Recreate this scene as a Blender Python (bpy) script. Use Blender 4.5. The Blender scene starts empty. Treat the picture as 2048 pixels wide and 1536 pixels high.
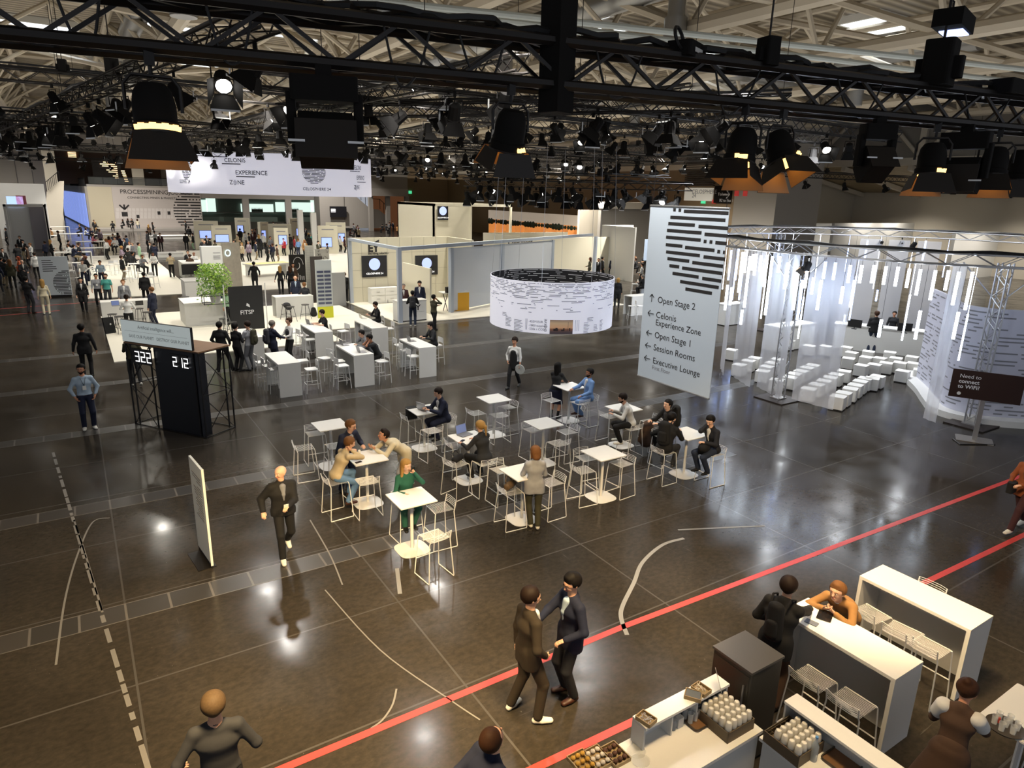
import bpy, math, random
import numpy as np
from mathutils import Vector, Matrix
random.seed(7)
SC = bpy.context.scene
COL = SC.collection
# ------------------------------------------------------------------ camera
# world axes follow the hall's grid: X along the red floor lines, Y along the booths' aisles, Z up
F_PX, PITCH, ROLL, EYE, YAW = 1348.72, 0.27342, 0.025312, 6.415, math.radians(33)
ca, sa = math.cos(YAW), math.sin(YAW)
def _grid(v): return Vector((v[0]*ca + v[1]*sa, -v[0]*sa + v[1]*ca, v[2]))
_cp, _sp = math.cos(PITCH), math.sin(PITCH)
FWD = _grid((0, _cp, -_sp))
_R, _D = Vector((1, 0, 0)), Vector((0, -_sp, -_cp))
RIGHT = _grid(_R*math.cos(ROLL) - _D*math.sin(ROLL))
DOWN = _grid(_R*math.sin(ROLL) + _D*math.cos(ROLL))
cam = bpy.data.cameras.new('camera')
cam.sensor_width = 36; cam.lens = F_PX*36/2048; cam.clip_end = 600
camo = bpy.data.objects.new('camera', cam); COL.objects.link(camo)
M = Matrix((RIGHT, -DOWN, -FWD)).transposed().to_4x4(); M.translation = (0, 0, EYE)
camo.matrix_world = M
SC.camera = camo
def at(px, py, z=0.0):
    """the place at height z that the photograph shows at (px, py)"""
    d = FWD*F_PX + RIGHT*(px-1024) + DOWN*(py-768)
    t = (z-EYE)/d.z
    return Vector((d.x*t, d.y*t, z))
def along(px, py, y=None, x=None):
    """the place on the plane Y=y or X=x that the photograph shows at (px, py)"""
    d = FWD*F_PX + RIGHT*(px-1024) + DOWN*(py-768)
    t = y/d.y if y is not None else x/d.x
    return Vector((d.x*t, d.y*t, EYE+d.z*t))
# ------------------------------------------------------------------ world and light
SC.view_settings.view_transform = 'Standard'; SC.view_settings.look = 'None'
SC.view_settings.exposure = 0.42; SC.view_settings.gamma = 1.0
SC.view_settings.use_curve_mapping = False
SC.cycles.max_bounces = 5; SC.cycles.diffuse_bounces = 2; SC.cycles.glossy_bounces = 3
SC.cycles.transmission_bounces = 4; SC.cycles.transparent_max_bounces = 12
SC.cycles.sample_clamp_indirect = 4; SC.cycles.caustics_reflective = False; SC.cycles.caustics_refractive = False
W = bpy.data.worlds.new('world'); SC.world = W; W.use_nodes = True
W.node_tree.nodes['Background'].inputs[0].default_value = (0.86, 0.9, 1.0, 1)
W.node_tree.nodes['Background'].inputs[1].default_value = 0.3
def area(name, loc, size, power, col=(1, .95, .87), sy=None, rot=(0, 0, 0), spread=math.pi):
    l = bpy.data.lights.new(name, 'AREA'); l.shape = 'RECTANGLE'; l.size = size; l.size_y = sy or size
    l.energy = power; l.color = col; l.spread = spread
    o = bpy.data.objects.new(name, l); COL.objects.link(o); o.location = loc; o.rotation_euler = rot
    return o
def spot(name, loc, target, power, angle, col=(1, .9, .75), blend=.4, size=.4):
    l = bpy.data.lights.new(name, 'SPOT'); l.energy = power; l.spot_size = math.radians(angle); l.spot_blend = blend
    l.color = col; l.shadow_soft_size = size
    o = bpy.data.objects.new(name, l); COL.objects.link(o); o.location = loc
    o.rotation_euler = (Vector(target)-Vector(loc)).to_track_quat('-Z', 'Y').to_euler()
    return o
def rig(name, loc, sx, power, col, sy, step=6.):
    """a field of small downward lamps over one zone"""
    nx, ny = max(2, round(sx/step)), max(2, round(sy/step))
    for i in range(nx):
        for j in range(ny):
            p = (loc[0]+sx*((i+.5)/nx-.5), loc[1]+sy*((j+.5)/ny-.5), loc[2])
            spot(name, p, (p[0]+.01, p[1], 0), power*3.6/(nx*ny), 150, col, 1., .2)
# the rigs' lamps over each zone, with added fill lamps among them
rig('rig_light_tables', (10, 13, 9.2), 12, 900, (1, .97, .93), 8)
rig('rig_light_counters', (8, 24, 9.5), 12, 950, (1, .96, .9), 7)
rig('rig_light_booths', (8, 36, 9.5), 18, 1800, (1, .94, .83), 10)
rig('rig_light_lounge', (6, 58, 9.5), 18, 2700, (1, .94, .83), 18)
rig('rig_light_demo', (24, 62, 9.5), 22, 3100, (1, .95, .86), 20)
rig('rig_light_partners', (24, 37, 9), 14, 1300, (1, .93, .8), 8)
rig('rig_light_far', (20, 98, 14.4), 40, 15000, (1, .95, .88), 30, 12)
rig('rig_light_stage', (30, 20, 9), 16, 2800, (.9, .94, 1), 14)
rig('fill_light_aisle', (67, 22, 6.9), 10, 2600, (1, .93, .84), 40, 10)  # unseen lamps, added to brighten the walls of the side aisle
rig('fill_light_far_left', (-4, 100, 14.4), 16, 5000, (1, .95, .88), 30, 10)  # unseen lamps, added to brighten the far left walls
rig('rig_light_east', (45, 45, 10), 24, 9500, (1, .94, .85), 24, 10)
area('roof_wash', (20, 35, 8.8), 50, 3000, (1, .93, .83), 60, (math.pi, 0, 0))
area('roof_wash_far', (35, 100, 8.8), 60, 2900, (1, .93, .83), 50, (math.pi, 0, 0))
# warm spots added below the nearest truss, imitating a brown haze over the floor
spot('warm_haze_spot', (1.0, 4.6, 6.25), (0.4, 7.6, 0), 3300, 84, (1, .7, .34))
spot('warm_haze_spot', (4.2, 4.2, 6.25), (4.6, 8.2, 0), 2200, 70, (1, .7, .34))
spot('warm_haze_spot', (7.4, 3.9, 6.25), (11.0, 6.2, 0), 1700, 76, (1, .72, .38))
spot('warm_haze_spot', (5.2, 3.0, 6.25), (6.8, 2.8, 0), 700, 80, (1, .72, .4))
# ------------------------------------------------------------------ helpers
def tag(o, label=None, cat=None, group=None, kind=None):
    if label: o['label'] = label
    if cat: o['category'] = cat
    if group: o['group'] = group
    if kind: o['kind'] = kind
    return o
def empty(name, loc=(0, 0, 0), rz=0, label=None, cat=None, group=None, parent=None):
    o = bpy.data.objects.new(name, None); COL.objects.link(o); o.location = loc; o.rotation_euler = (0, 0, rz)
    o.empty_display_size = .1
    if parent: o.parent = parent
    return tag(o, label, cat, group)
_M = {}
def mat(name, col, rough=.5, metal=0., emit=0., ecol=None, alpha=1., spec=.5, noise=0., nscale=30., trans=0.):
    if name in _M: return _M[name]
    m = bpy.data.materials.new(name); m.use_nodes = True; _M[name] = m
    nt = m.node_tree; b = nt.nodes['Principled BSDF']; c = (*col, 1) if len(col) == 3 else col
    b.inputs['Base Color'].default_value = c; b.inputs['Roughness'].default_value = rough
    b.inputs['Metallic'].default_value = metal; b.inputs['Specular IOR Level'].default_value = spec
    if emit: b.inputs['Emission Color'].default_value = (*(ecol or col), 1); b.inputs['Emission Strength'].default_value = emit
    if alpha < 1: b.inputs['Alpha'].default_value = alpha
    if trans: b.inputs['Transmission Weight'].default_value = trans
    if noise:
        n = nt.nodes.new('ShaderNodeTexNoise'); n.inputs['Scale'].default_value = nscale; n.inputs['Detail'].default_value = 3
        tc = nt.nodes.new('ShaderNodeTexCoord'); nt.links.new(tc.outputs['Object'], n.inputs['Vector'])
        r = nt.nodes.new('ShaderNodeMix'); r.data_type = 'RGBA'
        r.inputs[6].default_value = tuple(x*(1-noise) for x in c[:3])+(1,); r.inputs[7].default_value = tuple(min(1, x*(1+noise)) for x in c[:3])+(1,)
        nt.links.new(n.outputs[0], r.inputs[0]); nt.links.new(r.outputs[2], b.inputs['Base Color'])
    return m
def hexc(h):
    h = h.lstrip('#'); v = [int(h[i:i+2], 16)/255 for i in (0, 2, 4)]
    return tuple(x/12.92 if x <= .04045 else ((x+.055)/1.055)**2.4 for x in v)
class MB:
    """collects boxes, bars and tubes and links them as one mesh object"""
    def __init__(s): s.v = []; s.f = []; s.m = []; s.i = 0
    def use(s, i): s.i = i; return s
    def add(s, vs, fs):
        n = len(s.v); s.v += [tuple(v) for v in vs]; s.f += [tuple(n+k for k in f) for f in fs]; s.m += [s.i]*len(fs); return s
    def box(s, x0, x1, y0, y1, z0, z1, mx=None):
        v = [Vector((x, y, z)) for z in (z0, z1) for y in (y0, y1) for x in (x0, x1)]
        if mx: v = [mx @ p for p in v]
        return s.add(v, [(0, 2, 3, 1), (4, 5, 7, 6), (0, 1, 5, 4), (2, 6, 7, 3), (0, 4, 6, 2), (1, 3, 7, 5)])
    def cbox(s, c, sx, sy, sz, rz=0, rx=0, ry=0):
        from mathutils import Euler
        mx = Matrix.Translation(c) @ Euler((rx, ry, rz)).to_matrix().to_4x4()
        return s.box(-sx/2, sx/2, -sy/2, sy/2, -sz/2, sz/2, mx)
    def rbox(s, x0, x1, y0, y1, z0, z1, r=.03, n=3):
        """box with rounded upright edges"""
        p = []
        for cx, cy, a0 in ((x1-r, y1-r, 0), (x0+r, y1-r, 90), (x0+r, y0+r, 180), (x1-r, y0+r, 270)):
            for k in range(n+1):
                a = math.radians(a0+90*k/n); p.append((cx+r*math.cos(a), cy+r*math.sin(a)))
        return s.prism(p, z0, z1)
    def prism(s, pts, z0, z1, mx=None):
        n = len(pts); v = [Vector((x, y, z)) for z in (z0, z1) for x, y in pts]
        if mx: v = [mx @ p for p in v]
        return s.add(v, [tuple(range(n))[::-1], tuple(range(n, 2*n))] + [(k, (k+1) % n, n+(k+1) % n, n+k) for k in range(n)])
    def tube(s, p, q, r, r2=None, n=6, caps=True):
        p, q = Vector(p), Vector(q); d = q-p
        if d.length < 1e-6: return s
        d.normalize(); a = d.orthogonal().normalized(); b = d.cross(a); r2 = r if r2 is None else r2
        v = [p+(a*math.cos(t)+b*math.sin(t))*r for t in (2*math.pi*k/n for k in range(n))]
        v += [q+(a*math.cos(t)+b*math.sin(t))*r2 for t in (2*math.pi*k/n for k in range(n))]
        f = [(k, (k+1) % n, n+(k+1) % n, n+k) for k in range(n)]
        if caps: f += [tuple(range(n))[::-1], tuple(range(n, 2*n))]
        return s.add(v, f)
    def path(s, pts, r, n=6, closed=False):
        """one continuous bent tube"""
        P = [Vector(p) for p in pts]; N = len(P); vs = []; prev = None
        for i, p in enumerate(P):
            if closed: t = P[(i+1) % N]-P[i-1]
            else: t = P[min(i+1, N-1)]-P[max(i-1, 0)]
            t.normalize()
            a = t.orthogonal().normalized() if prev is None else (prev-t*prev.dot(t)).normalized()
            prev = a; b = t.cross(a)
            vs += [p+(a*math.cos(k)+b*math.sin(k))*r for k in (2*math.pi*j/n for j in range(n))]
        fs = []
        for i in range(N if closed else N-1):
            j = (i+1) % N
            fs += [(i*n+k, i*n+(k+1) % n, j*n+(k+1) % n, j*n+k) for k in range(n)]
        if not closed: fs += [tuple(range(n))[::-1], tuple(range((N-1)*n, N*n))]
        return s.add(vs, fs)
    def lathe(s, prof, c=(0, 0, 0), n=20, mx=None, close=True):
        """profile [(r, z)] turned round the z axis"""
        c = Vector(c); v = []
        for r, z in prof:
            v += [Vector((r*math.cos(2*math.pi*k/n), r*math.sin(2*math.pi*k/n), z)) for k in range(n)]
        v = [(mx @ p if mx else p)+c for p in v]
        f = [(i*n+k, i*n+(k+1) % n, (i+1)*n+(k+1) % n, (i+1)*n+k) for i in range(len(prof)-1) for k in range(n)]
        if close: f += [tuple(range(n))[::-1], tuple(range((len(prof)-1)*n, len(prof)*n))]
        return s.add(v, f)
    def quad(s, a, b, c, d): return s.add([a, b, c, d], [(0, 1, 2, 3)])
    def sphere(s, c, r, n=10, sc=(1, 1, 1)):
        prof = [(max(1e-4, r*math.sin(math.pi*i/n)), -r*math.cos(math.pi*i/n)) for i in range(n+1)]
        return s.lathe(prof, c, n, Matrix.Diagonal((*sc, 1)))
    def build(s, name, mats, parent=None, loc=(0, 0, 0), rz=0, smooth=False, label=None, cat=None, group=None, kind=None):
        me = bpy.data.meshes.new(name); me.from_pydata(s.v, [], s.f)
        if not isinstance(mats, (list, tuple)): mats = [mats]
        for m in mats: me.materials.append(m)
        if len(mats) > 1: me.polygons.foreach_set('material_index', s.m)
        if smooth:
            me.polygons.foreach_set('use_smooth', [True]*len(me.polygons))
            me.set_sharp_from_angle(angle=math.radians(40))
        me.update()
        o = bpy.data.objects.new(name, me); COL.objects.link(o); o.location = loc; o.rotation_euler = (0, 0, rz)
        if parent: o.parent = parent
        return tag(o, label, cat, group, kind)
def kids(o): return KID.get(o.name, [])
KID = {}
def scan_kids():
    KID.clear()
    for o in bpy.data.objects:
        if o.parent: KID.setdefault(o.parent.name, []).append(o)
def copy_tree(o, parent=None):
    c = o.copy(); COL.objects.link(c)
    if parent: c.parent = parent
    for ch in kids(o): copy_tree(ch, c)
    return c
_T = {}
def text_mesh(s, size=1., ext=0., align='LEFT', wx=1., bold=0.):
    """flat letters in the xy plane: (vertices, faces)"""
    k = (s, align, ext, bold)
    if k not in _T:
        cu = bpy.data.curves.new('t', 'FONT'); cu.body = s; cu.align_x = align; cu.extrude = ext; cu.offset = bold; cu.resolution_u = 3
        o = bpy.data.objects.new('t', cu); COL.objects.link(o); bpy.context.view_layer.update()
        me = o.evaluated_get(bpy.context.evaluated_depsgraph_get()).to_mesh()
        _T[k] = ([tuple(v.co) for v in me.vertices], [tuple(p.vertices) for p in me.polygons])
        bpy.data.objects.remove(o); bpy.data.curves.remove(cu)
    v, f = _T[k]
    return [(x*size*wx, y*size, z*size) for x, y, z in v], f
def put_text(mb, s, org, ux, uy, size, align='LEFT', wx=1., bold=0., fn=None, off=.004):
    """letters on the plane through org spanned by ux and uy, or bent by fn(x, y)"""
    v, f = text_mesh(s, size, 0., align, wx, bold)
    if fn: return mb.add([fn(x, y) for x, y, z in v], f)
    org, ux, uy = Vector(org), Vector(ux), Vector(uy); n = ux.cross(uy).normalized()*off
    return mb.add([org+ux*x+uy*y+n for x, y, z in v], f)
# the ball of dashes that is the event's emblem: rows of (x0, x1) in a circle of radius 1
def ball_rows(rows=17, seed=3, cut=.2):
    rnd = random.Random(seed); out = []
    for i in range(rows):
        y = 1-2*(i+.5)/rows; w = math.sqrt(max(0, 1-y*y)); x = -w; end = w
        h = .5/rows*1.1
        while x < end-.06:
            L = rnd.choice((.06, .5, .7, .9, 1.2)) if w > .5 else 2
            out.append((x, min(end, x+L), y, h)); x += L+.09
    return out
def put_ball(mb, fn, r, rows=17, seed=3, th=1.):
    for x0, x1, y, h in ball_rows(rows, seed):
        n = max(1, int((x1-x0)*4))
        for k in range(n):
            a, b = x0+(x1-x0)*k/n, x0+(x1-x0)*(k+1)/n
            mb.add([fn(a*r, (y-h*th)*r), fn(b*r, (y-h*th)*r), fn(b*r, (y+h*th)*r), fn(a*r, (y+h*th)*r)], [(0, 1, 2, 3)])
def plane_fn(org, ux, uy, off=.006):
    org, ux, uy = Vector(org), Vector(ux), Vector(uy); n = ux.cross(uy).normalized()*off
    return lambda x, y: org+ux*x+uy*y+n
WHITE = mat('white_paint', hexc('#e9e8e2'), .45)
WHITEG = mat('white_gloss', hexc('#f2f1ec'), .25)
BLACK = mat('black_metal', (.011, .01, .01), .45, spec=.35)
BLACKM = mat('black_matte', (.011, .01, .009), .8, spec=.2)
STEEL = mat('galvanised_steel', (.5, .5, .5), .35, .9)
ALU = mat('aluminium', (.55, .55, .56), .3, .85)
INK = mat('black_print', (.018, .016, .016), .6)
GREYINK = mat('grey_print', (.25, .25, .27), .6)
FABRIC_W = mat('white_fabric', hexc('#dfe2ea'), .8)
# ------------------------------------------------------------------ floor
def floor_material():
    m = bpy.data.materials.new('polished_dark_floor'); m.use_nodes = True; nt = m.node_tree; b = nt.nodes['Principled BSDF']
    N = lambda t, **k: (lambda n: ([setattr(n, a, v) for a, v in k.items()], n)[1])(nt.nodes.new(t))
    L = nt.links.new
    tc = N('ShaderNodeTexCoord')
    def noise(scale, detail=4, sc=(1, 1, 1), rough=.5):
        mp = N('ShaderNodeMapping'); mp.inputs['Scale'].default_value = sc; L(tc.outputs['Object'], mp.inputs[0])
        n = N('ShaderNodeTexNoise'); n.inputs['Scale'].default_value = scale; n.inputs['Detail'].default_value = detail
        n.inputs['Roughness'].default_value = rough; L(mp.outputs[0], n.inputs['Vector']); return n.outputs[0]
    def ramp(src, *st):
        r = N('ShaderNodeValToRGB'); e = r.color_ramp.elements
        while len(e) < len(st): e.new(.5)
        for q, (p, c) in zip(e, st): q.position = p; q.color = (c, c, c, 1) if isinstance(c, (int, float)) else (*c, 1)
        L(src, r.inputs[0]); return r.outputs[0]
    def mix(f, a, c, mode='MIX'):
        x = N('ShaderNodeMix', data_type='RGBA', blend_type=mode)
        for k, s in ((0, f), (6, a), (7, c)):
            if hasattr(s, 'links'): L(s, x.inputs[k])
            elif isinstance(s, tuple): x.inputs[k].default_value = (*s, 1)
            else: x.inputs[k].default_value = s
        return x.outputs[2]
    base = ramp(noise(.35, 5), (.3, (.025, .0215, .017)), (.7, (.052, .0445, .036)))  # the brown cast of the warm haze is mixed into this base
    fine = ramp(noise(9, 6, (1, 1.4, 1), .65), (.35, (.8, .8, .8)), (.75, (1.35, 1.3, 1.25)))
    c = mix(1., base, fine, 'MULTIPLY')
    # long scuffs left by pallets and trolleys
    s1 = ramp(noise(3.2, 3, (.25, 5, 1), .7), (.68, 0.), (.74, 1.)); s2 = ramp(noise(2.4, 3, (6, .3, 1), .7), (.69, 0.), (.76, 1.))
    sp = ramp(noise(26, 2), (.76, 0.), (.79, 1.))
    sc = mix(1., s1, s2, 'ADD'); k = mix(1., sc, ramp(noise(.8, 3), (.5, 0.), (.65, .55)), 'MULTIPLY')
    c = mix(k, c, (.16, .15, .135)); c = mix(mix(1., sp, (.5, .5, .5), 'MULTIPLY'), c, (.25, .24, .22))
    # joints between the cast bays
    br = N('ShaderNodeTexBrick'); L(tc.outputs['Object'], br.inputs['Vector']); br.inputs['Scale'].default_value = .2
    br.inputs['Mortar Size'].default_value = .003; br.offset = 0; br.inputs['Brick Width'].default_value = .75; br.inputs['Row Height'].default_value = .45
    c = mix(br.outputs['Fac'], c, (.075, .07, .066))
    L(c, b.inputs['Base Color'])
    r = ramp(noise(.9, 6, rough=.6), (.3, .09), (.72, .27)); L(r, b.inputs['Roughness'])
    bp = N('ShaderNodeBump'); bp.inputs['Strength'].default_value = .06; bp.inputs['Distance'].default_value = .01
    L(noise(1.6, 3), bp.inputs['Height']); L(bp.outputs[0], b.inputs['Normal'])
    b.inputs['Specular IOR Level'].default_value = .3
    b.inputs['IOR'].default_value = 1.38
    return m
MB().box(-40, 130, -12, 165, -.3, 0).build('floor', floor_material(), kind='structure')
RED = mat('red_floor_tape', hexc('#c8403a'), .4, noise=.15, nscale=6)
def flat(name, pts, m, w=.1, z=.004, kind='structure'):
    """tape laid on the floor along a line of points"""
    b = MB(); P = [Vector(p) for p in pts]
    for i, p in enumerate(P):
        t = (P[min(i+1, len(P)-1)]-P[max(i-1, 0)]).normalized(); s = Vector((-t.y, t.x, 0))*w/2
        b.v += [tuple(p-s+Vector((0, 0, z))), tuple(p+s+Vector((0, 0, z)))]
    for i in range(len(P)-1): b.f.append((2*i, 2*i+2, 2*i+3, 2*i+1)); b.m.append(0)
    return b.build(name, m, kind=kind)
flat('trim_1', [at(520, 1556), at(1250, 1252), at(2080, 938)], RED, .11)
flat('trim_2', [at(1000, 1570), at(1850, 1165), at(2100, 1045)], RED, .11)
flat('trim_3', [at(-40, 621), at(200, 603)], RED, .12); flat('trim_4', [at(-40, 635), at(120, 621)], RED, .12)
def channel_mat():
    m = bpy.data.materials.new('duct_cover_slabs'); m.use_nodes = True; nt = m.node_tree; b = nt.nodes['Principled BSDF']
    tc = nt.nodes.new('ShaderNodeTexCoord'); br = nt.nodes.new('ShaderNodeTexBrick'); br.offset = 0
    br.inputs['Scale'].default_value = 1; br.inputs['Brick Width'].default_value = .62; br.inputs['Row Height'].default_value = .5
    br.inputs['Mortar Size'].default_value = .018
    br.inputs['Color1'].default_value = (.04, .037, .034, 1); br.inputs['Color2'].default_value = (.055, .05, .046, 1); br.inputs['Mortar'].default_value = (.14, .13, .12, 1)
    nt.links.new(tc.outputs['Object'], br.inputs[0]); nt.links.new(br.outputs[0], b.inputs['Base Color']); b.inputs['Roughness'].default_value = .3
    return m
CH = channel_mat()
for n, v, in enumerate((10.65, 15.0, 20.15, 25.3, 30.4)):
    MB().box(-12, 26 if n else 14, 0, .5, -.002, .003).build('trim_%d' % (5+n), CH, loc=(0, v, 0), kind='structure')
TAPE = mat('grey_floor_tape', (.25, .25, .245), .5)
DASH = mat('worn_white_paint', (.2, .19, .175), .6)
b = MB(); p, q = at(106, 905), at(296, 1536); d = (q-p).normalized(); s = Vector((-d.y, d.x, 0))*.03
k = 0.; random.seed(5)
while k < (q-p).length-.3:
    L = random.uniform(.15, .5); a = p+d*k; e = p+d*(k+L)
    b.quad(a-s+Vector((0, 0, .004)), e-s+Vector((0, 0, .004)), e+s+Vector((0, 0, .004)), a+s+Vector((0, 0, .004))); k += L+random.uniform(.03, .2)
b.build('trim_10', DASH, kind='structure')
def smooth(pts, n=6):
    P = [Vector(p) for p in pts]; out = []
    for i in range(len(P)-1):
        a, b, c, e = P[max(i-1, 0)], P[i], P[i+1], P[min(i+2, len(P)-1)]
        for k in range(n):
            t = k/n; out.append(.5*((2*b)+(-a+c)*t+(2*a-5*b+4*c-e)*t*t+(-a+3*b-3*c+e)*t**3))
    return out+[P[-1]]
flat('trim_11', smooth([at(1368, 1077), at(1325, 1090), at(1285, 1125), at(1268, 1165), at(1246, 1210), at(1242, 1235), at(1254, 1270)]), TAPE, .07)
flat('trim_12', smooth([at(1356, 1060), at(1440, 1056), at(1530, 1052)]), TAPE, .05)
flat('trim_13', [at(794, 1137), at(800, 1188)], TAPE, .07)
flat('trim_14', smooth([at(793, 1378), at(785, 1410), at(765, 1440), at(742, 1457)]), DASH, .025)
flat('trim_15', smooth([at(220, 1036), at(185, 1045), at(155, 1110), at(130, 1200), at(112, 1330)]), DASH, .03)
flat('trim_16', smooth([at(148, 1040), at(168, 1100), at(195, 1190), at(205, 1225)]), DASH, .03)
flat('trim_17', smooth([at(620, 1040), at(660, 1110), at(685, 1170)]), DASH, .025)
flat('trim_18', smooth([at(650, 1180), at(760, 1300), at(900, 1400), at(960, 1440)]), DASH, .02)
# ------------------------------------------------------------------ roof
DECK = mat('ribbed_roof_deck', hexc('#8f8473'), .6)
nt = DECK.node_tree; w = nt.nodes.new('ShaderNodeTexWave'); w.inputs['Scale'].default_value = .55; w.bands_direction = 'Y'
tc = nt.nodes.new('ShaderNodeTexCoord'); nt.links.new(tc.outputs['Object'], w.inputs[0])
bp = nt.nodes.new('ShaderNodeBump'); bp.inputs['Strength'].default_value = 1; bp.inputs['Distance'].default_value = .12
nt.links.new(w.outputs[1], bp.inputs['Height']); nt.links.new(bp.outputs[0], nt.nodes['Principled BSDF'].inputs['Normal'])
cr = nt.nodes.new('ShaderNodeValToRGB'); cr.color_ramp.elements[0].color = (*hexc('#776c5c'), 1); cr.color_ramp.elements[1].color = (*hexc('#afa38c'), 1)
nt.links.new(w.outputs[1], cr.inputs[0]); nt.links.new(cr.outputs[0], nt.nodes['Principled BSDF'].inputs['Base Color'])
TUBE = mat('cream_roof_steel', hexc('#c4b8a2'), .45)
ROOF = 15.6
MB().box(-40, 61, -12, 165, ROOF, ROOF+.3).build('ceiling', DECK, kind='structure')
SKY = mat('roof_window_daylight', (.8, .88, 1), .5, emit=4.5, ecol=(.85, .92, 1))
for i, (px, py, sx, sy) in enumerate([(1757, 38, 3.4, 2), (1765, 66, 2.2, .5), (1170, 15, 2.4, 1.1), (1175, 33, 1.6, .6), (1225, 45, 1.6, .5), (1400, 95, 2.2, 1.4), (70, 38, 4, 1.2),
                           (1165, 130, 3, .8), (330, 40, 2.4, 1), (590, 62, 2.6, .9), (160, 112, 3, .5), (405, 122, 3, .6), (870, 40, 2, .5), (1440, 90, 1.3, .5), (560, 135, 4, .9)]):
    p = at(px, py, ROOF-.02); r = MB()
    r.box(-sx/2-.15, sx/2+.15, -sy/2-.15, -sy/2, -.35, 0).box(-sx/2-.15, sx/2+.15, sy/2, sy/2+.15, -.35, 0)
    r.box(-sx/2-.15, -sx/2, -sy/2, sy/2, -.35, 0).box(sx/2, sx/2+.15, -sy/2, sy/2, -.35, 0)
    f = r.build('window_%d' % (i+1), WHITE, loc=p, kind='structure')
    MB().box(-sx/2, sx/2, -sy/2, sy/2, -.03, 0).build('pane', SKY, parent=f, kind='structure')
nt_ = 0
def roof_truss(x, y0, y1, n0):
    """three-chord tube truss under the deck, with struts down to the lower chord and raking props to the deck"""
    b = MB(); zb, zt, w = 12.6, 14.9, 1.5; n = int((y1-y0)/5.2); st = (y1-y0)/n
    b.tube((x, y0, zb), (x, y1, zb), .3, n=8)
    for s in (-w, w): b.tube((x+s, y0, zt), (x+s, y1, zt), .17, n=8)
    for k in range(n+1):
        y = y0+st*k
        b.tube((x-w, y, zt), (x+w, y, zt), .1)
        for s in (-w, w):
            b.tube((x, y, zb), (x+s, y, zt), .12)
            if k < n: b.tube((x, y, zb), (x+s, y+st, zt), .16)
    return b.build('roof_truss', TUBE, smooth=True, kind='structure')
for k, x in enumerate(range(-28, 62, 8)): roof_truss(x+.6, 9.5, 163, k)
b = MB()
for y in range(14, 164, 10):
    b.tube((-38, y, 15.25), (60, y, 15.25), .16, n=8)
    for x in range(-28, 56, 8):
        b.tube((x+.6, y, 12.6), (x+4.6, y, 15.1), .11); b.tube((x+8.6, y, 12.6), (x+4.6, y, 15.1), .11)
        b.tube((x+4.6, y, 15.1), (x+4.6, y+5, 15.25), .09)
b.build('roof_purlins', TUBE, smooth=True, kind='structure')
b = MB()
for y in range(16, 160, 16):
    for x in range(-28, 56, 16):
        b.tube((x+.6, y, 12.7), (x+8.6, y+8, 14.9), .15); b.tube((x+8.6, y+8, 14.9), (x+16.6, y, 12.7), .15)
b.build('roof_bracing', TUBE, smooth=True, kind='structure')
PIPE = mat('pale_service_pipe', hexc('#b9c0bb'), .35)
DUCT = mat('dull_duct_metal', (.32, .32, .31), .35, .85)
for (a, c) in (((560, -20), (2100, 196)), ((1000, 40), (2100, 172)), ((640, -10), (2060, 140))):
    p, q = at(*a, 11.6), at(*c, 11.6); p = p+(p-q)*.0
    tag(MB().tube(p, q, .1, n=8).build('service_pipe', PIPE, smooth=True), kind='structure')
for i, (p, q, r) in enumerate((((38, 18, 14.2), (38, 120, 14.2), .55), ((20, 14, 14.2), (20, 120, 14.2), .55), ((4, 20, 14.2), (4, 120, 14.2), .5), ((12, 30, 13.9), (58, 30, 13.9), .5))):
    b = MB().tube(p, q, r, n=14)
    d = (Vector(q)-Vector(p)); n = int(d.length/6)
    for k in range(1, n): c = Vector(p)+d*k/n; b.tube(c-d.normalized()*.06, c+d.normalized()*.06, r+.03, n=14)
    for k in range(1, n, 3): c = Vector(p)+d*k/n; b.tube(c, c-Vector((0, 0, 2.1)), .32, n=12); b.tube(c-Vector((0, 0, 1.3)), c-Vector((0, 0, 2.5)), .42, n=12)
    b.build('air_duct', DUCT, smooth=True, kind='structure')
# ------------------------------------------------------------------ walls
WGREY = mat('pale_grey_wall', hexc('#a8a29b'), .6); WCREAM = mat('cream_wall', hexc('#c9bfa6'), .6)
WTAN = mat('tan_wall', hexc('#8f7b5e'), .6); WWARM = mat('warm_white_wall', hexc('#d8cfbd'), .6); PANELG = mat('grey_panel', hexc('#8d8880'), .55)
DARKB = mat('dark_brown_lounge', hexc('#3b2413'), .6); WMAUVE = mat('printed_pink_grey_wall', hexc('#c3bab4'), .6)
GLASS = mat('facade_glass', (.45, .6, .66), .1, emit=.8, ecol=(.62, .82, .95))
YF = 118.
def xw(px, py=420, y=YF): return along(px, py, y=y).x
def zw(px, py, y=YF): return along(px, py, y=y).z
MB().box(-40, 60, 165, 165.4, 0, ROOF).build('wall_north', WGREY, kind='structure')
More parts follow.
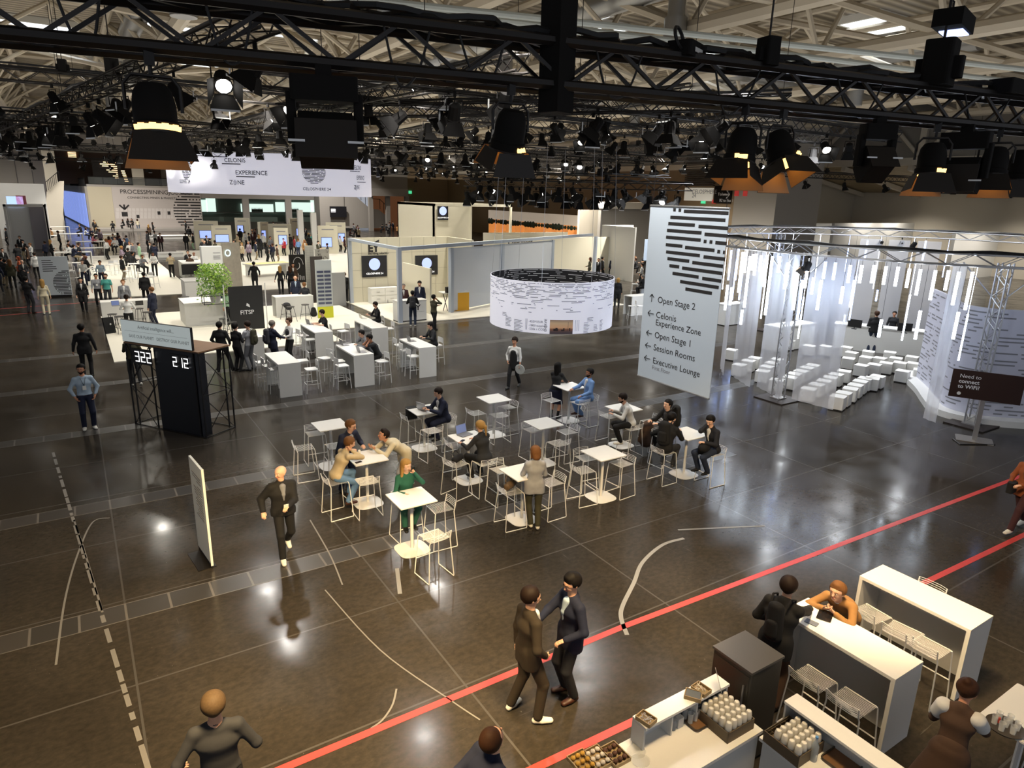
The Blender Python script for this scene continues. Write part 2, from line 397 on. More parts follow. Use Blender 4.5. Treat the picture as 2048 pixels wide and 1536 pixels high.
# glazed facade high in the far left end
b = MB()
for k in range(16):
    x0 = -38+k*4.4
    b.box(x0+.1, x0+4.3, 164.8, 164.95, 12.2, 15.2)
b.build('window_30', GLASS, kind='structure')
b = MB()
for z in (12.1, 12.9, 13.7, 14.5, 15.2): b.box(-40, 35, 164.5, 164.7, z, z+.14)
for k in range(17): b.box(-38+k*4.4-.1, -38+k*4.4+.1, 164.5, 164.8, 12, 15.4)
b.build('trim_20', WHITE, kind='structure')
MB().box(-40, along(94, 330, y=125.).x, 125, 125.4, 0, ROOF).build('wall_north_left', WWARM, kind='structure')
b = MB()
for px in (30, 62): x = along(px, 330, y=124.9).x; b.box(x-.05, x+.05, 124.9, 125, 0, ROOF)
z = along(50, 311, y=124.8).z; b.box(-40, along(94, 330, y=125.).x, 124.4, 124.7, z-.15, z+.15)
b.build('trim_31', PANELG, kind='structure')
# ground floor of the two-storey block: stands on Y=118 from the blue-lit side wall to the stairs
X0, X1, X2, X3 = xw(180), xw(228), xw(403), xw(662)
MB().box(X0, X1, YF, YF+.3, 0, 6.1).build('wall_cream', WCREAM, kind='structure')
XS = along(126, 400, y=165).x
MB().prism([(X0-.3, YF), (X0, YF), (XS+.3, 165), (XS, 165)], 0, 6.1).build('wall_blue_side', WGREY, kind='structure')
pw = MB(); pw.box(X1, X2, YF-.25, YF, 0.25, 6.1)
jobs = pw.build('job_wall', [WMAUVE, INK, GREYINK], label='long pinkish-grey printed wall headed PROCESSMININGJOBS.COM below the balcony', cat='printed wall')
pr = MB(); yy = YF-.27
def wpt(px, py): return along(px, py, y=yy)
o = wpt(240, 387); r = wpt(392, 387)
W_ = (r-o).length
v, f = text_mesh('PROCESSMININGJOBS.COM', 1, 0, 'LEFT', 1, .01); tw = max(p[0] for p in v)
put_text(pr, 'PROCESSMININGJOBS.COM', o, (1, 0, 0), (0, 0, 1), W_/tw)
o = wpt(255, 397); v, f = text_mesh('CONNECTING MINDS & MARKETS', 1, 0, 'LEFT', 1, .005); tw = max(p[0] for p in v)
put_text(pr, 'CONNECTING MINDS & MARKETS', o, (1, 0, 0), (0, 0, 1), (wpt(354, 397)-o).length/tw)
c = wpt(392, 422); R_ = (wpt(392, 422)-wpt(347, 422)).length
for x0, x1, y, h in ball_rows(15, 4):
    a, e = x0*R_, min(x1*R_, X2-c.x-.1)
    if e > a: pr.box(c.x+a, c.x+e, yy, yy+.02, c.z+y*R_*1.0-h*R_*.8, c.z+y*R_+h*R_*.8)
a1, a2 = wpt(248, 409), wpt(248, 420)
pr.box(a1.x-.12, a1.x+.12, yy, yy+.02, a2.z+.1, a1.z)
for s in (-1, 1): pr.cbox((a1.x+s*.3, yy+.01, a2.z+.4), .9, .02, .22, ry=s*-.8)
e1, e2 = wpt(243, 424), wpt(256, 433); pr.box(e1.x, e2.x, yy, yy+.02, e2.z, e1.z)
for px, py in ((276, 433), (318, 426), (338, 426)): e = wpt(px, py); pr.box(e.x-.2, e.x+.2, yy, yy+.02, e.z-.25, e.z+.25)
pr.build('headline_print', INK, parent=jobs)
pr = MB()
for row, py in enumerate((419, 426.5, 433)):
    x = wpt(232, py).x
    while x < X2-.6:
        z = wpt(232, py).z; pr.box(x, x+.42, yy+.005, yy+.02, z-.28, z+.2); x += .52
pr.build('job_card', mat('card_print', hexc('#d2cbc6'), .6), parent=jobs, kind='stuff')
# stage step in front of the printed wall
MB().box(X0+.5, X2+1, YF-4, YF-.3, 0, .35).build('trim_21', WGREY, kind='structure')
# bar opening under the banner, with glass fridges and lit panels
b = MB(); zt = zw(500, 398); b.box(X2, X3, YF, YF+.3, zt, 6.1)
for px in (492, 577, 660): x = xw(px); b.box(x-.5, x+.5, YF-.2, YF+.3, 0, zt)
b.build('wall_bar', WGREY, kind='structure')
MB().box(X2, X3, YF+3, YF+3.2, 0, 6).build('wall_bar_back', mat('bar_back_green', hexc('#56635a'), .5), kind='structure')
GL = mat('lit_frosted_panel', hexc('#cfe2d6'), .4, emit=.9, ecol=hexc('#cfe6dc'))
for i, px in enumerate((408, 423, 515, 590, 628)):
    x = xw(px, y=YF+2.6); z0 = zw(px, 424, YF+2.6); w_ = (.55, .7, 2.6, 3.2, .5)[i]
    MB().box(x-w_, x+w_, YF+2.6, YF+2.75, z0, z0+(1.9, 2.3, 1.3, 1.6, 2.4)[i]).build('lit_panel', GL, label=('narrow lit panel at the left end of the bar back', 'bright lit panel beside the narrow one behind the bar', 'pale green lit panel above a row of bottles', 'widest lit panel behind the bar under the white banner', 'slim lit strip at the right end of the bar back')[i], cat='light panel')
MB().box(X2+.3, X3-.3, YF+.6, YF+1.2, 0, 1.1).build('bar_counter', mat('dark_counter', hexc('#35352f'), .4), label='long dark bar counter inside the glazed opening under the banner', cat='counter')
BOT = mat('dark_bottle_glass', (.02, .03, .02), .1)
bt = MB().lathe([(.04, 0), (.04, .2), (.015, .27), (.015, .34)], n=6)
for k in range(24):
    px = 504+k*1.6 if k < 14 else 582+(k-14)*1.6
    if k == 0: bo = bt.build('bottle', BOT, smooth=True, label='small bottle in the row along the back of the bar', cat='bottle', group='bottles behind the far bar')
    else: bo = bo.copy(); COL.objects.link(bo)
    bo.location = (xw(px, y=YF+2.45), YF+2.45, zw(px, 424, YF+2.45)-.02); bo.scale = (2, 2, 2)
MB().box(X2+.3, X3-.3, YF+2.2, YF+2.6, zw(500, 424, YF+2.45)-.15, zw(500, 424, YF+2.45)-.02).build('trim_22', mat('dark_counter', (0, 0, 0)), kind='structure')
# upper storey: balcony slab, lounge walls, rail
zt = 11.4
MB().box(X0, xw(742), YF, YF+10, 6.1, 6.4).build('floor_balcony', WGREY, kind='structure')
MB().box(X0-6, 60, YF+10, YF+10.3, 6.4, ROOF).build('wall_upper', WGREY, kind='structure')
MB().box(xw(128, y=YF+.1)-6, xw(345), YF+.4, YF+.7, zt, ROOF).build('wall_upper_panels', WGREY, kind='structure')
b = MB()
for px in (155, 208, 262, 300): b.box(xw(px)-.08, xw(px)+.08, YF+.3, YF+.4, zt, ROOF-1)
b.build('trim_23', PANELG, kind='structure')
MB().box(xw(107, y=YF+9.6), xw(345), YF+9.6, YF+9.9, 6.4, zt).build('wall_lounge', DARKB, kind='structure')
MB().box(xw(196, y=YF+5), xw(252, y=YF+5), YF+5, YF+5.2, 6.4, 9.9).build('lounge_screen_wall', mat('black_brown_board', hexc('#1c140e'), .5), label='black partition with gold dashes on the far balcony lounge', cat='partition')
gl = mat('glowing_gold_dash', hexc('#ffd79a'), .5, emit=1.6, ecol=hexc('#ffdca8'))
b = MB()
for i in range(9): z = 9.6-i*.28; b.box(xw(222, y=YF+4.95)-(.9 if i % 3 else .2)+i*.25, xw(245, y=YF+4.95), YF+4.9, YF+4.98, z, z+.11)
for i in range(5): z = 11.1-i*.2; b.box(xw(152, y=YF+9.4), xw(168, y=YF+9.4), YF+9.4, YF+9.5, z, z+.09)
for i in range(6): z = 8.4-i*.3; b.box(xw(252+i, y=YF+5), xw(259+i, y=YF+5), YF+4.9, YF+5, z, z+.14)
b.build('glowing_dashes', gl, label='warm lit dashes of the emblem on the balcony lounge walls', cat='light sign')
b = MB()
for px in (100, 274, 351): b.box(xw(px), xw(px)+1.5, YF+.5, YF+1.3, 0 if px == 100 else 6.4, zt+.3)
b.build('trim_24', WWARM, kind='structure')
# glass rail along the balcony edge and bars on its left return
rail = empty('balcony_rail', (X0+.3, YF+.1, 6.4), label='steel and glass rail along the edge of the far balcony', cat='railing')
b = MB(); Lr = xw(735)-X0
b.path([(0, 0, 1.1), (Lr, 0, 1.1)], .05, 6)
for k in range(0, 24): b.tube((k*Lr/23, 0, 0), (k*Lr/23, 0, 1.1), .03)
b.build('rail_frame', BLACK, parent=rail)
MB().box(0, Lr, -.02, .02, .08, 1.02).build('rail_glass', mat('rail_glass', (.12, .13, .12), .08, alpha=.35), parent=rail)
b = MB(); p, q = Vector((X0-.2, YF+.1, 6.1)), Vector((X0+(XS-X0)*.55, YF+26, 6.1))
for k in range(40): c = p.lerp(q, k/39); b.tube(c, c+Vector((0, 0, 1.1)), .035, n=4)
b.tube(p+Vector((0, 0, 1.1)), q+Vector((0, 0, 1.1)), .06)
b.build('stair_rail', BLACK, label='dark barred rail running back from the balcony corner to the stair head', cat='railing')
# staircase down to the left of the balcony
b = MB(); pp = [along(a, c, y=112.) for a, c in ((93, 384), (119, 362), (128, 362), (128, 480), (93, 480))]
n = len(pp); v = [(p.x, p.y, max(0, p.z)) for p in pp]+[(p.x, p.y+3, max(0, p.z)) for p in pp]
b.add(v, [tuple(range(n))[::-1], tuple(range(n, 2*n))]+[(k, (k+1) % n, n+(k+1) % n, n+k) for k in range(n)])
b.build('staircase', WWARM, label='pale flight of stairs climbing to the balcony at the far left', cat='stairs')
b = MB()
for k in range(9): p = along(94+k*3.2, 383-k*2.7, y=111.9); b.tube(p, p+Vector((0, 0, 1.2)), .04, n=4)
b.path([along(94, 383, y=111.9)+Vector((0, 0, 1.2)), along(119.6, 361.4, y=111.9)+Vector((0, 0, 1.2))], .05, 4); b.build('handrail', BLACK, label='dark handrail of the far left flight of stairs', cat='railing')
BLUE = mat('blue_lit_glass', hexc('#8a9fe0'), .3, emit=.55, ecol=hexc('#8fa6f5'))
b = MB()
for k in range(9):
    f = lambda t: (X0-.3+(XS-X0+.3)*t, YF+(165-YF)*t)
    (xa_, ya_), (xb_, yb_) = f(k/9+.012), f(k/9+.1); b.prism([(xa_-.12, ya_), (xa_-.02, ya_), (xb_-.02, yb_), (xb_-.12, yb_)], .3, 5.1)
b.build('blue_light_wall', BLUE, label='row of blue backlit panels along the wall left of the balcony', cat='light wall')
# right part of the block: wide stair wall, grey box above it
SX0, SX1 = xw(700, y=112), xw(795, y=112)
b = MB(); v = []
pts = [(690, 393), (712, 393), (741, 418), (757, 419), (779, 437), (779, 456), (690, 456)]
pp = [along(a, c, y=112.) for a, c in pts]
n = len(pp); v = [(p.x, p.y, max(0, p.z)) for p in pp]+[(p.x, p.y+3.5, max(0, p.z)) for p in pp]
b.add(v, [tuple(range(n))[::-1], tuple(range(n, 2*n))]+[(k, (k+1) % n, n+(k+1) % n, n+k) for k in range(n)])
b.build('staircase', WGREY, label='broad pale grey staircase right of the hanging white banner', cat='stairs')
b = MB()
for px, py in ((712, 393), (722, 400), (731, 409), (741, 417), (760, 418), (768, 426), (777, 434)):
    p = along(px, py, y=111.9); b.tube((p.x, p.y, p.z), (p.x, p.y, p.z+1.6), .05, n=4)
tops = [along(px, py, y=111.9)+Vector((0, 0, 1.6)) for px, py in ((705, 388), (741, 417), (760, 418), (777, 434))]
b.path(tops, .05); b.build('handrail', BLACK, label='thin dark handrail on the broad pale staircase', cat='railing')
MB().box(xw(640, y=112), xw(689, y=112), 112.1, 115, 0, 6.1).build('wall_stair_flank', WGREY, kind='structure')
MB().box(xw(742, y=110), xw(816, y=110), 110, 118, 6.9, 12.6).build('wall_grey_box', PANELG, kind='structure')
MB().box(xw(742, y=110), xw(816, y=110), 109.8, 118, 5.7, 6.9).build('wall_lintel', WGREY, kind='structure')
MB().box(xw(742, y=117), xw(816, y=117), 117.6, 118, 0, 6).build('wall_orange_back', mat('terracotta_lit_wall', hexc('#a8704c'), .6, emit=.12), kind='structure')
b = MB()
for px in (741, 775, 813): p = xw(px, y=111); b.box(p-.35, p+.35, 110.6, 111.2, 0, 5.8)
b.build('trim_25', WGREY, kind='structure')
# tan end wall beyond the partner stands
MB().box(xw(816, y=116), 60, 116, 116.3, 0, ROOF).build('wall_tan', WTAN, kind='structure')
# ------------------------------------------------------------------ east side of the hall (X = 60)
XE = 60.
MB().box(XE, XE+.4, 45, 118, 0, 9.6).build('wall_east', WTAN, kind='structure')
MB().box(XE-.3, XE+.3, 20, 118, 9.6, 10.2).build('trim_26', WWARM, kind='structure')
MB().box(XE, XE+.3, 10, 118, 10.2, ROOF).build('wall_east_upper', PANELG, kind='structure')
b = MB()
for k in range(12):
    y = 12+k*9.6; b.box(XE-.35, XE-.05, y-.25, y+.25, 10, ROOF)
    b.tube((XE-.3, y, 10.2), (XE-.3, y+4.8, ROOF-.6), .16); b.tube((XE-.3, y+9.6, 10.2), (XE-.3, y+4.8, ROOF-.6), .16)
b.build('trim_27', WWARM, kind='structure')
# low side aisle with a ribbed soffit sloping down to its back wall
SOF = mat('ribbed_soffit', hexc('#b09c78'), .5)
nt = SOF.node_tree; w = nt.nodes.new('ShaderNodeTexWave'); w.inputs['Scale'].default_value = .9; w.bands_direction = 'X'
tc = nt.nodes.new('ShaderNodeTexCoord'); nt.links.new(tc.outputs['Object'], w.inputs[0]); bp = nt.nodes.new('ShaderNodeBump'); bp.inputs['Distance'].default_value = .15
nt.links.new(w.outputs[1], bp.inputs['Height']); nt.links.new(bp.outputs[0], nt.nodes['Principled BSDF'].inputs['Normal'])
b = MB(); b.quad((XE, -12, 9.7), (XE, 45, 9.7), (XE+14, 45, 7.6), (XE+14, -12, 7.6)); b.build('ceiling_aisle', SOF, kind='structure')
b = MB()
for k in range(8): y = 2+k*6; b.box(XE, XE+14, y-.2, y+.2, 9.3, 9.7, Matrix.Translation((XE, 0, 9.5)) @ Matrix.Rotation(math.atan2(2.1, 14), 4, 'Y') @ Matrix.Translation((-XE, 0, -9.6)))
b.build('trim_28', WWARM, kind='structure')
MB().box(XE+14, XE+14.3, -12, 46, 0, 7.7).build('wall_aisle', WWARM, kind='structure')
MB().box(XE, XE+14, 45, 45.3, 0, 9.7).build('wall_aisle_end', WWARM, kind='structure')
# ------------------------------------------------------------------ people: smooth bodies from blended tapered limbs
def surface_nets(F, org, h):
    I = F < 0
    nx, ny, nz = F.shape
    C = np.zeros((nx-1, ny-1, nz-1), np.int8)
    for dx in (0, 1):
        for dy in (0, 1):
            for dz in (0, 1): C += I[dx:nx-1+dx, dy:ny-1+dy, dz:nz-1+dz]
    act = (C > 0) & (C < 8); idx = -np.ones(C.shape, np.int64); n = int(act.sum())
    idx[act] = np.arange(n)
    ci = np.argwhere(act); pos = np.zeros((n, 3)); cnt = np.zeros(n)
    cor = np.array([(a, b, c) for a in (0, 1) for b in (0, 1) for c in (0, 1)])
    vals = [F[ci[:, 0]+a, ci[:, 1]+b, ci[:, 2]+c] for a, b, c in cor]
    for i in range(8):
        for ax in range(3):
            if cor[i][ax] == 0:
                e = cor[i].copy(); e[ax] = 1; j = int(e[0]*4+e[1]*2+e[2])
                a, b = vals[i], vals[j]; m = (a < 0) != (b < 0); t = a[m]/(a[m]-b[m])
                p = np.repeat(cor[i][None].astype(float), m.sum(), 0); p[:, ax] = t; pos[m] += p; cnt[m] += 1
    V = (ci+pos/np.maximum(cnt, 1)[:, None])*h+org
    Q = []
    for ax in range(3):
        o1, o2 = [k for k in range(3) if k != ax]
        sl0 = [slice(1, None)]*3; sl1 = [slice(1, None)]*3
        sl0[ax] = slice(0, -1); sl1[ax] = slice(1, None)
        A = I[tuple(sl0)]; B = I[tuple(sl1)]
        # keep edges whose 4 cells exist
        lim = [slice(0, None)]*3; lim[o1] = slice(0, I.shape[o1]-2); lim[o2] = slice(0, I.shape[o2]-2)
        A = A[tuple(lim)]; B = B[tuple(lim)]
        e = np.argwhere(A != B)
        if not len(e): continue
        s = A[e[:, 0], e[:, 1], e[:, 2]]
        b = e.copy(); b[:, o1] += 1; b[:, o2] += 1
        def cell(d1, d2):
            c = b.copy(); c[:, o1] -= d1; c[:, o2] -= d2; return idx[c[:, 0], c[:, 1], c[:, 2]]
        q = np.stack([cell(0, 0), cell(1, 0), cell(1, 1), cell(0, 1)], 1)
        fl = s if ax != 1 else ~s
        q[~fl] = q[~fl][:, ::-1]
        Q.append(q)
    Q = np.concatenate(Q); Q = Q[(Q >= 0).all(1)]
    return V, Q
def field(prims, h, blend=.025, cut=None):
    """prims: (p, q, r1, r2[, lateral vector, stretch]); returns vertices and quads of their smooth union"""
    pts = []
    for pr in prims:
        R = max(pr[2], pr[3])*(pr[5] if len(pr) > 4 else 1)+.02
        for e in pr[:2]: pts += [np.array(e)-R, np.array(e)+R]
    pts = np.array(pts); lo = pts.min(0)-2*h; hi = pts.max(0)+2*h
    n = np.ceil((hi-lo)/h).astype(int)+1
    F = np.full(n, 1.); ax = [lo[k]+h*np.arange(n[k]) for k in range(3)]
    for pr in prims:
        p, q, r1, r2 = np.array(pr[0], float), np.array(pr[1], float), pr[2], pr[3]
        R = max(r1, r2)*(pr[5] if len(pr) > 4 else 1)+blend*2+h*2
        a = np.maximum(0, np.floor((np.minimum(p, q)-R-lo)/h).astype(int)); b = np.minimum(n, np.ceil((np.maximum(p, q)+R-lo)/h).astype(int)+1)
        X, Y, Z = np.meshgrid(ax[0][a[0]:b[0]], ax[1][a[1]:b[1]], ax[2][a[2]:b[2]], indexing='ij')
        P = np.stack([X, Y, Z], -1)-p; d = q-p
        if len(pr) > 4:
            l = np.array(pr[4], float); l /= np.linalg.norm(l); k = 1-1/pr[5]
            P = P-(P@l)[..., None]*l*k; d = d-(d@l)*l*k
        dd = d@d; t = np.clip((P@d)/dd, 0, 1) if dd > 1e-9 else np.zeros(P.shape[:3])
        D = np.linalg.norm(P-t[..., None]*d, axis=-1)-(r1+(r2-r1)*t)
        S = F[a[0]:b[0], a[1]:b[1], a[2]:b[2]]
        hh = np.clip(.5+.5*(S-D)/blend, 0, 1)
        F[a[0]:b[0], a[1]:b[1], a[2]:b[2]] = S*(1-hh)+D*hh-blend*hh*(1-hh)
    if cut is not None:
        X, Y, Z = np.meshgrid(*ax, indexing='ij'); F = np.maximum(F, cut(X, Y, Z))
    return surface_nets(F, lo, h)
def np_mesh(name, parts, mats):
    vs, fs, ms, n = [], [], [], 0
    for (V, Q), mi in parts:
        vs.append(V); fs.append(Q+n); ms.append(np.full(len(Q), mi)); n += len(V)
    V = np.concatenate(vs); Q = np.concatenate(fs); m = np.concatenate(ms)
    me = bpy.data.meshes.new(name); me.vertices.add(len(V)); me.vertices.foreach_set('co', V.astype(np.float32).ravel())
    me.loops.add(len(Q)*4); me.loops.foreach_set('vertex_index', Q.astype(np.int32).ravel())
    me.polygons.add(len(Q)); me.polygons.foreach_set('loop_start', np.arange(len(Q), dtype=np.int32)*4)
    me.update(calc_edges=True)
    for x in mats: me.materials.append(x)
    me.polygons.foreach_set('material_index', m.astype(np.int32)); me.polygons.foreach_set('use_smooth', np.ones(len(Q), bool))
    return me
def V3(*a): return np.array(a, float)
def ik(a, c, l1, l2, pole):
    """middle joint of a two-bone limb from a to c, bent towards pole; also the reachable end"""
    d = c-a; L = np.linalg.norm(d); m = (l1+l2)*.995
    if L > m: c = a+d/L*m; d = c-a; L = m
    x = (l1*l1-l2*l2+L*L)/(2*L); y = math.sqrt(max(0, l1*l1-x*x)); u = d/L
    p = np.array(pole, float); p = p-u*(p@u); p /= max(1e-6, np.linalg.norm(p))
    return a+u*x+p*y, c
SKINS = ['#d9a98c', '#c9906f', '#a8714f', '#7a4a30', '#e3b79c', '#5a3523']
HAIRS = {'black': '#0f0b09', 'dark': '#1f130c', 'brown': '#3a2314', 'light': '#6e4a2a', 'blond': '#a07c46', 'grey': '#777068', 'sandy': '#54432f', 'red': '#7a3014'}
CL = dict(black='#0e0e10', navy='#141b33', suit='#161820', blue='#6f92c4', lightblue='#a9bccd', white='#d7d7d4', grey='#73757a', lgrey='#9a9ca1', dgrey='#2e2f33',
          beige='#b9a888', cream='#cfc4a8', brown='#4a3526', camel='#9a7040', green='#1e5a4a', teal='#4fa398', pink='#d77f8c', red='#b3303a', orange='#c8643c',
          olive='#3c3a28', khaki='#8d7f63', denim='#5d7fa6', ddenim='#222c40', maroon='#3c1c1f', hazed_brown='#2b2216', mauve='#8f7f8f', sage='#9cbf9c', rust='#8a4a26', charcoal='#202124')
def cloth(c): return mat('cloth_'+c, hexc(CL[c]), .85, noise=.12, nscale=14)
def skin(i): return mat('skin_%d' % i, hexc(SKINS[i]), .55)
def hairm(c): return mat('hair_'+c, hexc(HAIRS[c]), .65, noise=.3, nscale=60, spec=.2)
LIP = [mat('lips_%d' % i, tuple(x*f for x, f in zip(hexc(SKINS[i]), (.8, .5, .5))), .5) for i in range(6)]
EYEM = mat('eye_dark', (.02, .015, .012), .15); EYEW = mat('eye_white', (.75, .72, .68), .3)
SHOE = dict(white='#dcd9cf', black='#0d0c0c', brown='#3b1d10', grey='#3a3a3c')
def body(name, loc, face, h=.016, H=1.75, pelvis=None, sit=None, lean=0., bend=0., feet=None, hands=None, look=(0, 0), female=False,
         top='suit', topkind='jacket', under='white', legs='black', legkind='trousers', shoes='black', hair='dark', hairkind='short', sk=0,
         beard=False, elbow=None, knees=None, w=1., lab=None, lanyard=False, fold=None, group=None, fingers=True, curl=.45):
    """one person standing on loc and turned to face (radians; 0 looks along +Y)"""
    s = H/1.75; root = empty(name, loc, face, lab, 'person', group)
    sw = (.155 if female else .178)*w; hw = (.1 if female else .09)*w
    pz = pelvis if pelvis else (.78 if sit else .93)
    if sit: pz = sit+.1
    pel = V3(0, 0, pz)
    L_ = math.radians(lean); up = V3(math.sin(bend), math.sin(L_), math.cos(L_)); up /= np.linalg.norm(up)
    up2 = V3(math.sin(bend)*1.2, math.sin(L_*1.25), math.cos(L_*1.25)); up2 /= np.linalg.norm(up2)
    waist = pel+up*.14; chest = pel+up*.34; neck = chest+up2*.2; lat = V3(1, 0, 0)
    fw = np.cross(up2, lat); fw = V3(0, up2[2], -up2[1])
    shs = [neck-up2*.085+lat*sx*sw for sx in (-1, 1)]
    yaw, nod = math.radians(look[0]), math.radians(look[1])
    hd = neck+V3(0, math.sin(L_*.7+nod*.5), math.cos(L_*.7+nod*.5))*.155
    cy, sy, cn, sn = math.cos(yaw), math.sin(yaw), math.cos(nod), math.sin(nod)
    HR = np.array([[cy, -sy, 0], [sy, cy, 0], [0, 0, 1]]) @ np.array([[1, 0, 0], [0, cn, sn], [0, -sn, cn]])
    hp = lambda x, y, z: hd+HR @ V3(x, y, z)
    hdn = lambda x, y, z: HR @ V3(x, y, z)
    if feet is None: feet = [(-.11, 0, 0, 8), (.11, 0, 0, -8)] if not sit else [(-.12, .38, .28, 5), (.12, .38, .28, -5)]
    if hands is None: hands = [(-.27, .06, pz-.1), (.27, .06, pz-.1)]
    hips = [pel+lat*sx*hw-V3(0, 0, .02) for sx in (-1, 1)]
    LL, ank, kn = [], [], []
    for i, sx in enumerate((-1, 1)):
        f = feet[i]; a = V3(f[0], f[1]-.03, f[2]+.085)
        pole = knees[i] if knees else (sx*.12, 1, 0)
        k, a = ik(hips[i], a, .435, .425, pole); kn.append(k); ank.append(a)
    el, wr = [], []
    for i, sx in enumerate((-1, 1)):
        t = V3(*hands[i]); pole = elbow[i] if elbow else (sx*.7, -.5, -.8)
        e, t = ik(shs[i], t, .285, .25, pole); el.append(e); wr.append(t)
    B = []  # body
    add = lambda p, q, a, b, *x: B.append((p, q, a, b, *x))
    g = .86 if female else 1.
    add(pel+V3(0, 0, .01), waist, .098, .082*g, lat, 1.55); add(waist, chest, .084*g, .105*g, lat, 1.5); add(chest, neck-up2*.07, .104*g, .075, lat, 1.6)
    add(shs[0], shs[1], .042, .042)
    for i in (0, 1): add(shs[i]+up2*.005, neck-up2*.015, .034, .042)
    add(neck-up2*.04, hd-V3(0, 0, .05), .056*g, .054*g)
    for i in (0, 1):
        add(hips[i], kn[i], .082, .055); add(kn[i], ank[i], .054, .036); add(kn[i]+(ank[i]-kn[i])*.2, kn[i]+(ank[i]-kn[i])*.55, .052, .042)
        add(shs[i], el[i], .047*g, .038*g); add(el[i], wr[i], .037*g, .026*g)
    # head
    add(hp(0, .0, .03), hp(0, -.02, .035), .092, .09); add(hp(0, .022, -.045), hp(0, .03, -.075), .066, .045); add(hp(0, .045, .02), hp(0, .045, .03), .062, .062)
    V, Q = field([tuple(x) for x in B], h, .022)
    hh = min(h, .009)
    HD = [(hp(0, .0, .03), hp(0, -.02, .035), .092, .089), (hp(0, .03, -.03), hp(0, .042, -.082), .064, .03), (hp(0, .045, .03), hp(0, .045, .02), .058, .06),
          (hp(0, .095, .012), hp(0, .112, -.022), .008, .015), (hp(-.034, .088, .028), hp(.034, .088, .028), .012, .012),
          (hp(0, .0, -.03), neck-up2*.01, .052*g, .055*g)]
    for sx in (-1, 1): HD += [(hp(sx*.088, -.005, .015), hp(sx*.084, .0, -.02), .014, .01), (hp(sx*.03, .07, -.015), hp(sx*.035, .06, -.03), .024, .024)]
    HV = field(HD, hh, .014)
    parts = [((V, Q), 0), (HV, 0)]
    # lips as a shallow fold of the face
    if h < .02: parts.append((field([(hp(-.02, .09, -.052), hp(0, .098, -.05), .006, .008), (hp(0, .098, -.05), hp(.02, .09, -.052), .008, .006)], .005, .005), 1))
    # hands: a palm, four bent fingers of unequal length and a thumb
    for i, sx in enumerate((-1, 1)):
        d = wr[i]-el[i]; d /= np.linalg.norm(d); n = V3(-sx, 0, 0)*.8+V3(0, .2, -.3) if d[2] < -.6 else V3(0, 0, -1.)
        if hands[i][2] > neck[2]-.12: n = (hd-wr[i])
        n = n-d*(n@d); n /= np.linalg.norm(n); t = np.cross(d, n)*(1 if sx > 0 else -1)
        if t[1] < 0 and d[2] < -.6: t = -t
        P = [(wr[i]-d*.02, wr[i]+d*.045, .021, .021, t, 1.25), (wr[i]+d*.03, wr[i]+d*.075, .017, .014, t, 2.2)]
        hb = wr[i]+d*.075
        for k, (off, ln) in enumerate(((.028, .068), (.009, .078), (-.010, .072), (-.028, .056))):
            c0 = curl+.1*k; a = hb+t*off
            m1 = a+(d*math.cos(c0*.5)+n*math.sin(c0*.5))*ln*.45; m2 = m1+(d*math.cos(c0*1.5)+n*math.sin(c0*1.5))*ln*.33; m3 = m2+(d*math.cos(c0*2.3)+n*math.sin(c0*2.3))*ln*.25
            P += [(a-d*.01, m1, .0088, .0082), (m1, m2, .0082, .0078), (m2, m3, .0078, .0066)]
        th = wr[i]+d*.02+t*.022; th1 = th+(d*.6+t*.6+n*.45)/1.0*.035; th2 = th1+(d*.85+t*.15+n*.4)*.032
        P += [(th, th1, .0125, .0105), (th1, th2, .0105, .0085)]
        if fingers: parts.append((field(P, .0055 if h < .02 else .009, .004), 0))
    me = np_mesh('body', parts, [skin(sk), LIP[sk]]); bo = bpy.data.objects.new('body', me); COL.objects.link(bo); bo.parent = root
    def part(nm, prims, m, bl=.025, cut=None, hs=None, par=None):
        me = np_mesh(nm, [(field(prims, hs or h, bl, cut), 0)], [m]); o = bpy.data.objects.new(nm, me); COL.objects.link(o); o.parent = par or root; return o
    if h < .02:
        e = MB()
        for sx in (-1, 1): e.use(1).sphere(hp(sx*.031, .0895, .012), .0125, 8); e.use(0).sphere(hp(sx*.031, .0985, .012), .0065, 6)
        e.build('eyes', [EYEM, EYEW], root, smooth=True)
        if hairkind != 'none': 
            e = MB()
            for sx in (-1, 1): e.path([hp(sx*.016, .106, .032), hp(sx*.033, .101, .038), hp(sx*.052, .086, .03)], .0042, 5)
            e.build('eyebrows', hairm(hair), root)
    # upper clothing
    dr = legkind == 'dress'
    th = .020 if topkind in ('jacket', 'puffer', 'coat') else .012
    if topkind == 'puffer': th = .034
    short = topkind == 'tshirt'
    T = [(waist, chest, .086*g+th, .108*g+th, lat, 1.5), (chest, neck-up2*.075, .107*g+th, .072+th*.6, lat, 1.6), (shs[0], shs[1], .043+th*.7, .043+th*.7), (shs[0]+up2*.008, neck-up2*.02, .034+th*.5, .04+th*.4), (shs[1]+up2*.008, neck-up2*.02, .034+th*.5, .04+th*.4),
         (pel-V3(0, 0, 0 if sit else .1), pel, .104+th, .10+th, lat, 1.6), (pel+up*.0, waist, .10+th, .086*g+th, lat, 1.55)]
    if topkind in ('jacket', 'coat') and not sit: T += [(hips[i]-V3(0, 0, .18 if topkind == 'jacket' else .34), hips[i]+V3(0, 0, .06), .098+th*.8, .096+th) for i in (0, 1)]
    elif topkind in ('jacket', 'coat'): T.append((pel-V3(0, .03, .03), pel, .098+th*1.2, .10+th, lat, 1.6))
    if topkind != 'shirt' and topkind != 'tshirt': T.append((neck-up2*.045-fw*.015, neck-up2*.02-fw*.02, .056+th*.5, .058+th*.5))
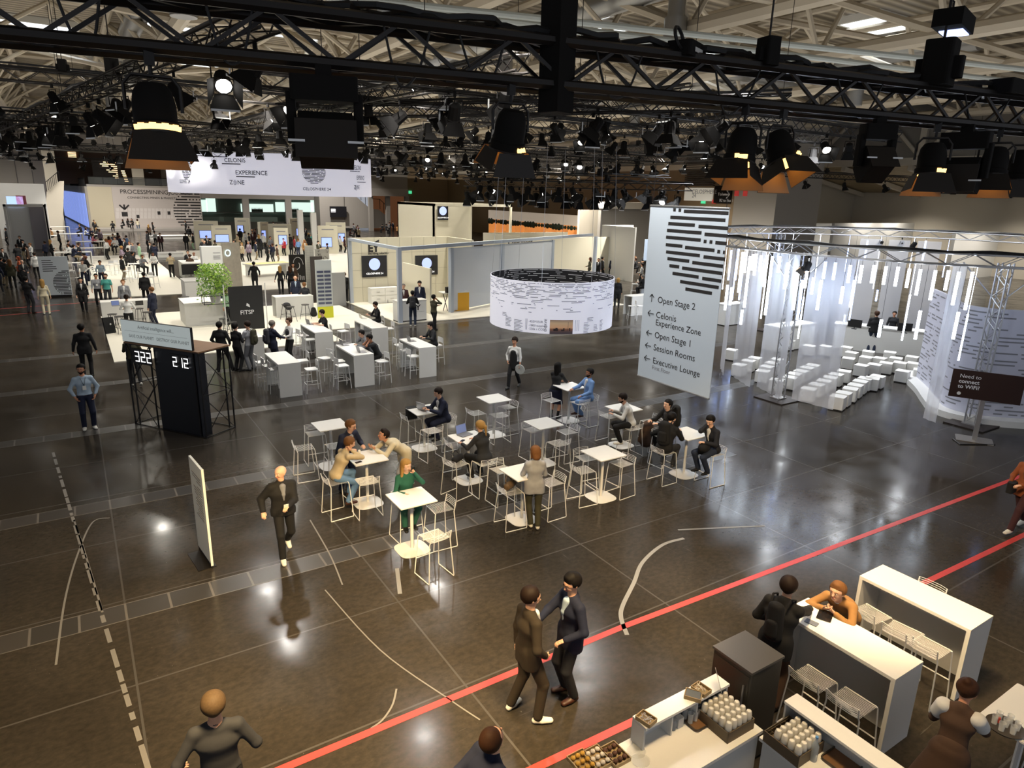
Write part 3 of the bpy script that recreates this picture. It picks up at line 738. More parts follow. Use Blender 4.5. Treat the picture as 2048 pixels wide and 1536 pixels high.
    for i in (0, 1):
        if short: T += [(shs[i], shs[i]+(el[i]-shs[i])*.7, .052*g+th, .05*g+th)]
        else: T += [(shs[i], el[i], .047*g+th, .038*g+th*.8), (el[i], el[i]+(wr[i]-el[i])*.93, .037*g+th*.8, .029*g+th*.7)]
    tname = {'jacket': 'jacket', 'coat': 'coat', 'puffer': 'puffer_jacket', 'shirt': 'shirt', 'tshirt': 't_shirt', 'sweater': 'sweater', 'dirndl': 'bodice'}[topkind]
    hem = pel[2]-dict(shirt=-.03, tshirt=.03, sweater=.02, jacket=.17, coat=.42, puffer=.08, dirndl=-.02)[topkind]
    to = part(tname, T, cloth(top), .03, (lambda X, Y, Z: hem-Z) if not sit and lean < 25 else None)
    if topkind == 'puffer':
        pu = MB()
    if topkind in ('jacket', 'coat', 'puffer', 'dirndl'):
        r0 = .107*g+th
        part('shirt_front', [(chest-up*.12+fw*(r0-.004), chest+fw*(r0-.004), .010, .026, lat, 1.2), (chest+fw*(r0-.006), neck-up2*.06+fw*(.072+th*.6-.006), .026, .046, lat, 1.25), (neck-up2*.045, neck-up2*.012, .061*g, .06*g)], cloth(under), .02, None, min(h, .014), to)
        if under != top and hairkind != 'long' and not female and topkind == 'jacket':
            pass
    elif topkind in ('shirt', 'sweater'):
        part('collar', [(neck-up2*.05, neck-up2*.015, .062*g, .06*g)], cloth(under if topkind == 'sweater' else top), .01, None, min(h, .014), to)
    if lanyard:
        b = MB(); c0 = chest-up*.05+fw*(.107*g+th+.035)
        for sx in (-1, 1): b.tube(c0, neck-up2*.04+lat*sx*.06+fw*.09, .005, n=4)
        b.build('lanyard', cloth('black'), root); MB().cbox((0, 0, 0), .085, .004, .11).build('badge', WHITE, root, loc=tuple(c0-up*.05))
    # legs
    lt = .014
    if legkind in ('trousers', 'jeans'):
        G = [(pel, pel+V3(0, 0, .03)+up*.02, .1, .092, lat, 1.5)]
        for i in (0, 1): G += [(hips[i], kn[i], .088+lt*.6, .062+lt*.6), (kn[i], kn[i]+(ank[i]-kn[i])*.97, .060+lt*.6, .046+lt)]
        part('trousers', G, cloth(legs), .022)
    elif legkind == 'skirt':
        G = [(pel+V3(0, 0, .06), pel-V3(0, 0, .05), .1, .125, lat, 1.5), (pel-V3(0, 0, .05), (kn[0]+kn[1])/2-V3(0, 0, .02), .125, .12, lat, 1.7)]
        part('skirt', G, cloth(legs), .02, lambda X, Y, Z: (kn[0][2]-.04)-Z)
        part('tights', [(hips[i], kn[i], .086, .059) for i in (0, 1)]+[(kn[i], ank[i], .057, .039) for i in (0, 1)], cloth('black'), .02)
    elif legkind == 'gown':
        z = .42
        G = [(pel+V3(0, 0, .1), pel, .1, .14, lat, 1.4), (pel, V3(0, -.03, z), .15, .28, lat, 1.25)]
        part('skirt', G, cloth(legs), .03, lambda X, Y, Z: z-.02-Z)
    # shoes
    for i in (0, 1):
        f = feet[i]; a = ank[i]; t = math.radians(f[3]); tilt = f[4] if len(f) > 4 else 0
        d = V3(-math.sin(t)*-1 if False else math.sin(-t), math.cos(t), -math.sin(math.radians(tilt))); d /= np.linalg.norm(d); l = np.cross(d, V3(0, 0, 1)); dn = V3(0, 0, -1)
        if tilt: dn = np.cross(l, d); dn = -dn if dn[2] > 0 else dn
        heel = a-d*.035+dn*.045; toe = a+d*.165+dn*.052
        part('shoe', [(heel, a+d*.05+dn*.04, .037, .04, l, 1.05), (a+d*.05+dn*.045, toe, .036, .028, l, 1.4), (a+dn*.0, a+dn*.03, .042, .042)], mat('shoe_'+shoes, hexc(SHOE[shoes]), .5), .02,
             (lambda X, Y, Z: (a[2]-.087)-Z) if not tilt else None, min(h, .014))
    # hair
    if hairkind not in ('none', 'bald'):
        t_ = .012
        R = [(hp(0, -.012, .05), hp(0, -.03, .045), .094+t_, .094+t_), (hp(0, -.055, .0), hp(0, -.05, -.02), .055+t_, .05)]
        if hairkind == 'quiff': R.append((hp(0, .055, .115), hp(0, -.01, .125), .032, .04, HR @ V3(1, 0, 0), 1.7))
        if hairkind == 'curly': R += [(hp(0, -.01, .075), hp(0, -.03, .07), .11, .11)]
        if hairkind == 'long': R += [(hp(0, -.06, -.02), hp(0, -.085, -.26), .07, .045, HR @ V3(1, 0, 0), 1.5)]+[(hp(sx*.075, -.02, .0), hp(sx*.085, -.02, -.2), .035, .03) for sx in (-1, 1)]
        if hairkind == 'bob': R += [(hp(0, -.05, -.0), hp(0, -.055, -.1), .075, .06, HR @ V3(1, 0, 0), 1.4)]+[(hp(sx*.078, -.005, .0), hp(sx*.08, .0, -.09), .03, .028) for sx in (-1, 1)]
        if hairkind == 'pony': R += [(hp(0, -.12, .04), hp(0, -.15, .0), .03, .035), (hp(0, -.15, .0), hp(0, -.14, -.2), .035, .014)]
        if hairkind == 'bun': R += [(hp(0, -.09, .1), hp(0, -.1, .11), .045, .045)]
        iv = HR.T
        def facecut(X, Y, Z):
            P = np.stack([X-hd[0], Y-hd[1], Z-hd[2]], -1) @ iv.T
            line = .062 if hairkind != 'long' else .07
            a = P[..., 1]-(.055+0*P[..., 2]); b = -(P[..., 2]-line)
            side = P[..., 1]-.012; low = -(P[..., 2]+.0)
            c1 = np.minimum(a, b)*-1; c2 = np.minimum(side, low)*-1
            return np.maximum(-np.maximum(-np.minimum(P[..., 1]-.045, line-P[..., 2]), -1)*1, np.minimum(P[..., 1]-.012, .0-P[..., 2])) if hairkind in ('short', 'quiff', 'curly') else np.minimum(P[..., 1]-.045, line-P[..., 2])
        part('hair', R, hairm(hair), .02, facecut, min(h, .011))
    if hairkind == 'short' and False: pass
    if beard: part('beard', [(hp(-.05, .03, -.05), hp(0, .062, -.085), .028, .03), (hp(0, .062, -.085), hp(.05, .03, -.05), .03, .028)], hairm(hair), .02, lambda X, Y, Z: Z-(hd[2]-.035), min(h, .011))
    root.scale = (s, s, s)
    return root, dict(neck=neck, chest=chest, pel=pel, fw=fw, up=up, up2=up2, wr=wr, el=el, hd=hd, hp=hp, lat=lat, s=s)
def fa(dx, dy):
    """turn that makes a figure look along (dx, dy)"""
    return math.atan2(-dx, dy)
def face_px(loc, px, py):
    q = at(px, py); return fa(q.x-loc.x, q.y-loc.y)
def pack(root, K, m='black', lab=None, size=1.):
    """a rucksack on a back"""
    rz = root.rotation_euler.z; c = K['chest']-K['fw']*(.20)-K['up']*.04
    o = empty('backpack', root.location+Matrix.Rotation(rz, 3, 'Z') @ Vector(c*K['s']), rz, lab, 'backpack')
    a = part_np('bag', [(V3(0, -.02, -.2), V3(0, -.02, .2), .1*size, .085*size, V3(1, 0, 0), 1.5)], cloth(m), o)
    part_np('front_pocket', [(V3(0, -.11, -.15), V3(0, -.11, .02), .05*size, .045*size, V3(1, 0, 0), 2.)], cloth(m), o)
    b = MB()
    for sx in (-1, 1): b.path([(sx*.1, .06, .2), (sx*.11, .12, .28), (sx*.115, .3, .2), (sx*.12, .31, .05), (sx*.12, .2, -.12)], .014, 5)
    b.build('strap', cloth(m), o)
    return o
def part_np(nm, prims, m, par, h=.016, bl=.03, cut=None, **k):
    me = np_mesh(nm, [(field(prims, h, bl, cut), 0)], [m]); o = bpy.data.objects.new(nm, me); COL.objects.link(o)
    if par: o.parent = par
    return tag(o, **k) if k else o
# ------------------------------------------------------------------ seats and tables
STOOLW = mat('white_powder_coat', hexc('#ececea'), .35)
def make_stool():
    t = empty('bar_stool')
    b = MB()
    for s in (-1, 1): b.path([(s*.20, -.235, .90), (s*.20, -.205, .76), (s*.205, -.19, .72), (s*.25, -.24, .03), (s*.25, -.235, .01), (s*.25, .24, .01), (s*.245, .245, .03), (s*.205, .19, .72), (s*.2, .18, .745)], .0095, 5)
    b.tube((-.2, .185, .745), (.2, .185, .745), .009, n=5); b.build('frame', STOOLW, t, smooth=True)
    b = MB()
    for k in range(15):
        y = -.19+k*.0265; b.path([(-.2, y, .752), (-.1, y, .738), (.1, y, .738), (.2, y, .752)], .0042, 4)
    b.build('seat', STOOLW, t, smooth=True)
    b = MB()
    for k in range(5): z = .775+k*.031; b.path([(-.2, -.205-k*.007, z), (-.1, -.235-k*.007, z), (.1, -.235-k*.007, z), (.2, -.205-k*.007, z)], .0042, 4)
    b.build('backrest', STOOLW, t, smooth=True)
    MB().tube((-.232, .22, .3), (.232, .22, .3), .009, n=5).build('footrest', STOOLW, t, smooth=True)
    return t
def make_chair():
    t = empty('bar_chair')
    for sx in (-1, 1):
        MB().tube((sx*.17, .16, .76), (sx*.22, .22, 0), .013, n=5).build('leg', STOOLW, t); MB().tube((sx*.19, -.2, 1.04), (sx*.22, -.25, 0), .013, n=5).build('leg', STOOLW, t)
    MB().rbox(-.2, .2, -.19, .19, .75, .785, .05).build('seat', STOOLW, t)
    b = MB(); b.add([(x, -.2-.03*(1-(x/.2)**2)+d, z) for d in (0, .015) for z in (.86, 1.06) for x in (-.19, -.1, 0, .1, .19)],
                    [(k, k+1, k+6, k+5) for k in range(4)]+[(10+k+5, 10+k+6, 10+k+1, 10+k) for k in range(4)]+[(5+k, 6+k, 16+k, 15+k) for k in range(4)]+[(k+1, k, 10+k, 11+k) for k in range(4)]+[(0, 5, 15, 10), (9, 4, 14, 19)])
    b.build('backrest', STOOLW, t)
    b = MB(); z = .3
    for a, c in (((-.205, .2), (.205, .2)), ((-.21, -.23), (-.205, .2)), ((.21, -.23), (.205, .2))): b.tube((*a, z), (*c, z), .011, n=4)
    b.build('footrest', STOOLW, t)
    return t
def make_dstool():
    t = empty('dark_stool'); m = mat('dark_stool_wood', (.03, .028, .025), .5)
    for sx in (-1, 1):
        for sy in (-1, 1): MB().tube((sx*.1, sy*.1, .74), (sx*.2, sy*.2, 0), .013, n=5).build('leg', m, t)
    MB().lathe([(.02, .73), (.19, .74), (.2, .765), (.02, .755)], n=14).build('seat', m, t, smooth=True)
    b = MB()
    for a, c in (((-1, -1), (1, -1)), ((1, -1), (1, 1)), ((1, 1), (-1, 1)), ((-1, 1), (-1, -1))): b.tube((a[0]*.165, a[1]*.165, .26), (c[0]*.165, c[1]*.165, .26), .008, n=4)
    b.build('footrest', m, t)
    return t
def make_table():
    t = empty('high_table')
    MB().rbox(-.36, .36, -.36, .36, 1.03, 1.05, .015).build('table_top', WHITEG, t)
    MB().tube((0, 0, .01), (0, 0, 1.03), .032, n=12).build('pole', STOOLW, t, smooth=True)
    p = [(.3*abs(math.cos(a))**.55*(1 if math.cos(a) > 0 else -1), .3*abs(math.sin(a))**.55*(1 if math.sin(a) > 0 else -1)) for a in (2*math.pi*k/36 for k in range(36))]
    b = MB(); b.v = [(x, y, 0) for x, y in p]+[(x, y, .008) for x, y in p]+[(x*.2, y*.2, .03) for x, y in p]; n = 36
    b.f = [tuple(range(n))[::-1], tuple(range(2*n, 3*n))]+[(j*n+k, j*n+(k+1) % n, (j+1)*n+(k+1) % n, (j+1)*n+k) for j in (0, 1) for k in range(n)]; b.m = [0]*len(b.f)
    b.build('base', STOOLW, t, smooth=True)
    return t
STOOL, CHAIR, DSTOOL, TABLE = make_stool(), make_chair(), make_dstool(), make_table(); scan_kids(); used = set()
def put(proto, loc, rz, label, cat, group=None, name=None):
    o = copy_tree(proto) if proto.name in used else proto; used.add(proto.name)
    o.location = loc; o.rotation_euler = (0, 0, rz); tag(o, label, cat, group); return o
# the twelve square high tables on the open floor, in three rows of four
TX, TY = (4.65, 7.1, 9.2, 11.8), (10.44, 12.7, 15.05)
names = {(0, 0): 'before the blonde person in green', (2, 0): 'empty, three stools, right of the grey blazer', (1, 0): 'that the person in the grey blazer stands at', (3, 0): 'shared by three people in black, right of the others',
         (0, 1): 'with three men leaning over it', (1, 1): 'holding the laptop of the person with the ponytail', (2, 1): 'empty in the middle of the group', (3, 1): 'of the person in the white sweater with a laptop',
         (0, 2): 'empty at the back left of the group', (1, 2): 'of the person in the navy suit with a tablet', (2, 2): 'empty and farthest back, with three stools', (3, 2): 'between the light blue suit and the long black hair'}
TAB = {}
for (i, j), d in names.items():
    TAB[i, j] = put(TABLE, (TX[i], TY[j], 0), 0, 'white square high table '+d, 'table', 'white square high tables').location
# stools: (seat seen at px, py; way the seat faces; what sets it apart)
FU, BU, FV, BV = -math.pi/2, math.pi/2, 0., math.pi     # facing +X, -X, +Y, -Y
SL = [(880, 1015, BU, 'right of the table of the blonde in green'), (868, 1072, FV+.1, 'nearest the viewer, at the front left table'),
      (812, 1002, BV, 'under the blonde person in green'),
      (1172, 915, BV, 'behind the empty table right of the grey blazer, far side'), (1243, 926, BU, 'on the right side of the empty table beyond the grey blazer'), (1167, 940, FU, 'on the left side of the empty table beyond the grey blazer'),
      (953, 826, FU, 'left of the farthest empty table'), (1015, 814, BU, 'right of the farthest empty table'), (998, 830, FV, 'on the near side of the farthest empty table'),
      (1066, 859, BV, 'on the far side of the empty middle table'), (1135, 863, BU, 'on the right of the empty middle table'), (1116, 886, FV, 'on the near side of the empty middle table'),
      (609, 895, FU, 'left of the empty back left table'), (630, 866, BV, 'behind the empty back left table'), (671, 891, FV, 'between the empty back left table and the man in beige'),
      (672, 962, FU, 'under the man in the beige sweater'), (733, 961, FV, 'empty in front of the three leaning men'),
      (823, 837, FU, 'with a dark bag, left of the table of the navy suit'), (863, 861, FV, 'in front of the table of the navy suit'), (890, 842, BU, 'under the person in the navy suit'),
      (913, 890, FU, 'left of the laptop table of the ponytail'), (913, 927, FU+.3, 'carrying a dark bag in front of the laptop table'), (968, 924, FV, 'behind the person with the ponytail'),
      (1003, 939, BV, 'at the far left of the grey blazer table'), (1022, 982, FU, 'with a leopard bag beside the grey blazer'), (1102, 964, BU, 'right of the grey blazer'),
      (1159, 805, FV, 'with a white mask hanging, near the light blue suit'), (1176, 800, BU, 'under the person in the light blue suit'), (1103, 800, BV+.2, 'behind the person with long black hair'),
      (1219, 832, FU, 'left of the white sweater laptop table'), (1302, 843, BU, 'with a dark coat over it behind the white sweater'), (1262, 855, FV, 'under the person in the white sweater'),
      (1328, 903, FU, 'under the person with the black backpack'), (1328, 872, BV, 'under the smiling person in black at the far side'), (1425, 906, BU, 'under the person in black holding their head')]
STL = []
for px, py, rz, d in SL:
    p = at(px, py, .75); p.z = 0
    # keep seats clear of the table pole
    STL.append(put(STOOL, p, rz+random.uniform(-.08, .08), 'white wire bar stool '+d, 'stool', 'white wire bar stools'))
# white islands with bar chairs
def island(x0, x1, y0, y1, lab, z=1.1, panel=None, grp='white high counters of the lounge', m=WHITE):
    t = empty('high_counter', ((x0+x1)/2, (y0+y1)/2, 0), 0, lab, 'counter', grp); a, c = (x1-x0)/2, (y1-y0)/2
    MB().box(-a, a, -c, c, z-.045, z).build('counter_top', WHITEG, t)
    for s in (-1, 1): MB().box(-a, a, s*c-(.05 if s > 0 else 0), s*c+(.05 if s < 0 else 0), 0, z-.046).build('end_panel', m, t)
    MB().box(-.02, .02, -c+.05, c-.05, z-.24, z-.046).build('apron', m, t)
    if panel is not None: MB().box(panel*a-.02, panel*a+.02, -c+.05, c-.05, 0, z-.046).build('back_panel', m, t)
    return t
CN = [(5.0, 5.7, 21.22, 23.0, 'empty at the front left of the lounge'), (7.5, 8.2, 25.6, 27.6, 'where a person in black types on a laptop, behind the front one'), (7.5, 8.2, 21.3, 23.2, 'of two people, one hiding the face in the hands'),
      (9.93, 10.6, 21.38, 23.16, 'at the right of the lounge with three chairs along it'), (9.76, 10.45, 25.48, 27.5, 'farthest right at the back, beside the floor edge'), (4.9, 5.6, 25.7, 27.6, 'behind the person with the grey backpack')]
for x0, x1, y0, y1, d in CN: island(x0, x1, y0, y1, 'white high counter '+d)
for px, py, rz, d in [(524, 724, FU, 'first of the three left of the front left counter'), (538, 731, FU, 'second of the three left of the front left counter'), (551, 738, FU, 'third of the three, nearest the corner of the front left counter'),
                      (604, 721, BU, 'right of the front left counter, half hidden'), (622, 738, BU, 'standing out in front right of the front left counter'), (650, 716, BU+.4, 'turned in the gap between two counters'),
                      (677, 722, FU, 'left of the counter with the two tired people'), (684, 731, FU, 'nearest left of the counter with the two tired people'), (606, 671, FU, 'tucked left of the laptop counter'), (620, 679, FU, 'second tucked left of the laptop counter'),
                      (686, 662, BU+.3, 'alone between the laptop counters'), (763, 722, BU, 'under the man hiding his face'), (745, 706, BU, 'under the person in the grey suit at the counter'),
                      (800, 690, FU, 'farthest of the three left of the right counter'), (812, 700, FU, 'middle one left of the right counter'), (827, 712, FU, 'nearest of the three left of the right counter'), (872, 690, BU, 'behind the man at the right counter'),
                      (777, 657, BU, 'right of the farthest counter'), (734, 662, FU, 'left of the farthest counter'), (652, 664, BU, 'under the laptop user in the t-shirt'), (592, 664, FU-.2, 'beside the waitress'), (757, 645, BU, 'under the person in black at the farthest counter')]:
    p = at(px, py, .77); p.z = 0
    put(CHAIR, p, rz+random.uniform(-.1, .1), 'white bar chair, '+d, 'chair', 'white bar chairs of the lounge')
# near right: two long white counters, bar units, fridge
def at2(a, z): return at(a[0], a[1], z)
island(9.24, 9.86, 3.1, 4.62, 'cream-lit long high counter farthest right, three wire stools on its near side', grp=None, panel=.9)
island(7.43, 8.05, 3.1, 4.66, 'long high counter with two people leaning over it and two wire stools', grp=None, panel=.55)
for x, y, rz, d in [(9.0, 4.25, FU-.1, 'farthest of three along the far right counter'), (8.98, 3.78, FU+.1, 'middle one of three along the far right counter'), (8.95, 3.42, FU, 'nearest of three along the far right counter'), (10.15, 4.1, BU, 'half hidden behind the far right counter'),
                    (7.05, 3.85, FU, 'first behind the fridge at the long counter'), (7.08, 3.36, FU, 'second behind the fridge, nearer the dirndl'), (8.25, 1.7, FU-.2, 'at the bottom right corner under the tray table')]:
    put(STOOL, (x, y, 0), rz, 'white wire bar stool '+d, 'stool', 'white wire bar stools')
TRAYM = mat('brown_tray', hexc('#7a5a3c'), .4); GLS = mat('drinking_glass', (.9, .92, .9), .05, alpha=.3); CER = mat('white_ceramic', hexc('#e6e2d6'), .3)
def bar_unit(name, x0, x1, y0, y1, lab, shelf):
    t = empty(name, (x0, y0, 0), 0, lab, 'counter'); a, c = x1-x0, y1-y0
    MB().box(0, a, 0, c, .91, .95).build('worktop', WHITEG, t); MB().box(.03, a-.03, .03, c-.03, 0, .908).build('carcass', WHITE, t)
    sx0, sx1, sy0, sy1 = shelf
    MB().box(sx0-x0, sx1-x0, sy0-y0, sy1-y0, 1.22, 1.25).build('raised_shelf', WHITEG, t)
    if sx1-sx0 > sy1-sy0:
        MB().box(sx0-x0, sx1-x0, sy1-y0-.03, sy1-y0, .0, 1.218).build('front_panel', WHITE, t)
        for k in (0, .32, .62, 1): x = sx0-x0+(sx1-sx0-.02)*k; MB().box(x, x+.02, sy0-y0+.02, sy1-y0-.03, .951, 1.218).build('shelf_support', WHITE, t)
    else:
        MB().box(sx1-x0-.03, sx1-x0, sy0-y0, sy1-y0, 0, 1.218).build('front_panel', WHITE, t)
        for k in (0, .5, 1): y = sy0-y0+(sy1-sy0-.02)*k; MB().box(sx0-x0+.02, sx1-x0-.03, y, y+.02, .951, 1.218).build('shelf_support', WHITE, t)
    return t
bar_unit('bar_unit', 3.1, 5.6, 3.5, 4.16, 'white bar counter with raised shelf, boxes of cutlery and a rack of upturned cups', (4.28, 5.54, 3.94, 4.14))
bar_unit('bar_unit', 5.48, 6.14, 1.4, 3.46, 'white bar counter with raised shelf running down past the second rack of cups', (5.84, 6.06, 1.4, 3.46))
fr = empty('fridge', (6.06, 4.12, 0), 0, 'tall dark grey fridge cabinet between the bar and the long counter', 'fridge')
FM = mat('dark_grey_fridge', hexc('#4a473f'), .4, .3)
MB().rbox(-.28, .28, -.27, .27, .05, 1.33, .02).build('cabinet', FM, fr); MB().box(-.29, .29, -.28, .28, 1.331, 1.36).build('lid', mat('dark_fridge_lid', hexc('#57534e'), .35), fr)
MB().box(-.285, -.28, -.25, .25, .1, 1.28).build('door', FM, fr); MB().tube((-.30, -.2, .5), (-.30, -.2, 1.15), .012).build('handle', ALU, fr)
for sx in (-1, 1):
    for sy in (-1, 1): MB().sphere((sx*.22, sy*.22, .03), .03, 6).build('castor', BLACK, fr)
# cup racks: every upturned cup on its own
RACK = mat('brown_grid_rack', hexc('#5f5340'), .6)
cup = MB().lathe([(.036, 0), (.038, .03), (.034, .07), (.026, .1), (.02, .104), (.017, .1)], n=10).build('cup', CER, smooth=True, cat='cup'); first = True
for rx, ry, d in ((5.32, 3.78, 'first rack, nearer the fridge'), (5.68, 3.2, 'second rack, at the corner of the bar')):
    t = empty('cup_rack', (rx, ry, .95), 0, 'brown cup rack full of upturned white cups, the '+d.split(',')[0], 'rack')
    MB().box(-.21, .21, -.21, .21, 0, .012).build('base', RACK, t)
    b = MB()
    for k in range(6):
        q = -.2+k*.08
        for z in (.05, .1): b.tube((-.2, q, z), (.2, q, z), .004, n=4); b.tube((q, -.2, z), (q, .2, z), .004, n=4)
    for sx in (-1, 1): b.box(sx*.205-.004, sx*.205+.004, -.21, .21, .012, .13); b.box(-.21, .21, sx*.205-.004, sx*.205+.004, .012, .13)
    b.build('grid', RACK, t)
    for layer in (0,):
        for i in range(5):
            for j in range(4 if rx > 5.5 else 5):
                c = cup if first else cup.copy()
                if not first: COL.objects.link(c)
                first = False; c.location = (rx-.16+i*.08, ry-.16+j*.08, 1.065); tag(c, 'upturned white cup standing in the '+d, 'cup', 'cups in the '+d)
                lo = cup.copy(); COL.objects.link(lo); lo.location = (rx-.16+i*.08, ry-.16+j*.08, .962); tag(lo, 'white cup in the lower layer of the '+d, 'cup', 'lower cups in the '+d)
def openbox(name, loc, rz, sx, sy, h, m, lab, cat):
    t = empty(name, loc, rz, lab, cat)
    b = MB().box(-sx/2, sx/2, -sy/2, sy/2, 0, .008)
    for s in (-1, 1): b.box(s*sx/2-.005, s*sx/2+.005, -sy/2, sy/2, 0, h); b.box(-sx/2, sx/2, s*sy/2-.005, s*sy/2+.005, 0, h)
    b.build('walls', m, t); return t
WOODB = mat('light_wood_box', hexc('#a08a62'), .5)
for px, py, rz, kind, d in ((1292, 1441, .2, 'spoons', 'nearest the left end of the bar shelf'), (1386, 1394, .6, 'napkins', 'in the middle of the bar shelf'), (1402, 1382, .1, 'sachets', 'by the perspex stand on the bar shelf')):
    p = at(px, py, 1.25); t = openbox('wooden_box', p, rz, .13, .17, .045, WOODB, 'small wooden box of %s %s' % (kind, d), 'box')
    random.seed(px)
    if kind == 'napkins': MB().box(-.055, .055, -.075, .075, .009, .042).build('contents', mat('grey_paper', hexc('#5f6468'), .7), t)
    else:
        b = MB()
        for k in range(26): a = random.uniform(0, 6); c = Vector((random.uniform(-.045, .045), random.uniform(-.06, .06), .02+k*.0008)); b.tube(c, c+Vector((math.cos(a)*.03, math.sin(a)*.03, .004)), .004, n=4)
        b.build('contents', ALU if kind == 'spoons' else CER, t, kind='stuff')
p = at(1441, 1376, 1.25)
MB().add([(-.08, 0, 0), (.08, 0, 0), (.08, .06, .2), (-.08, .06, .2), (-.08, .006, 0), (.08, .006, 0), (.08, .066, .2), (-.08, .066, .2)], [(0, 1, 2, 3), (7, 6, 5, 4), (0, 4, 5, 1), (3, 2, 6, 7), (1, 5, 6, 2), (0, 3, 7, 4)]).build('menu_holder', mat('perspex', (.8, .8, .78), .05, alpha=.35), loc=p, rz=.9, label='clear perspex menu holder at the right end of the bar shelf', cat='holder')
def tray(px, py, z, rz, sx, sy, lab):
    p = at(px, py, z+.004); t = empty('tray', p, rz, lab, 'tray')
    MB().rbox(-sx/2, sx/2, -sy/2, sy/2, 0, .008, .04).build('bed', TRAYM, t)
    q = []
    for cx, cy, a0 in ((sx/2-.04, sy/2-.04, 0), (-sx/2+.04, sy/2-.04, 90), (-sx/2+.04, -sy/2+.04, 180), (sx/2-.04, -sy/2+.04, 270)):
        for k in range(4): a = math.radians(a0+30*k); q.append((cx+.04*math.cos(a), cy+.04*math.sin(a), .018))
    MB().path(q, .009, 5, True).build('rim', mat('dark_tray_rim', hexc('#3f3a30'), .5), t); return p
p = tray(1398, 1437, .95, 0, .36, .26, 'brown serving tray with drinking glasses on the bar worktop')
g = MB().lathe([(.028, 0), (.033, .12), (.03, .12), (.026, .008)], n=12).build('glass', GLS, smooth=True, cat='glass')
for k in range(8):
    c = g if k == 0 else g.copy()
    if k: COL.objects.link(c)
    c.location = p+Vector((-.14+.075*(k % 4), .08-.08*(k//4), .014)); tag(c, 'empty drinking glass on the brown tray on the bar', 'glass', 'glasses on the bar tray')
tray(1690, 1520, .95, 0, .4, .3, 'empty brown serving tray at the bottom of the second bar counter')
for k in range(10):
    c = g.copy(); COL.objects.link(c); q = at(1621+6*(k % 5), 1446+9*(k//5)+4*(k % 5), .95); c.location = q+Vector((.05*(k//5), 0, .001)); c.scale = (1, 1, 1.5)
    tag(c, 'tall glass standing under the second bar shelf', 'glass', 'tall glasses under the second shelf')
wb = MB().lathe([(.035, 0), (.037, .02), (.037, .18), (.014, .24), (.014, .27)], n=12).build('bottle', mat('water_bottle', (.7, .8, .85), .1, alpha=.4), loc=at(1626, 1520, .95), smooth=True, label='clear water bottle standing on the second bar worktop', cat='bottle')
MB().lathe([(.016, .271), (.016, .29)], n=8).build('cap', mat('blue_cap', (.1, .3, .6), .4), wb)
for px, py, d in ((1345, 1457, 'jar of cookies under the bar shelf'), (1357, 1452, 'white card box of tea under the bar shelf')):
    p = at(px, py, .95)
    if 'jar' in d: MB().lathe([(.04, 0), (.045, .01), (.045, .1), (.03, .12)], n=12).build('jar', GLS, loc=p, smooth=True, label=d, cat='jar')
    else: MB().box(-.04, .04, -.03, .03, 0, .12).build('tea_box', WHITE, loc=p, label=d, cat='box')
# snacks at the very bottom
for k, (px, py, m, d) in enumerate(((1165, 1528, '#c89a3c', 'yellow pastries'), (1195, 1519, '#d9cfc0', 'cream cakes with red jam'), (1229, 1512, '#5a3a28', 'chocolate muffins'))):
    p = at(px, py, .95); t = openbox('wooden_tray', p, 0, .2, .26, .04, WOODB, 'shallow wooden tray of '+d+' on the bar', 'tray'); random.seed(k)
    for j in range(9):
        b = MB().sphere((0, 0, .025), .027, 8, (1, 1, .8)); o = b.build('cake', mat('cake_%d' % k, hexc(m), .7, noise=.4, nscale=40), loc=p+Vector((-.06+.06*(j % 3), -.08+.08*(j//3), .01)), smooth=True, label='small round piece among the '+d, cat='cake', group=d)
for px, py, d in ((1273, 1504, 'farther'), (1281, 1522, 'nearer')): MB().lathe([(.01, .0), (.09, .002), (.095, .012), (.09, .01)], n=24).build('plate', GLS, loc=at(px, py, .951), smooth=True, label='round glass plate on the bar, the %s of two' % d, cat='plate')
# round-tray table at the right edge
t = empty('high_table', (8.2, 2.05, 0), 0, 'white high table with a tray of glasses at the bottom right edge', 'table')
MB().rbox(-.5, .5, -.36, .3, 1.03, 1.05, .02).build('table_top', WHITEG, t); MB().tube((0, 0, 0), (0, 0, 1.03), .035).build('pole', STOOLW, t); MB().rbox(-.25, .25, -.25, .25, 0, .012, .08).build('base', STOOLW, t)
p = at(2010, 1455, 1.052)
MB().lathe([(.01, 0), (.17, .002), (.18, .02), (.17, .012)], n=28).build('serving_tray', mat('dark_round_tray', hexc('#4a4238'), .4), loc=p, smooth=True, label='round dark serving tray crowded with used glasses', cat='tray')
for k in range(7):
    a = k*1.05; c = g.copy(); COL.objects.link(c); c.location = p+Vector((.1*math.cos(a) if k else 0, .1*math.sin(a) if k else 0, .016)); c.scale = (1, 1, .8); tag(c, 'used glass on the round serving tray', 'glass', 'used glasses on the round tray')
MB().cbox((0, 0, .03), .03, .02, .06, rz=.5).build('red_packet', mat('red_card', hexc('#b8402c'), .6), loc=p+Vector((-.05, .05, .05)), label='small red packet lying on the used glasses', cat='packet')
# small things on the high tables
def laptop(loc, rz, lab, scr='#6f7fb0', em=.3, col=None):
    t = empty('laptop', loc, rz, lab, 'laptop'); m = col or mat('grey_laptop', (.25, .25, .26), .4, .5)
    MB().rbox(-.16, .16, -.11, .11, 0, .014, .01).build('keyboard_half', m, t)
    mx = Matrix.Translation((0, .11, .012)) @ Matrix.Rotation(math.radians(-14), 4, 'X')
    MB().box(-.16, .16, 0, .008, 0, .21, mx).build('lid', m, t)
    MB().box(-.15, .15, -.002, 0, .012, .2, mx).build('screen', mat('laptop_screen'+scr, hexc(scr), .3, emit=em), t); return t
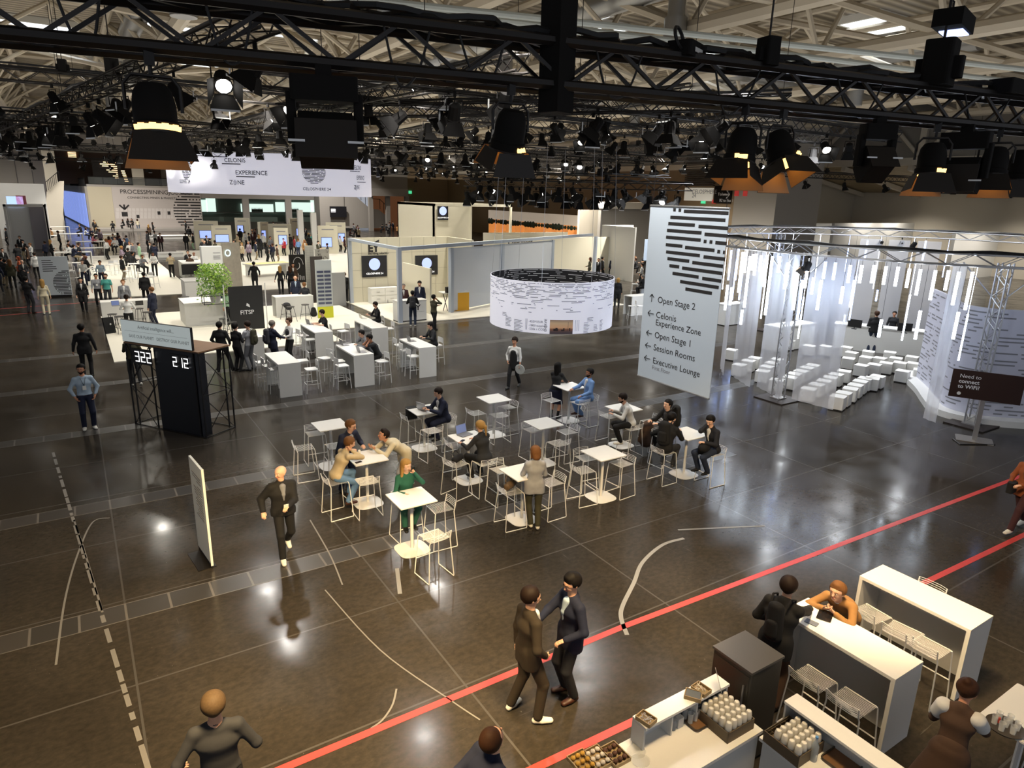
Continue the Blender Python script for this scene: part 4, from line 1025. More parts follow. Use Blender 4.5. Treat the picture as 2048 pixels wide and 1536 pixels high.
# ------------------------------------------------------------------ signs, hanging rings and the stage
def digits(mb, s, org, ux, uz, h):
    """seven-segment figures"""
    seg = {'0': 'abcdef', '1': 'bc', '2': 'abged', '3': 'abgcd'}; w = h*.5; t = h*.1
    P = {'a': (0, h, w, h), 'g': (0, h/2, w, h/2), 'd': (0, 0, w, 0), 'f': (0, h/2, 0, h), 'e': (0, 0, 0, h/2), 'b': (w, h/2, w, h), 'c': (w, 0, w, h/2)}
    x = 0; n = Vector(ux).cross(Vector(uz)).normalized()*.008
    for ch in s:
        for k in seg.get(ch, ''):
            x0, y0, x1, y1 = P[k]; f = lambda a, c: Vector(org)+Vector(ux)*a+Vector(uz)*c+n
            x0, x1 = x0+x-t/2, x1+x+t/2; y0, y1 = y0-t/2, y1+t/2
            mb.quad(f(x0, y0), f(x1, y0), f(x1, y1), f(x0, y1))
        x += w*1.62
P0 = at(272, 848); P1 = at(414, 877); P2 = at(459, 853)
ux = (P1-P0).normalized(); Lk = (P1-P0).length; uy = (P2-P1).normalized(); Dk = (P2-P1).length
rzk = math.atan2(ux.y, ux.x)
K = empty('poll_kiosk', P0, rzk, 'black wire-frame kiosk polling on artificial intelligence, with lit sign and two counts', 'kiosk')
def kb(*a): return MB().box(*a)
H = 2.3; bars = MB()
xs = (0, .95, 1.0+Lk-.95-.3, Lk)
for x in (0, .18, Lk-.2, Lk):
    for y in (0, Dk): bars.box(x-.015, x+.015, y-.015, y+.015, 0, H)
for z in (.02, 1.15, H):
    bars.tube((0, 0, z), (0, Dk, z), .014, n=4); bars.tube((Lk, 0, z), (Lk, Dk, z), .014, n=4)
    bars.tube((0, Dk, z), (Lk, Dk, z), .014, n=4)
    if z != 1.15: bars.tube((0, 0, z), (Lk, 0, z), .014, n=4)
for z0, z1 in ((.02, 1.15), (1.15, H)):
    for x in (0, Lk): bars.tube((x, 0, z0), (x, Dk, z1), .011, n=4); bars.tube((x, Dk, z0), (x, 0, z1), .011, n=4)
    bars.tube((0, 0, z0), (.85, .02, z1), .011, n=4); bars.tube((.85, .02, z0), (0, 0, z1), .011, n=4)
bars.build('frame', BLACK, K)
MB().box(.85, .88, .0, .03, 0, H).build('post', BLACK, K)
MB().box(1.0, Lk-.15, .02, .34, 0, H-.02).build('centre_panel', mat('black_blue_panel', (.004, .005, .009), .35), K)
MB().box(-.03, Lk+.03, -.03, Dk+.03, H+.016, H+.05).build('top_board', [mat('oak_board', hexc('#8a6748'), .5, noise=.2, nscale=5)], K)
s = MB().box(-.08, Lk*.93, .0, .06, H+.06, H+.66).build('sign_box', BLACK, K)
MB().box(-.07, Lk*.93-.02, -.006, -.001, H+.07, H+.65).build('sign_face', mat('sign_face', hexc('#dbe6e4'), .5, emit=.25), s)
b = MB(); o = Vector((0, -.007, 0)); X, Z = Vector((1, 0, 0)), Vector((0, 0, 1))
put_text(b, 'Artificial intelligence will...', o+X*Lk*.46+Z*(H+.46), X, Z, .13, 'CENTER', .95)
put_text(b, 'SAVE OUR PLANET', o+X*Lk*.25+Z*(H+.2), X, Z, .12, 'CENTER', .9); put_text(b, 'DESTROY OUR PLANET', o+X*Lk*.68+Z*(H+.2), X, Z, .12, 'CENTER', .9)
b.box(.05, Lk*.88, -.012, -.008, H+.37, H+.374); b.build('sign_print', GREYINK, s)
d = MB().box(.3, .98, -.06, -.03, H-.5, H-.08).build('count_display', BLACK, K)
LED = mat('white_led', (1, 1, 1), .5, emit=1.3)
b = MB(); digits(b, '322', (.42, -.065, H-.42), X, Z, .26); b.build('figures', LED, d)
d = MB().box(1.6, 2.2, .0, .018, H-.46, H-.1).build('count_display', BLACK, K); b = MB(); digits(b, '2', (1.72, -.012, H-.42), X, Z, .24); digits(b, '12', (1.92, -.012, H-.42), X, Z, .24); b.build('figures', LED, d)
# free-standing board
a, c = at(425, 1137), at(400, 1100); d = (c-a).normalized()
t = empty('sign_board', a, math.atan2(d.y, d.x), 'tall thin grey-white sign board seen nearly edge on at the left', 'sign')
L_ = (c-a).length
MB().box(0, L_, -.02, .02, .1, 1.86).build('board', [mat('board_print', hexc('#ccd5dc'), .5)], t); MB().box(-.0, L_+.03, -.012, .012, 0, .1).build('plinth', BLACK, t); MB().box(-.02, 0, -.02, .02, .06, 1.87).build('edge', WHITEG, t)
MB().box(.03, L_-.03, -.08, .22, 0, .012).build('foot_plate', BLACK, t)
b = MB(); random.seed(2)
for k in range(15): z = 1.62-k*.052-(.05 if k > 2 else 0); b.box(.1, .1+random.uniform(.25, .55), .021, .024, z, z+.02)
b.build('print', GREYINK, t)
# hanging direction banner, parallel to the aisles
XB = at(1275, 750, 1.0).x
def bp_(px, py): return along(px, py, x=XB)
c0, c1, c2, c3 = bp_(1275, 750), bp_(1418, 798), bp_(1303, 408), bp_(1453, 420)
y0, y1, z0, z1 = c0.y, c1.y, min(c0.z, c1.z), (c2.z+c3.z)/2
B_ = MB().box(XB, XB+.012, y1, y0, z0, z1).build('direction_banner', [mat('pale_blue_banner', hexc('#cdd8e2'), .7, emit=.0)], label='tall hanging pale banner with dash emblem and arrows to Open Stage and Session Rooms', cat='banner')
for z in (z0, z1): MB().tube((XB+.006, y1, z), (XB+.006, y0, z), .03, n=8).build('hem_rail', ALU, B_, smooth=True)
b = MB()
for y in (y0-.1, y1+.1): b.tube((XB, y, z1), (XB, y, 8.4), .008, n=4)
b.build('suspension_wire', BLACK, B_)
b = MB(); sc = 3.34
for r in [(323, 199, 340, 200), (358, 201, 376, 202), (394, 205, 692, 225), (304, 243, 671, 275), (290, 288, 467, 305), (492, 307, 690, 326), (281, 332, 511, 358), (532, 360, 685, 376), (275, 378, 506, 405), (526, 409, 545, 411),
          (565, 413, 584, 415), (604, 417, 680, 425), (273, 430, 384, 444), (402, 447, 598, 473), (617, 477, 636, 480), (655, 482, 668, 484), (275, 477, 500, 508), (525, 512, 670, 530), (284, 522, 430, 545), (450, 549, 655, 578),
          (297, 571, 363, 581), (382, 584, 650, 628), (318, 620, 492, 651), (516, 655, 643, 677), (369, 675, 626, 721), (404, 725, 581, 760)]:
    p, q = bp_(1250+r[0]/sc, 360+r[1]/sc), bp_(1250+r[2]/sc, 360+r[3]/sc); z = (p.z+q.z)/2; b.box(XB-.004, XB-.002, q.y, p.y, z-.045, z+.045)
def btext(b, s, xa, ya, xb, yb, fn=bp_, ux=(0, -1, 0), h=None, wx=1.):
    p, q = fn(1250+xa/sc, 360+ya/sc), fn(1250+xb/sc, 360+yb/sc); v, f = text_mesh(s, 1, 0, 'LEFT', 1, 0); w_ = max(t[0] for t in v)
    put_text(b, s, p, ux, (0, 0, 1), abs(p.y-q.y)/w_*1.0)
btext(b, 'Open Stage 2', 217, 818, 467, 868); btext(b, 'Celonis', 206, 918, 340, 950); btext(b, 'Experience Zone', 203, 968, 505, 1040); btext(b, 'Open Stage 1', 196, 1052, 435, 1112)
btext(b, 'Session Rooms', 189, 1135, 465, 1212); btext(b, 'Executive Lounge', 184, 1222, 498, 1312)
for x, y, up in ((180, 788, 1), (173, 890, 0), (162, 1022, 0), (155, 1106, 0), (148, 1190, 0)):
    c = bp_(1250+x/sc, 360+y/sc); s = .12
    f = (lambda a, e: (XB-.004, c.y-a, c.z+e)) if not up else (lambda a, e: (XB-.004, c.y-e, c.z-a))
    for u in ((-s, 0, s, 0), (-s, 0, -s*.2, s*.75), (-s, 0, -s*.2, -s*.75)):
        b.tube(f(u[0], u[1]), f(u[2], u[3]), .011, n=4)
b.build('print_pattern', INK, B_)
b = MB(); btext(b, 'First Floor', 180, 1262, 300, 1298); b.build('small_print_pattern', GREYINK, B_)
# hanging printed drum
f0 = at(1100, 668, 1.31); dv = Vector((f0.x, f0.y, 0)).normalized(); RD = 2.55; cD = Vector((f0.x, f0.y, 0))+dv*RD; ZD0, ZD1 = 1.31, 3.27
def ring_mesh(b, R, z0, z1, n=72, flip=False, c=(0, 0)):
    v = [(c[0]+R*math.cos(2*math.pi*k/n), c[1]+R*math.sin(2*math.pi*k/n), z) for z in (z0, z1) for k in range(n)]
    f = [(k, (k+1) % n, n+(k+1) % n, n+k) for k in range(n)]
    b.add(v, [q[::-1] for q in f] if flip else f)
D = empty('hanging_drum', cD, 0, 'large low white cylinder hung above the floor, printed with dashes outside and black inside', 'hanging sign')
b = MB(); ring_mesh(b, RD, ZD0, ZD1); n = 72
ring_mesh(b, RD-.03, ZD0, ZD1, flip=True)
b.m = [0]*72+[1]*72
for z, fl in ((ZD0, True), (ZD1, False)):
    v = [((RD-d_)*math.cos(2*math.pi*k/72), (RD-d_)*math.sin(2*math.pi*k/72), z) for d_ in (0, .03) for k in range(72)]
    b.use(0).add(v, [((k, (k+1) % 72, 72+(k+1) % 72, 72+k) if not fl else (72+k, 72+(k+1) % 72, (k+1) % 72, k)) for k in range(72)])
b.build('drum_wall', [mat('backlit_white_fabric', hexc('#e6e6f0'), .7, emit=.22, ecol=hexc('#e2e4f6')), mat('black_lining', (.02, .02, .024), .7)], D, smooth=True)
fang = math.atan2(-dv.y, -dv.x)
def dfn(R): return lambda s, z: Vector((R*math.cos(fang+s/R), R*math.sin(fang+s/R), z))
def dash(b, fn, s, L, z, h):
    n = max(1, int(L/.12))
    for k in range(n): a, e = s+L*k/n, s+L*(k+1)/n; b.add([fn(a, z-h), fn(e, z-h), fn(e, z+h), fn(a, z+h)], [(0, 1, 2, 3)])
random.seed(11); b = MB(); fo = dfn(RD+.004)
for row in range(20):
    z = ZD1-.06-row*.058; s = -math.pi*RD
    while s < math.pi*RD:
        L = random.choice((.05, .05, .12, .3, .45, .6)); 
        if random.random() > row/26+.12: dash(b, fo, s, L, z, .009)
        s += L+random.uniform(.04, .12+row*.03)
for s0, z0_, w_, n_ in ((-2.15, 1.95, .3, 3), (-1.95, 1.8, .35, 7), (-1.5, 1.75, .4, 10), (1.5, 1.9, .35, 3), (1.35, 1.72, .3, 9), (1.85, 1.6, .25, 5), (2.2, 1.75, .2, 8)):
    for k in range(n_): dash(b, fo, s0, w_*random.uniform(.6, 1), z0_-k*.055, .008)
for s0 in (-.98, -.93, .98, 1.05, 1.12): b.add([fo(s0, 1.42), fo(s0+.012, 1.42), fo(s0+.012, 1.85), fo(s0, 1.85)], [(0, 1, 2, 3)])
put_text(b, '-455M EUR', None or (0, 0, 0), (1, 0, 0), (0, 1, 0), .12, fn=lambda x, y: fo(x-.85, y+1.72)); put_text(b, '-1800 suppliers', (0, 0, 0), (1, 0, 0), (0, 1, 0), .12, fn=lambda x, y: fo(x-.85, y+1.57)); put_text(b, '-250k t CO2', (0, 0, 0), (1, 0, 0), (0, 1, 0), .12, fn=lambda x, y: fo(x-.85, y+1.43))
put_text(b, 'ENERVIE', (0, 0, 0), (1, 0, 0), (0, 1, 0), .13, fn=lambda x, y: fo(-.12+y*-1-.02, x+1.4), bold=.01)
b.build('dash_print', mat('soft_black_print', (.06, .06, .07), .6), D, kind='stuff')
b = MB(); fi = dfn(RD-.036)
for row in range(22):
    z = ZD1-.05-row*.085; s = -math.pi*RD
    while s < math.pi*RD: L = random.choice((.06, .15, .3, .45, .7)); dash(b, fi, s, L, z, .014) if random.random() > .3 else 0; s += L+random.uniform(.06, .2)
for i in range(len(b.f)): b.f[i] = b.f[i][::-1]
b.build('inner_dash_print', mat('white_print', (.8, .8, .82), .6), D, kind='stuff')
pm = mat('sunset_picture', (.5, .3, .2), .5); nt = pm.node_tree; tc = nt.nodes.new('ShaderNodeTexCoord'); sx_ = nt.nodes.new('ShaderNodeSeparateXYZ'); nt.links.new(tc.outputs['Object'], sx_.inputs[0])
mr = nt.nodes.new('ShaderNodeMapRange'); mr.inputs[1].default_value = 1.34; mr.inputs[2].default_value = 1.86; nt.links.new(sx_.outputs[2], mr.inputs[0]); r = nt.nodes.new('ShaderNodeValToRGB'); nt.links.new(mr.outputs[0], r.inputs[0]); e = r.color_ramp.elements
for pos, c in ((.12, '#5a4a4c'), (.3, '#8a5a44'), (.42, '#e0b088'), (.75, '#d8b894')): q = e.new(pos); q.color = (*hexc(c), 1)
e[0].color = (*hexc('#4a4048'), 1); e[-1].color = (*hexc('#9c8478'), 1); nt.links.new(r.outputs[0], nt.nodes['Principled BSDF'].inputs['Base Color'])
b = MB()
for k in range(12): a, e_ = -.02+.9*k/12, -.02+.9*(k+1)/12; b.add([dfn(RD+.006)(a, ZD0), dfn(RD+.006)(e_, ZD0), dfn(RD+.006)(e_, 1.86), dfn(RD+.006)(a, 1.86)], [(0, 1, 2, 3)])
pic = b.build('sunset_photograph', pm, D)
b = MB(); f2 = dfn(RD+.008)
for s0, s1, h in ((.12, .3, .09), (.2, .28, .13), (.5, .78, .12), (.42, .5, .06)): b.add([f2(s0, 1.43), f2(s1, 1.43), f2(s1, 1.43+h), f2(s0, 1.43+h)], [(0, 1, 2, 3)])
b.add([f2(.68, 1.43), f2(.69, 1.43), f2(.69, 1.78), f2(.68, 1.78)], [(0, 1, 2, 3)]); b.build('plant_silhouette', mat('dark_picture_shape', hexc('#2c2022'), .6), pic)
b = MB()
for k in range(8): a = math.pi/4*k; b.tube((RD*math.cos(a), RD*math.sin(a), ZD1), (RD*math.cos(a)*.9, RD*math.sin(a)*.9, 8.3), .006, n=4)
b.build('suspension_wire', ALU, D)
# big hanging banner ring of the experience zone
PT = [(333, 61), (352, 56), (372, 54.5), (400, 54), (470, 52.5), (540, 51.5), (610, 51), (670, 51.2), (715, 52), (735, 53.5), (742, 55.5), (741, 58)]
def plan(px, D):
    d = FWD*F_PX+RIGHT*(px-1024)+DOWN*(352-768); d.z = 0; return d.normalized()*D
pl = [plan(*p) for p in PT]; al = [0]
for i in range(1, len(pl)): al.append(al[-1]+(pl[i]-pl[i-1]).length)
def bfn(s, z, off=.02):
    s = min(max(s, 0), al[-1]-1e-4); i = max(k for k in range(len(al)-1) if al[k] <= s); t = (s-al[i])/(al[i+1]-al[i]); p = pl[i].lerp(pl[i+1], t)
    n = -p.normalized(); return Vector((p.x, p.y, z))+n*off
def s_of(px): 
    for i in range(len(PT)-1):
        if PT[i][0] <= px <= PT[i+1][0]: return al[i]+(al[i+1]-al[i])*(px-PT[i][0])/(PT[i+1][0]-PT[i][0])
ZB0, ZB1 = 5.98, 8.75
back = [plan(738, 63), plan(700, 68), plan(600, 71), plan(480, 71), plan(380, 69), plan(340, 65)]
loop = [p.to_tuple() for p in pl+back]; n = len(loop)
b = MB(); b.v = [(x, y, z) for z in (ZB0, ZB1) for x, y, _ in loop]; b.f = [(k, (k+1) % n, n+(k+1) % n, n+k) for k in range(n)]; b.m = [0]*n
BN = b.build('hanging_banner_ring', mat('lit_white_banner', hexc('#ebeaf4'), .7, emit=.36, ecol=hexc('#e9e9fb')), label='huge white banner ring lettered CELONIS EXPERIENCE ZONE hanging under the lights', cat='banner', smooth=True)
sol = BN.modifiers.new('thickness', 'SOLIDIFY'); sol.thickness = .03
b = MB()
zoff = lambda py: 6.415+(380-py)*52/1349
def bt_(s, px, py, size, wx=1., bold=.008): s0 = s_of(px); z = zoff(py); put_text(b, s, (0, 0, 0), (1, 0, 0), (0, 1, 0), size, wx=wx, bold=bold, fn=lambda x, y: bfn(s0+x, z+y, .05))
bt_('CELONIS', 451, 336, .39); bt_('EXPERIENCE', 471, 357, .41); bt_('Z', 458, 374, .4); bt_('NE', 473.5, 374, .4)
def brow(pxa, pxb, py, h=.03):
    s0, s1 = s_of(pxa), s_of(pxb); z = zoff(py)
    for k in range(4): a, e = s0+(s1-s0)*k/4, s0+(s1-s0)*(k+1)/4; b.add([bfn(a, z-h, .05), bfn(e, z-h, .05), bfn(e, z+h, .05), bfn(a, z+h, .05)], [(0, 1, 2, 3)])
brow(446, 483, 339); brow(472, 510, 360.5); bt_('24', 486, 326, .2); bt_('CELOSPHERE 24', 604, 381, .27)
bt_('CELONIS', 704, 342, .42, .62); bt_('EXPERIENCE', 713, 360, .42, .5); bt_('Z', 707, 377, .42, .6); bt_('NE', 713.5, 377, .42, .6); brow(700, 720, 345, .02); brow(714, 731, 364, .02)
bt_('CELOSPHERE 24', 358, 374, .36, .55)
for px, py, r, sx_ in ((628, 349, 21/1349*51, 1), (371, 345, 22/1349*54, .6), (469, 371, 4.4/1349*52, .8), (711.3, 374.5, 5/1349*52, .4)):
    s0, z = s_of(px), zoff(py); put_ball(b, lambda x, y: bfn(s0+x*sx_, z+y, .05), r, 17 if r > .3 else 7, int(px), .9)
b.build('print_pattern', INK, BN)
b = MB()
for p in pl[::2]+back: b.tube((p.x, p.y, ZB1), (p.x, p.y, 9.0), .02, n=4)
b.tube(pl[4]+Vector((0, 0, 8.9)), pl[8]+Vector((0, 0, 8.9)), .05); b.build('hanger', BLACK, BN)
# ------------------------------------------------------------------ partner stands
def wallbox(name, x0, x1, y0, y1, z0, z1, m=WHITE, **k): return MB().box(x0, x1, y0, y1, z0, z1).build(name, m, **k)
CRM = mat('cream_stand_panel', hexc('#dcd6c0'), .55); SHEER = mat('sheer_white_screen', hexc('#dfe4ea'), .6, alpha=.82); LBL = mat('pale_blue_grey_frame', hexc('#b3bcc8'), .5)
WFLOOR = mat('white_stand_floor', hexc('#e4dfd0'), .4)
MB().box(.8, 9.6, 28.6, 39.3, 0, .035).build('floor_stand_front', WFLOOR, kind='structure')
MB().box(9.6, 12.6, 31.2, 39.3, 0, .035).build('floor_stand_front_right', WFLOOR, kind='structure')
MB().box(.2, 6.2, 46, 74, 0, .035).build('floor_stand_lounge', WFLOOR, kind='structure')
MB().box(9, 34, 46, 78, 0, .035).build('floor_stand_demo', WFLOOR, kind='structure')
MB().box(13.4, 28.5, 31.2, 39.2, 0, .035).build('floor_stand_corner', WFLOOR, kind='structure')
def emblem_screen(par, org, ux, w, h, lab='Celosphere', n='screen'):
    """black screen with the event's round emblem"""
    org, ux = Vector(org), Vector(ux); nz = ux.cross(Vector((0, 0, 1))); b = MB()
    vs = [org+ux*a+Vector((0, 0, e))+nz*d for d in (0, .05) for e in (0, h) for a in (0, w)]
    b.add(vs, [(0, 2, 3, 1), (4, 5, 7, 6), (0, 1, 5, 4), (2, 6, 7, 3), (0, 4, 6, 2), (1, 3, 7, 5)])
    s = b.build(n, mat('dark_screen', (.014, .015, .02), .3), par)
    b = MB(); f = plane_fn(org+ux*w/2+Vector((0, 0, h*.6))+nz*.05, ux, (0, 0, 1)); q = [f(.28*h*math.cos(2*math.pi*k/28), .28*h*math.sin(2*math.pi*k/28)) for k in range(28)]; b.add(q, [tuple(range(28))])
    b.build('emblem', mat('screen_emblem_blue', hexc('#9fb2f0'), .4, emit=.7, ecol=hexc('#aebcf5')), s)
    b = MB(); put_text(b, 'CELOSPHERE 24', org+ux*w/2+Vector((0, 0, h*.12))+nz*.052, ux, (0, 0, 1), h*.12, 'CENTER', bold=.01); b.build('caption', mat('screen_white', (.9, .9, .9), .4, emit=.9), s)
    return s
# stand with the EY lettering
ZS = 3.8
S = empty('partner_stand', (13.45, 31.3, 0), 0, 'open white stand lettered EY with two dark emblem screens and a frame of beams', 'exhibition stand')
xb = along(894, 520, y=38.5).x-13.45
MB().box(0, xb, 7.2, 7.32, .035, ZS).build('back_wall', CRM, S)
fr_ = along(990, 560, y=32.6).x-13.45
MB().box(xb, xb+.12, 4., 7.32, .035, ZS).build('side_wall', CRM, S)
b = MB(); b.box(0, .2, 0, .2, .035, ZS); b.box(0, .2, 7.1, 7.3, .035, ZS); b.box(0, .2, .2, 7.1, ZS-.15, ZS)
E2 = at(1187, 467, ZS); e2 = Vector((E2.x-13.45, E2.y-31.3, 0)); d2 = e2.normalized(); ang = math.atan2(e2.y, e2.x); L2 = e2.length
mx = Matrix.Rotation(ang, 4, 'Z')
b.box(.2, L2, 0, .2, ZS-.18, ZS, mx)
posts = [((at(px, 560, 1.5)).x-13.45)*1.0 for px in (905, 1005, 1103, 1187)]
ps = []
for px in (905, 1005, 1103, 1187):
    r_ = at(px, 600); # intersect the sight line with the front line in plan
    A_ = r_.x*d2.y-r_.y*d2.x; k_ = (13.45*d2.y-31.3*d2.x)/A_; q = Vector((r_.x*k_-13.45, r_.y*k_-31.3, 0)); ps.append(q.length)
for s_ in ps: b.box(s_-.12, s_+.12, 0, .2, .035, ZS-.24, mx)
b.build('frame_beams', LBL, S)
for a, e in ((ps[0]+.12, ps[1]-.12), (ps[1]+.12, ps[2]-.12)): MB().box(a, e, .08, .1, .1, ZS-.26, mx).build('screen_panel', SHEER, S)
b = MB(); f = lambda px, py: along(px, py, y=38.48)-Vector((13.45, 31.3, 0))
o = f(736, 503.5); w_ = (f(747, 498)-o).length
put_text(b, 'EY', o, (1, 0, 0), (0, 0, 1), .62, bold=.05)
p1, p2, p3 = f(743, 487), f(758, 479), f(758, 484); b.add([p1, p3, p2], [(0, 1, 2)])
put_text(b, 'Building a better', f(736, 509), (1, 0, 0), (0, 0, 1), .2); put_text(b, 'working world', f(736, 509), (1, 0, 0), (0, 0, 1), .2)
b.build('lettering', INK, S)
g_ = along(725, 555, y=38.4); emblem_screen(S, (g_.x-13.45, 7.18, g_.z), (1, 0, 0), along(775, 555, y=38.4).x-g_.x, 1.25)
g_ = along(832, 551, y=38.4); emblem_screen(S, (g_.x-13.45, 7.18, g_.z), (1, 0, 0), along(876, 551, y=38.4).x-g_.x, 1.2)
b = MB()
for z in (.9, 1.9, 2.9): b.box(0, xb, 7.19, 7.2, z, z+.012)
for k in range(1, 8): b.box(k*xb/8, k*xb/8+.012, 7.19, 7.2, .05, ZS)
b.build('panel_joints', mat('joint_beige', hexc('#a8a290'), .6), S)  # darker strips along the panel joints
p = at(805, 640); q = at(868, 630)
MB().box(16.0, 16.1, 33.0, 36.6, .035, 2.5).build('divider_wall', WARM if False else CRM, label='low cream dividing wall behind the two people at the EY desk', cat='partition')
t = empty('drawer_cabinet', (14.4, 38.05, 0), 0, 'white low cabinet with four drawers under the left emblem screen', 'cabinet')
MB().box(0, 1.75, -.5, 0, .04, .95).build('body', WHITE, t)
for i in range(2):
    for j in range(2): dd = MB().box(.04+.86*i, .85+.86*i, -.515, -.501, .1+.42*j, .48+.42*j).build('drawer', WHITEG, t); MB().box(.35+.86*i, .55+.86*i, -.53, -.516, .3+.42*j, .32+.42*j).build('handle', ALU, dd)
t = empty('info_desk', at(820, 642), 0, 'white desk marked EY with a black base strip and a yellow packet on top', 'desk')
MB().box(-.8, .8, -.3, .3, .09, 1.08).build('body', WHITE, t); MB().box(-.8, .8, -.3, .3, .0, .089).build('plinth', BLACK, t); MB().box(-.83, .83, -.33, .33, 1.081, 1.12).build('top', WHITEG, t)
b = MB(); put_text(b, 'EY', (.02, -.302, .6), (1, 0, 0), (0, 0, 1), .38, bold=.04); put_text(b, 'Building a better working world', (.02, -.302, .5), (1, 0, 0), (0, 0, 1), .05); b.build('lettering', INK, t)
t = empty('craft_table', at(905, 622), 0, 'yellow-fronted table with yellow cases inside the EY stand', 'table'); YL = mat('yellow_panel', hexc('#e0a620'), .5)
MB().box(.1, .9, -.3, .4, .04, 1.05).build('yellow_front', YL, t); MB().box(-.7, .9, -.3, .4, 1.051, 1.09).build('top', WHITE, t); MB().tube((-.6, 0, 0), (-.3, 0, 1.05), .02).tube((-.3, 0, 0), (-.6, 0, 1.05), .02).build('leg', BLACK, t)
MB().rbox(-.25, .25, -.15, .15, 1.091, 1.4, .04).build('tool_case', BLACKM, loc=at(900, 624), label='black case on the yellow-fronted table', cat='case')
# walls of the next stands behind
def stand(name, x0, x1, y0, y1, z, lab, sides='LB', m=CRM):
    t = empty(name, (x0, y0, 0), 0, lab, 'exhibition stand'); a, c = x1-x0, y1-y0
    if 'B' in sides: MB().box(0, a, c-.12, c, 0, z).build('back_wall', m, t)
    if 'L' in sides: MB().box(0, .12, 0, c-.121, 0, z).build('side_wall', m, t)
    if 'R' in sides: MB().box(a-.12, a, 0, c-.121, 0, z).build('side_wall', m, t)
    if 'F' in sides: MB().box(.121, a-.121, 0, .12, 0, z).build('front_wall', m, t)
    if 'T' in sides:
        b = MB()
        for q in ((0, a, 0, .2), (0, .2, 0, c), (a-.2, a, 0, c), (0, a, c-.2, c)): b.box(*q, z-.22, z)
        for x in (0, a-.2):
            for y in (0, c-.2): b.box(x, x+.2, y, y+.2, 0, z)
        b.build('frame_beams', m, t)
    return t
xg = along(1010, 520, y=45).x
G = stand('partner_stand', 29.2, 38, 43, 50, 3.3, 'white stand lettered genpact behind the sheer panels', 'BLF')
b = MB(); o = along(1027, 489, y=42.97)-Vector((29.2, 43, 0)); put_text(b, 'genpact', o, (1, 0, 0), (0, 0, 1), .55, bold=.01)
c_ = along(1021, 486, y=42.97)-Vector((29.2, 43, 0)); b.add([c_+Vector((.22*math.cos(a), -.01, .22*math.sin(a))) for a in (k*math.pi/10 for k in range(20))]+[c_+Vector((.12*math.cos(a), -.01, .12*math.sin(a))) for a in (k*math.pi/10 for k in range(20))], [(k, k+1, 20+k+1, 20+k) for k in range(18)])
b.build('lettering', INK, G)
# kpmg stand at the back
xa, xb_, xc, xd = [along(px, 450, y=62).x for px in (812, 865, 910, 961)]
G = stand('partner_stand', xa, xd, 56, 64, 5.5, 'white framed stand lettered KPMG with a bright blue screen', 'BLT')
o = along(827, 412, y=63.86); b = MB(); put_text(b, 'KPMG', o-Vector((xa, 56, 0)), (1, 0, 0), (0, 0, 1), .6, wx=1); b.build('lettering', GREYINK, G)
BS = mat('bright_blue_screen', hexc('#a4c4f2'), .4, emit=.9, ecol=hexc('#b4d0ff'))
def on(px, py, y, base): return along(px, py, y=y)-Vector(base)
p, q = on(823, 441, 63.8, (xa, 56, 0)), on(846, 424, 63.8, (xa, 56, 0)); MB().box(p.x, q.x, 7.75, 7.85, p.z, q.z).build('wall_screen', BS, G)
p, q = on(855, 450, 63.8, (xa, 56, 0)), on(861, 428, 63.8, (xa, 56, 0)); MB().box(p.x, q.x, 7.75, 7.85, p.z, q.z).build('blue_panel', mat('blue_board', hexc('#4a58a8'), .5), G)
g_ = along(875, 440, y=63.7); emblem_screen(G, (g_.x-xa, 7.7, g_.z), (1, 0, 0), along(896, 440, y=63.7).x-g_.x, 1.5)
# lounge of orange-lit shelves on the east side
T_ = mat('glowing_timber', hexc('#c98a4a'), .55, emit=.3, ecol=hexc('#ffae60'), noise=.2, nscale=2)  # warm light on the timber is put in as emission
CF = empty('cafe_shelves', (0, 0, 0), 0, 'long warm-lit timber cafe front with white fascia signs and hanging plants', 'cafe stand')
CFX = 46.
def cfp(px, py): return along(px, py, x=CFX)
ya, yb = cfp(978, 430).y, cfp(1160, 450).y
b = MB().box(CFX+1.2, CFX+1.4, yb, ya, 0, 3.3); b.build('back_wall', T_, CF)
b = MB(); ff = MB(); n = 9
zt_ = cfp(1060, 425).z
for k in range(n+1):
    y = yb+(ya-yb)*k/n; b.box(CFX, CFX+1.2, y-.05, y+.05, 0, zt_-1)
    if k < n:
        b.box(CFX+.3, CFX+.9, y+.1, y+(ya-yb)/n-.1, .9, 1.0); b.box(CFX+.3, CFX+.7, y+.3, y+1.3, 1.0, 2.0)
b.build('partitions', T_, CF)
MB().box(CFX-.1, CFX+.1, yb, ya, zt_-1.1, zt_).build('fascia', mat('fascia_white', hexc('#e6d6c4'), .5, emit=.15), CF)
b = MB(); random.seed(4)
for k in range(34): c = Vector((CFX-.05, yb+(ya-yb)*(k+.5)/34, zt_-1.35)); b.sphere(c, random.uniform(.15, .34), 6, (1, 1, 1.2))
b.build('hanging_plants', mat('dark_foliage', hexc('#2a3420'), .8), CF)
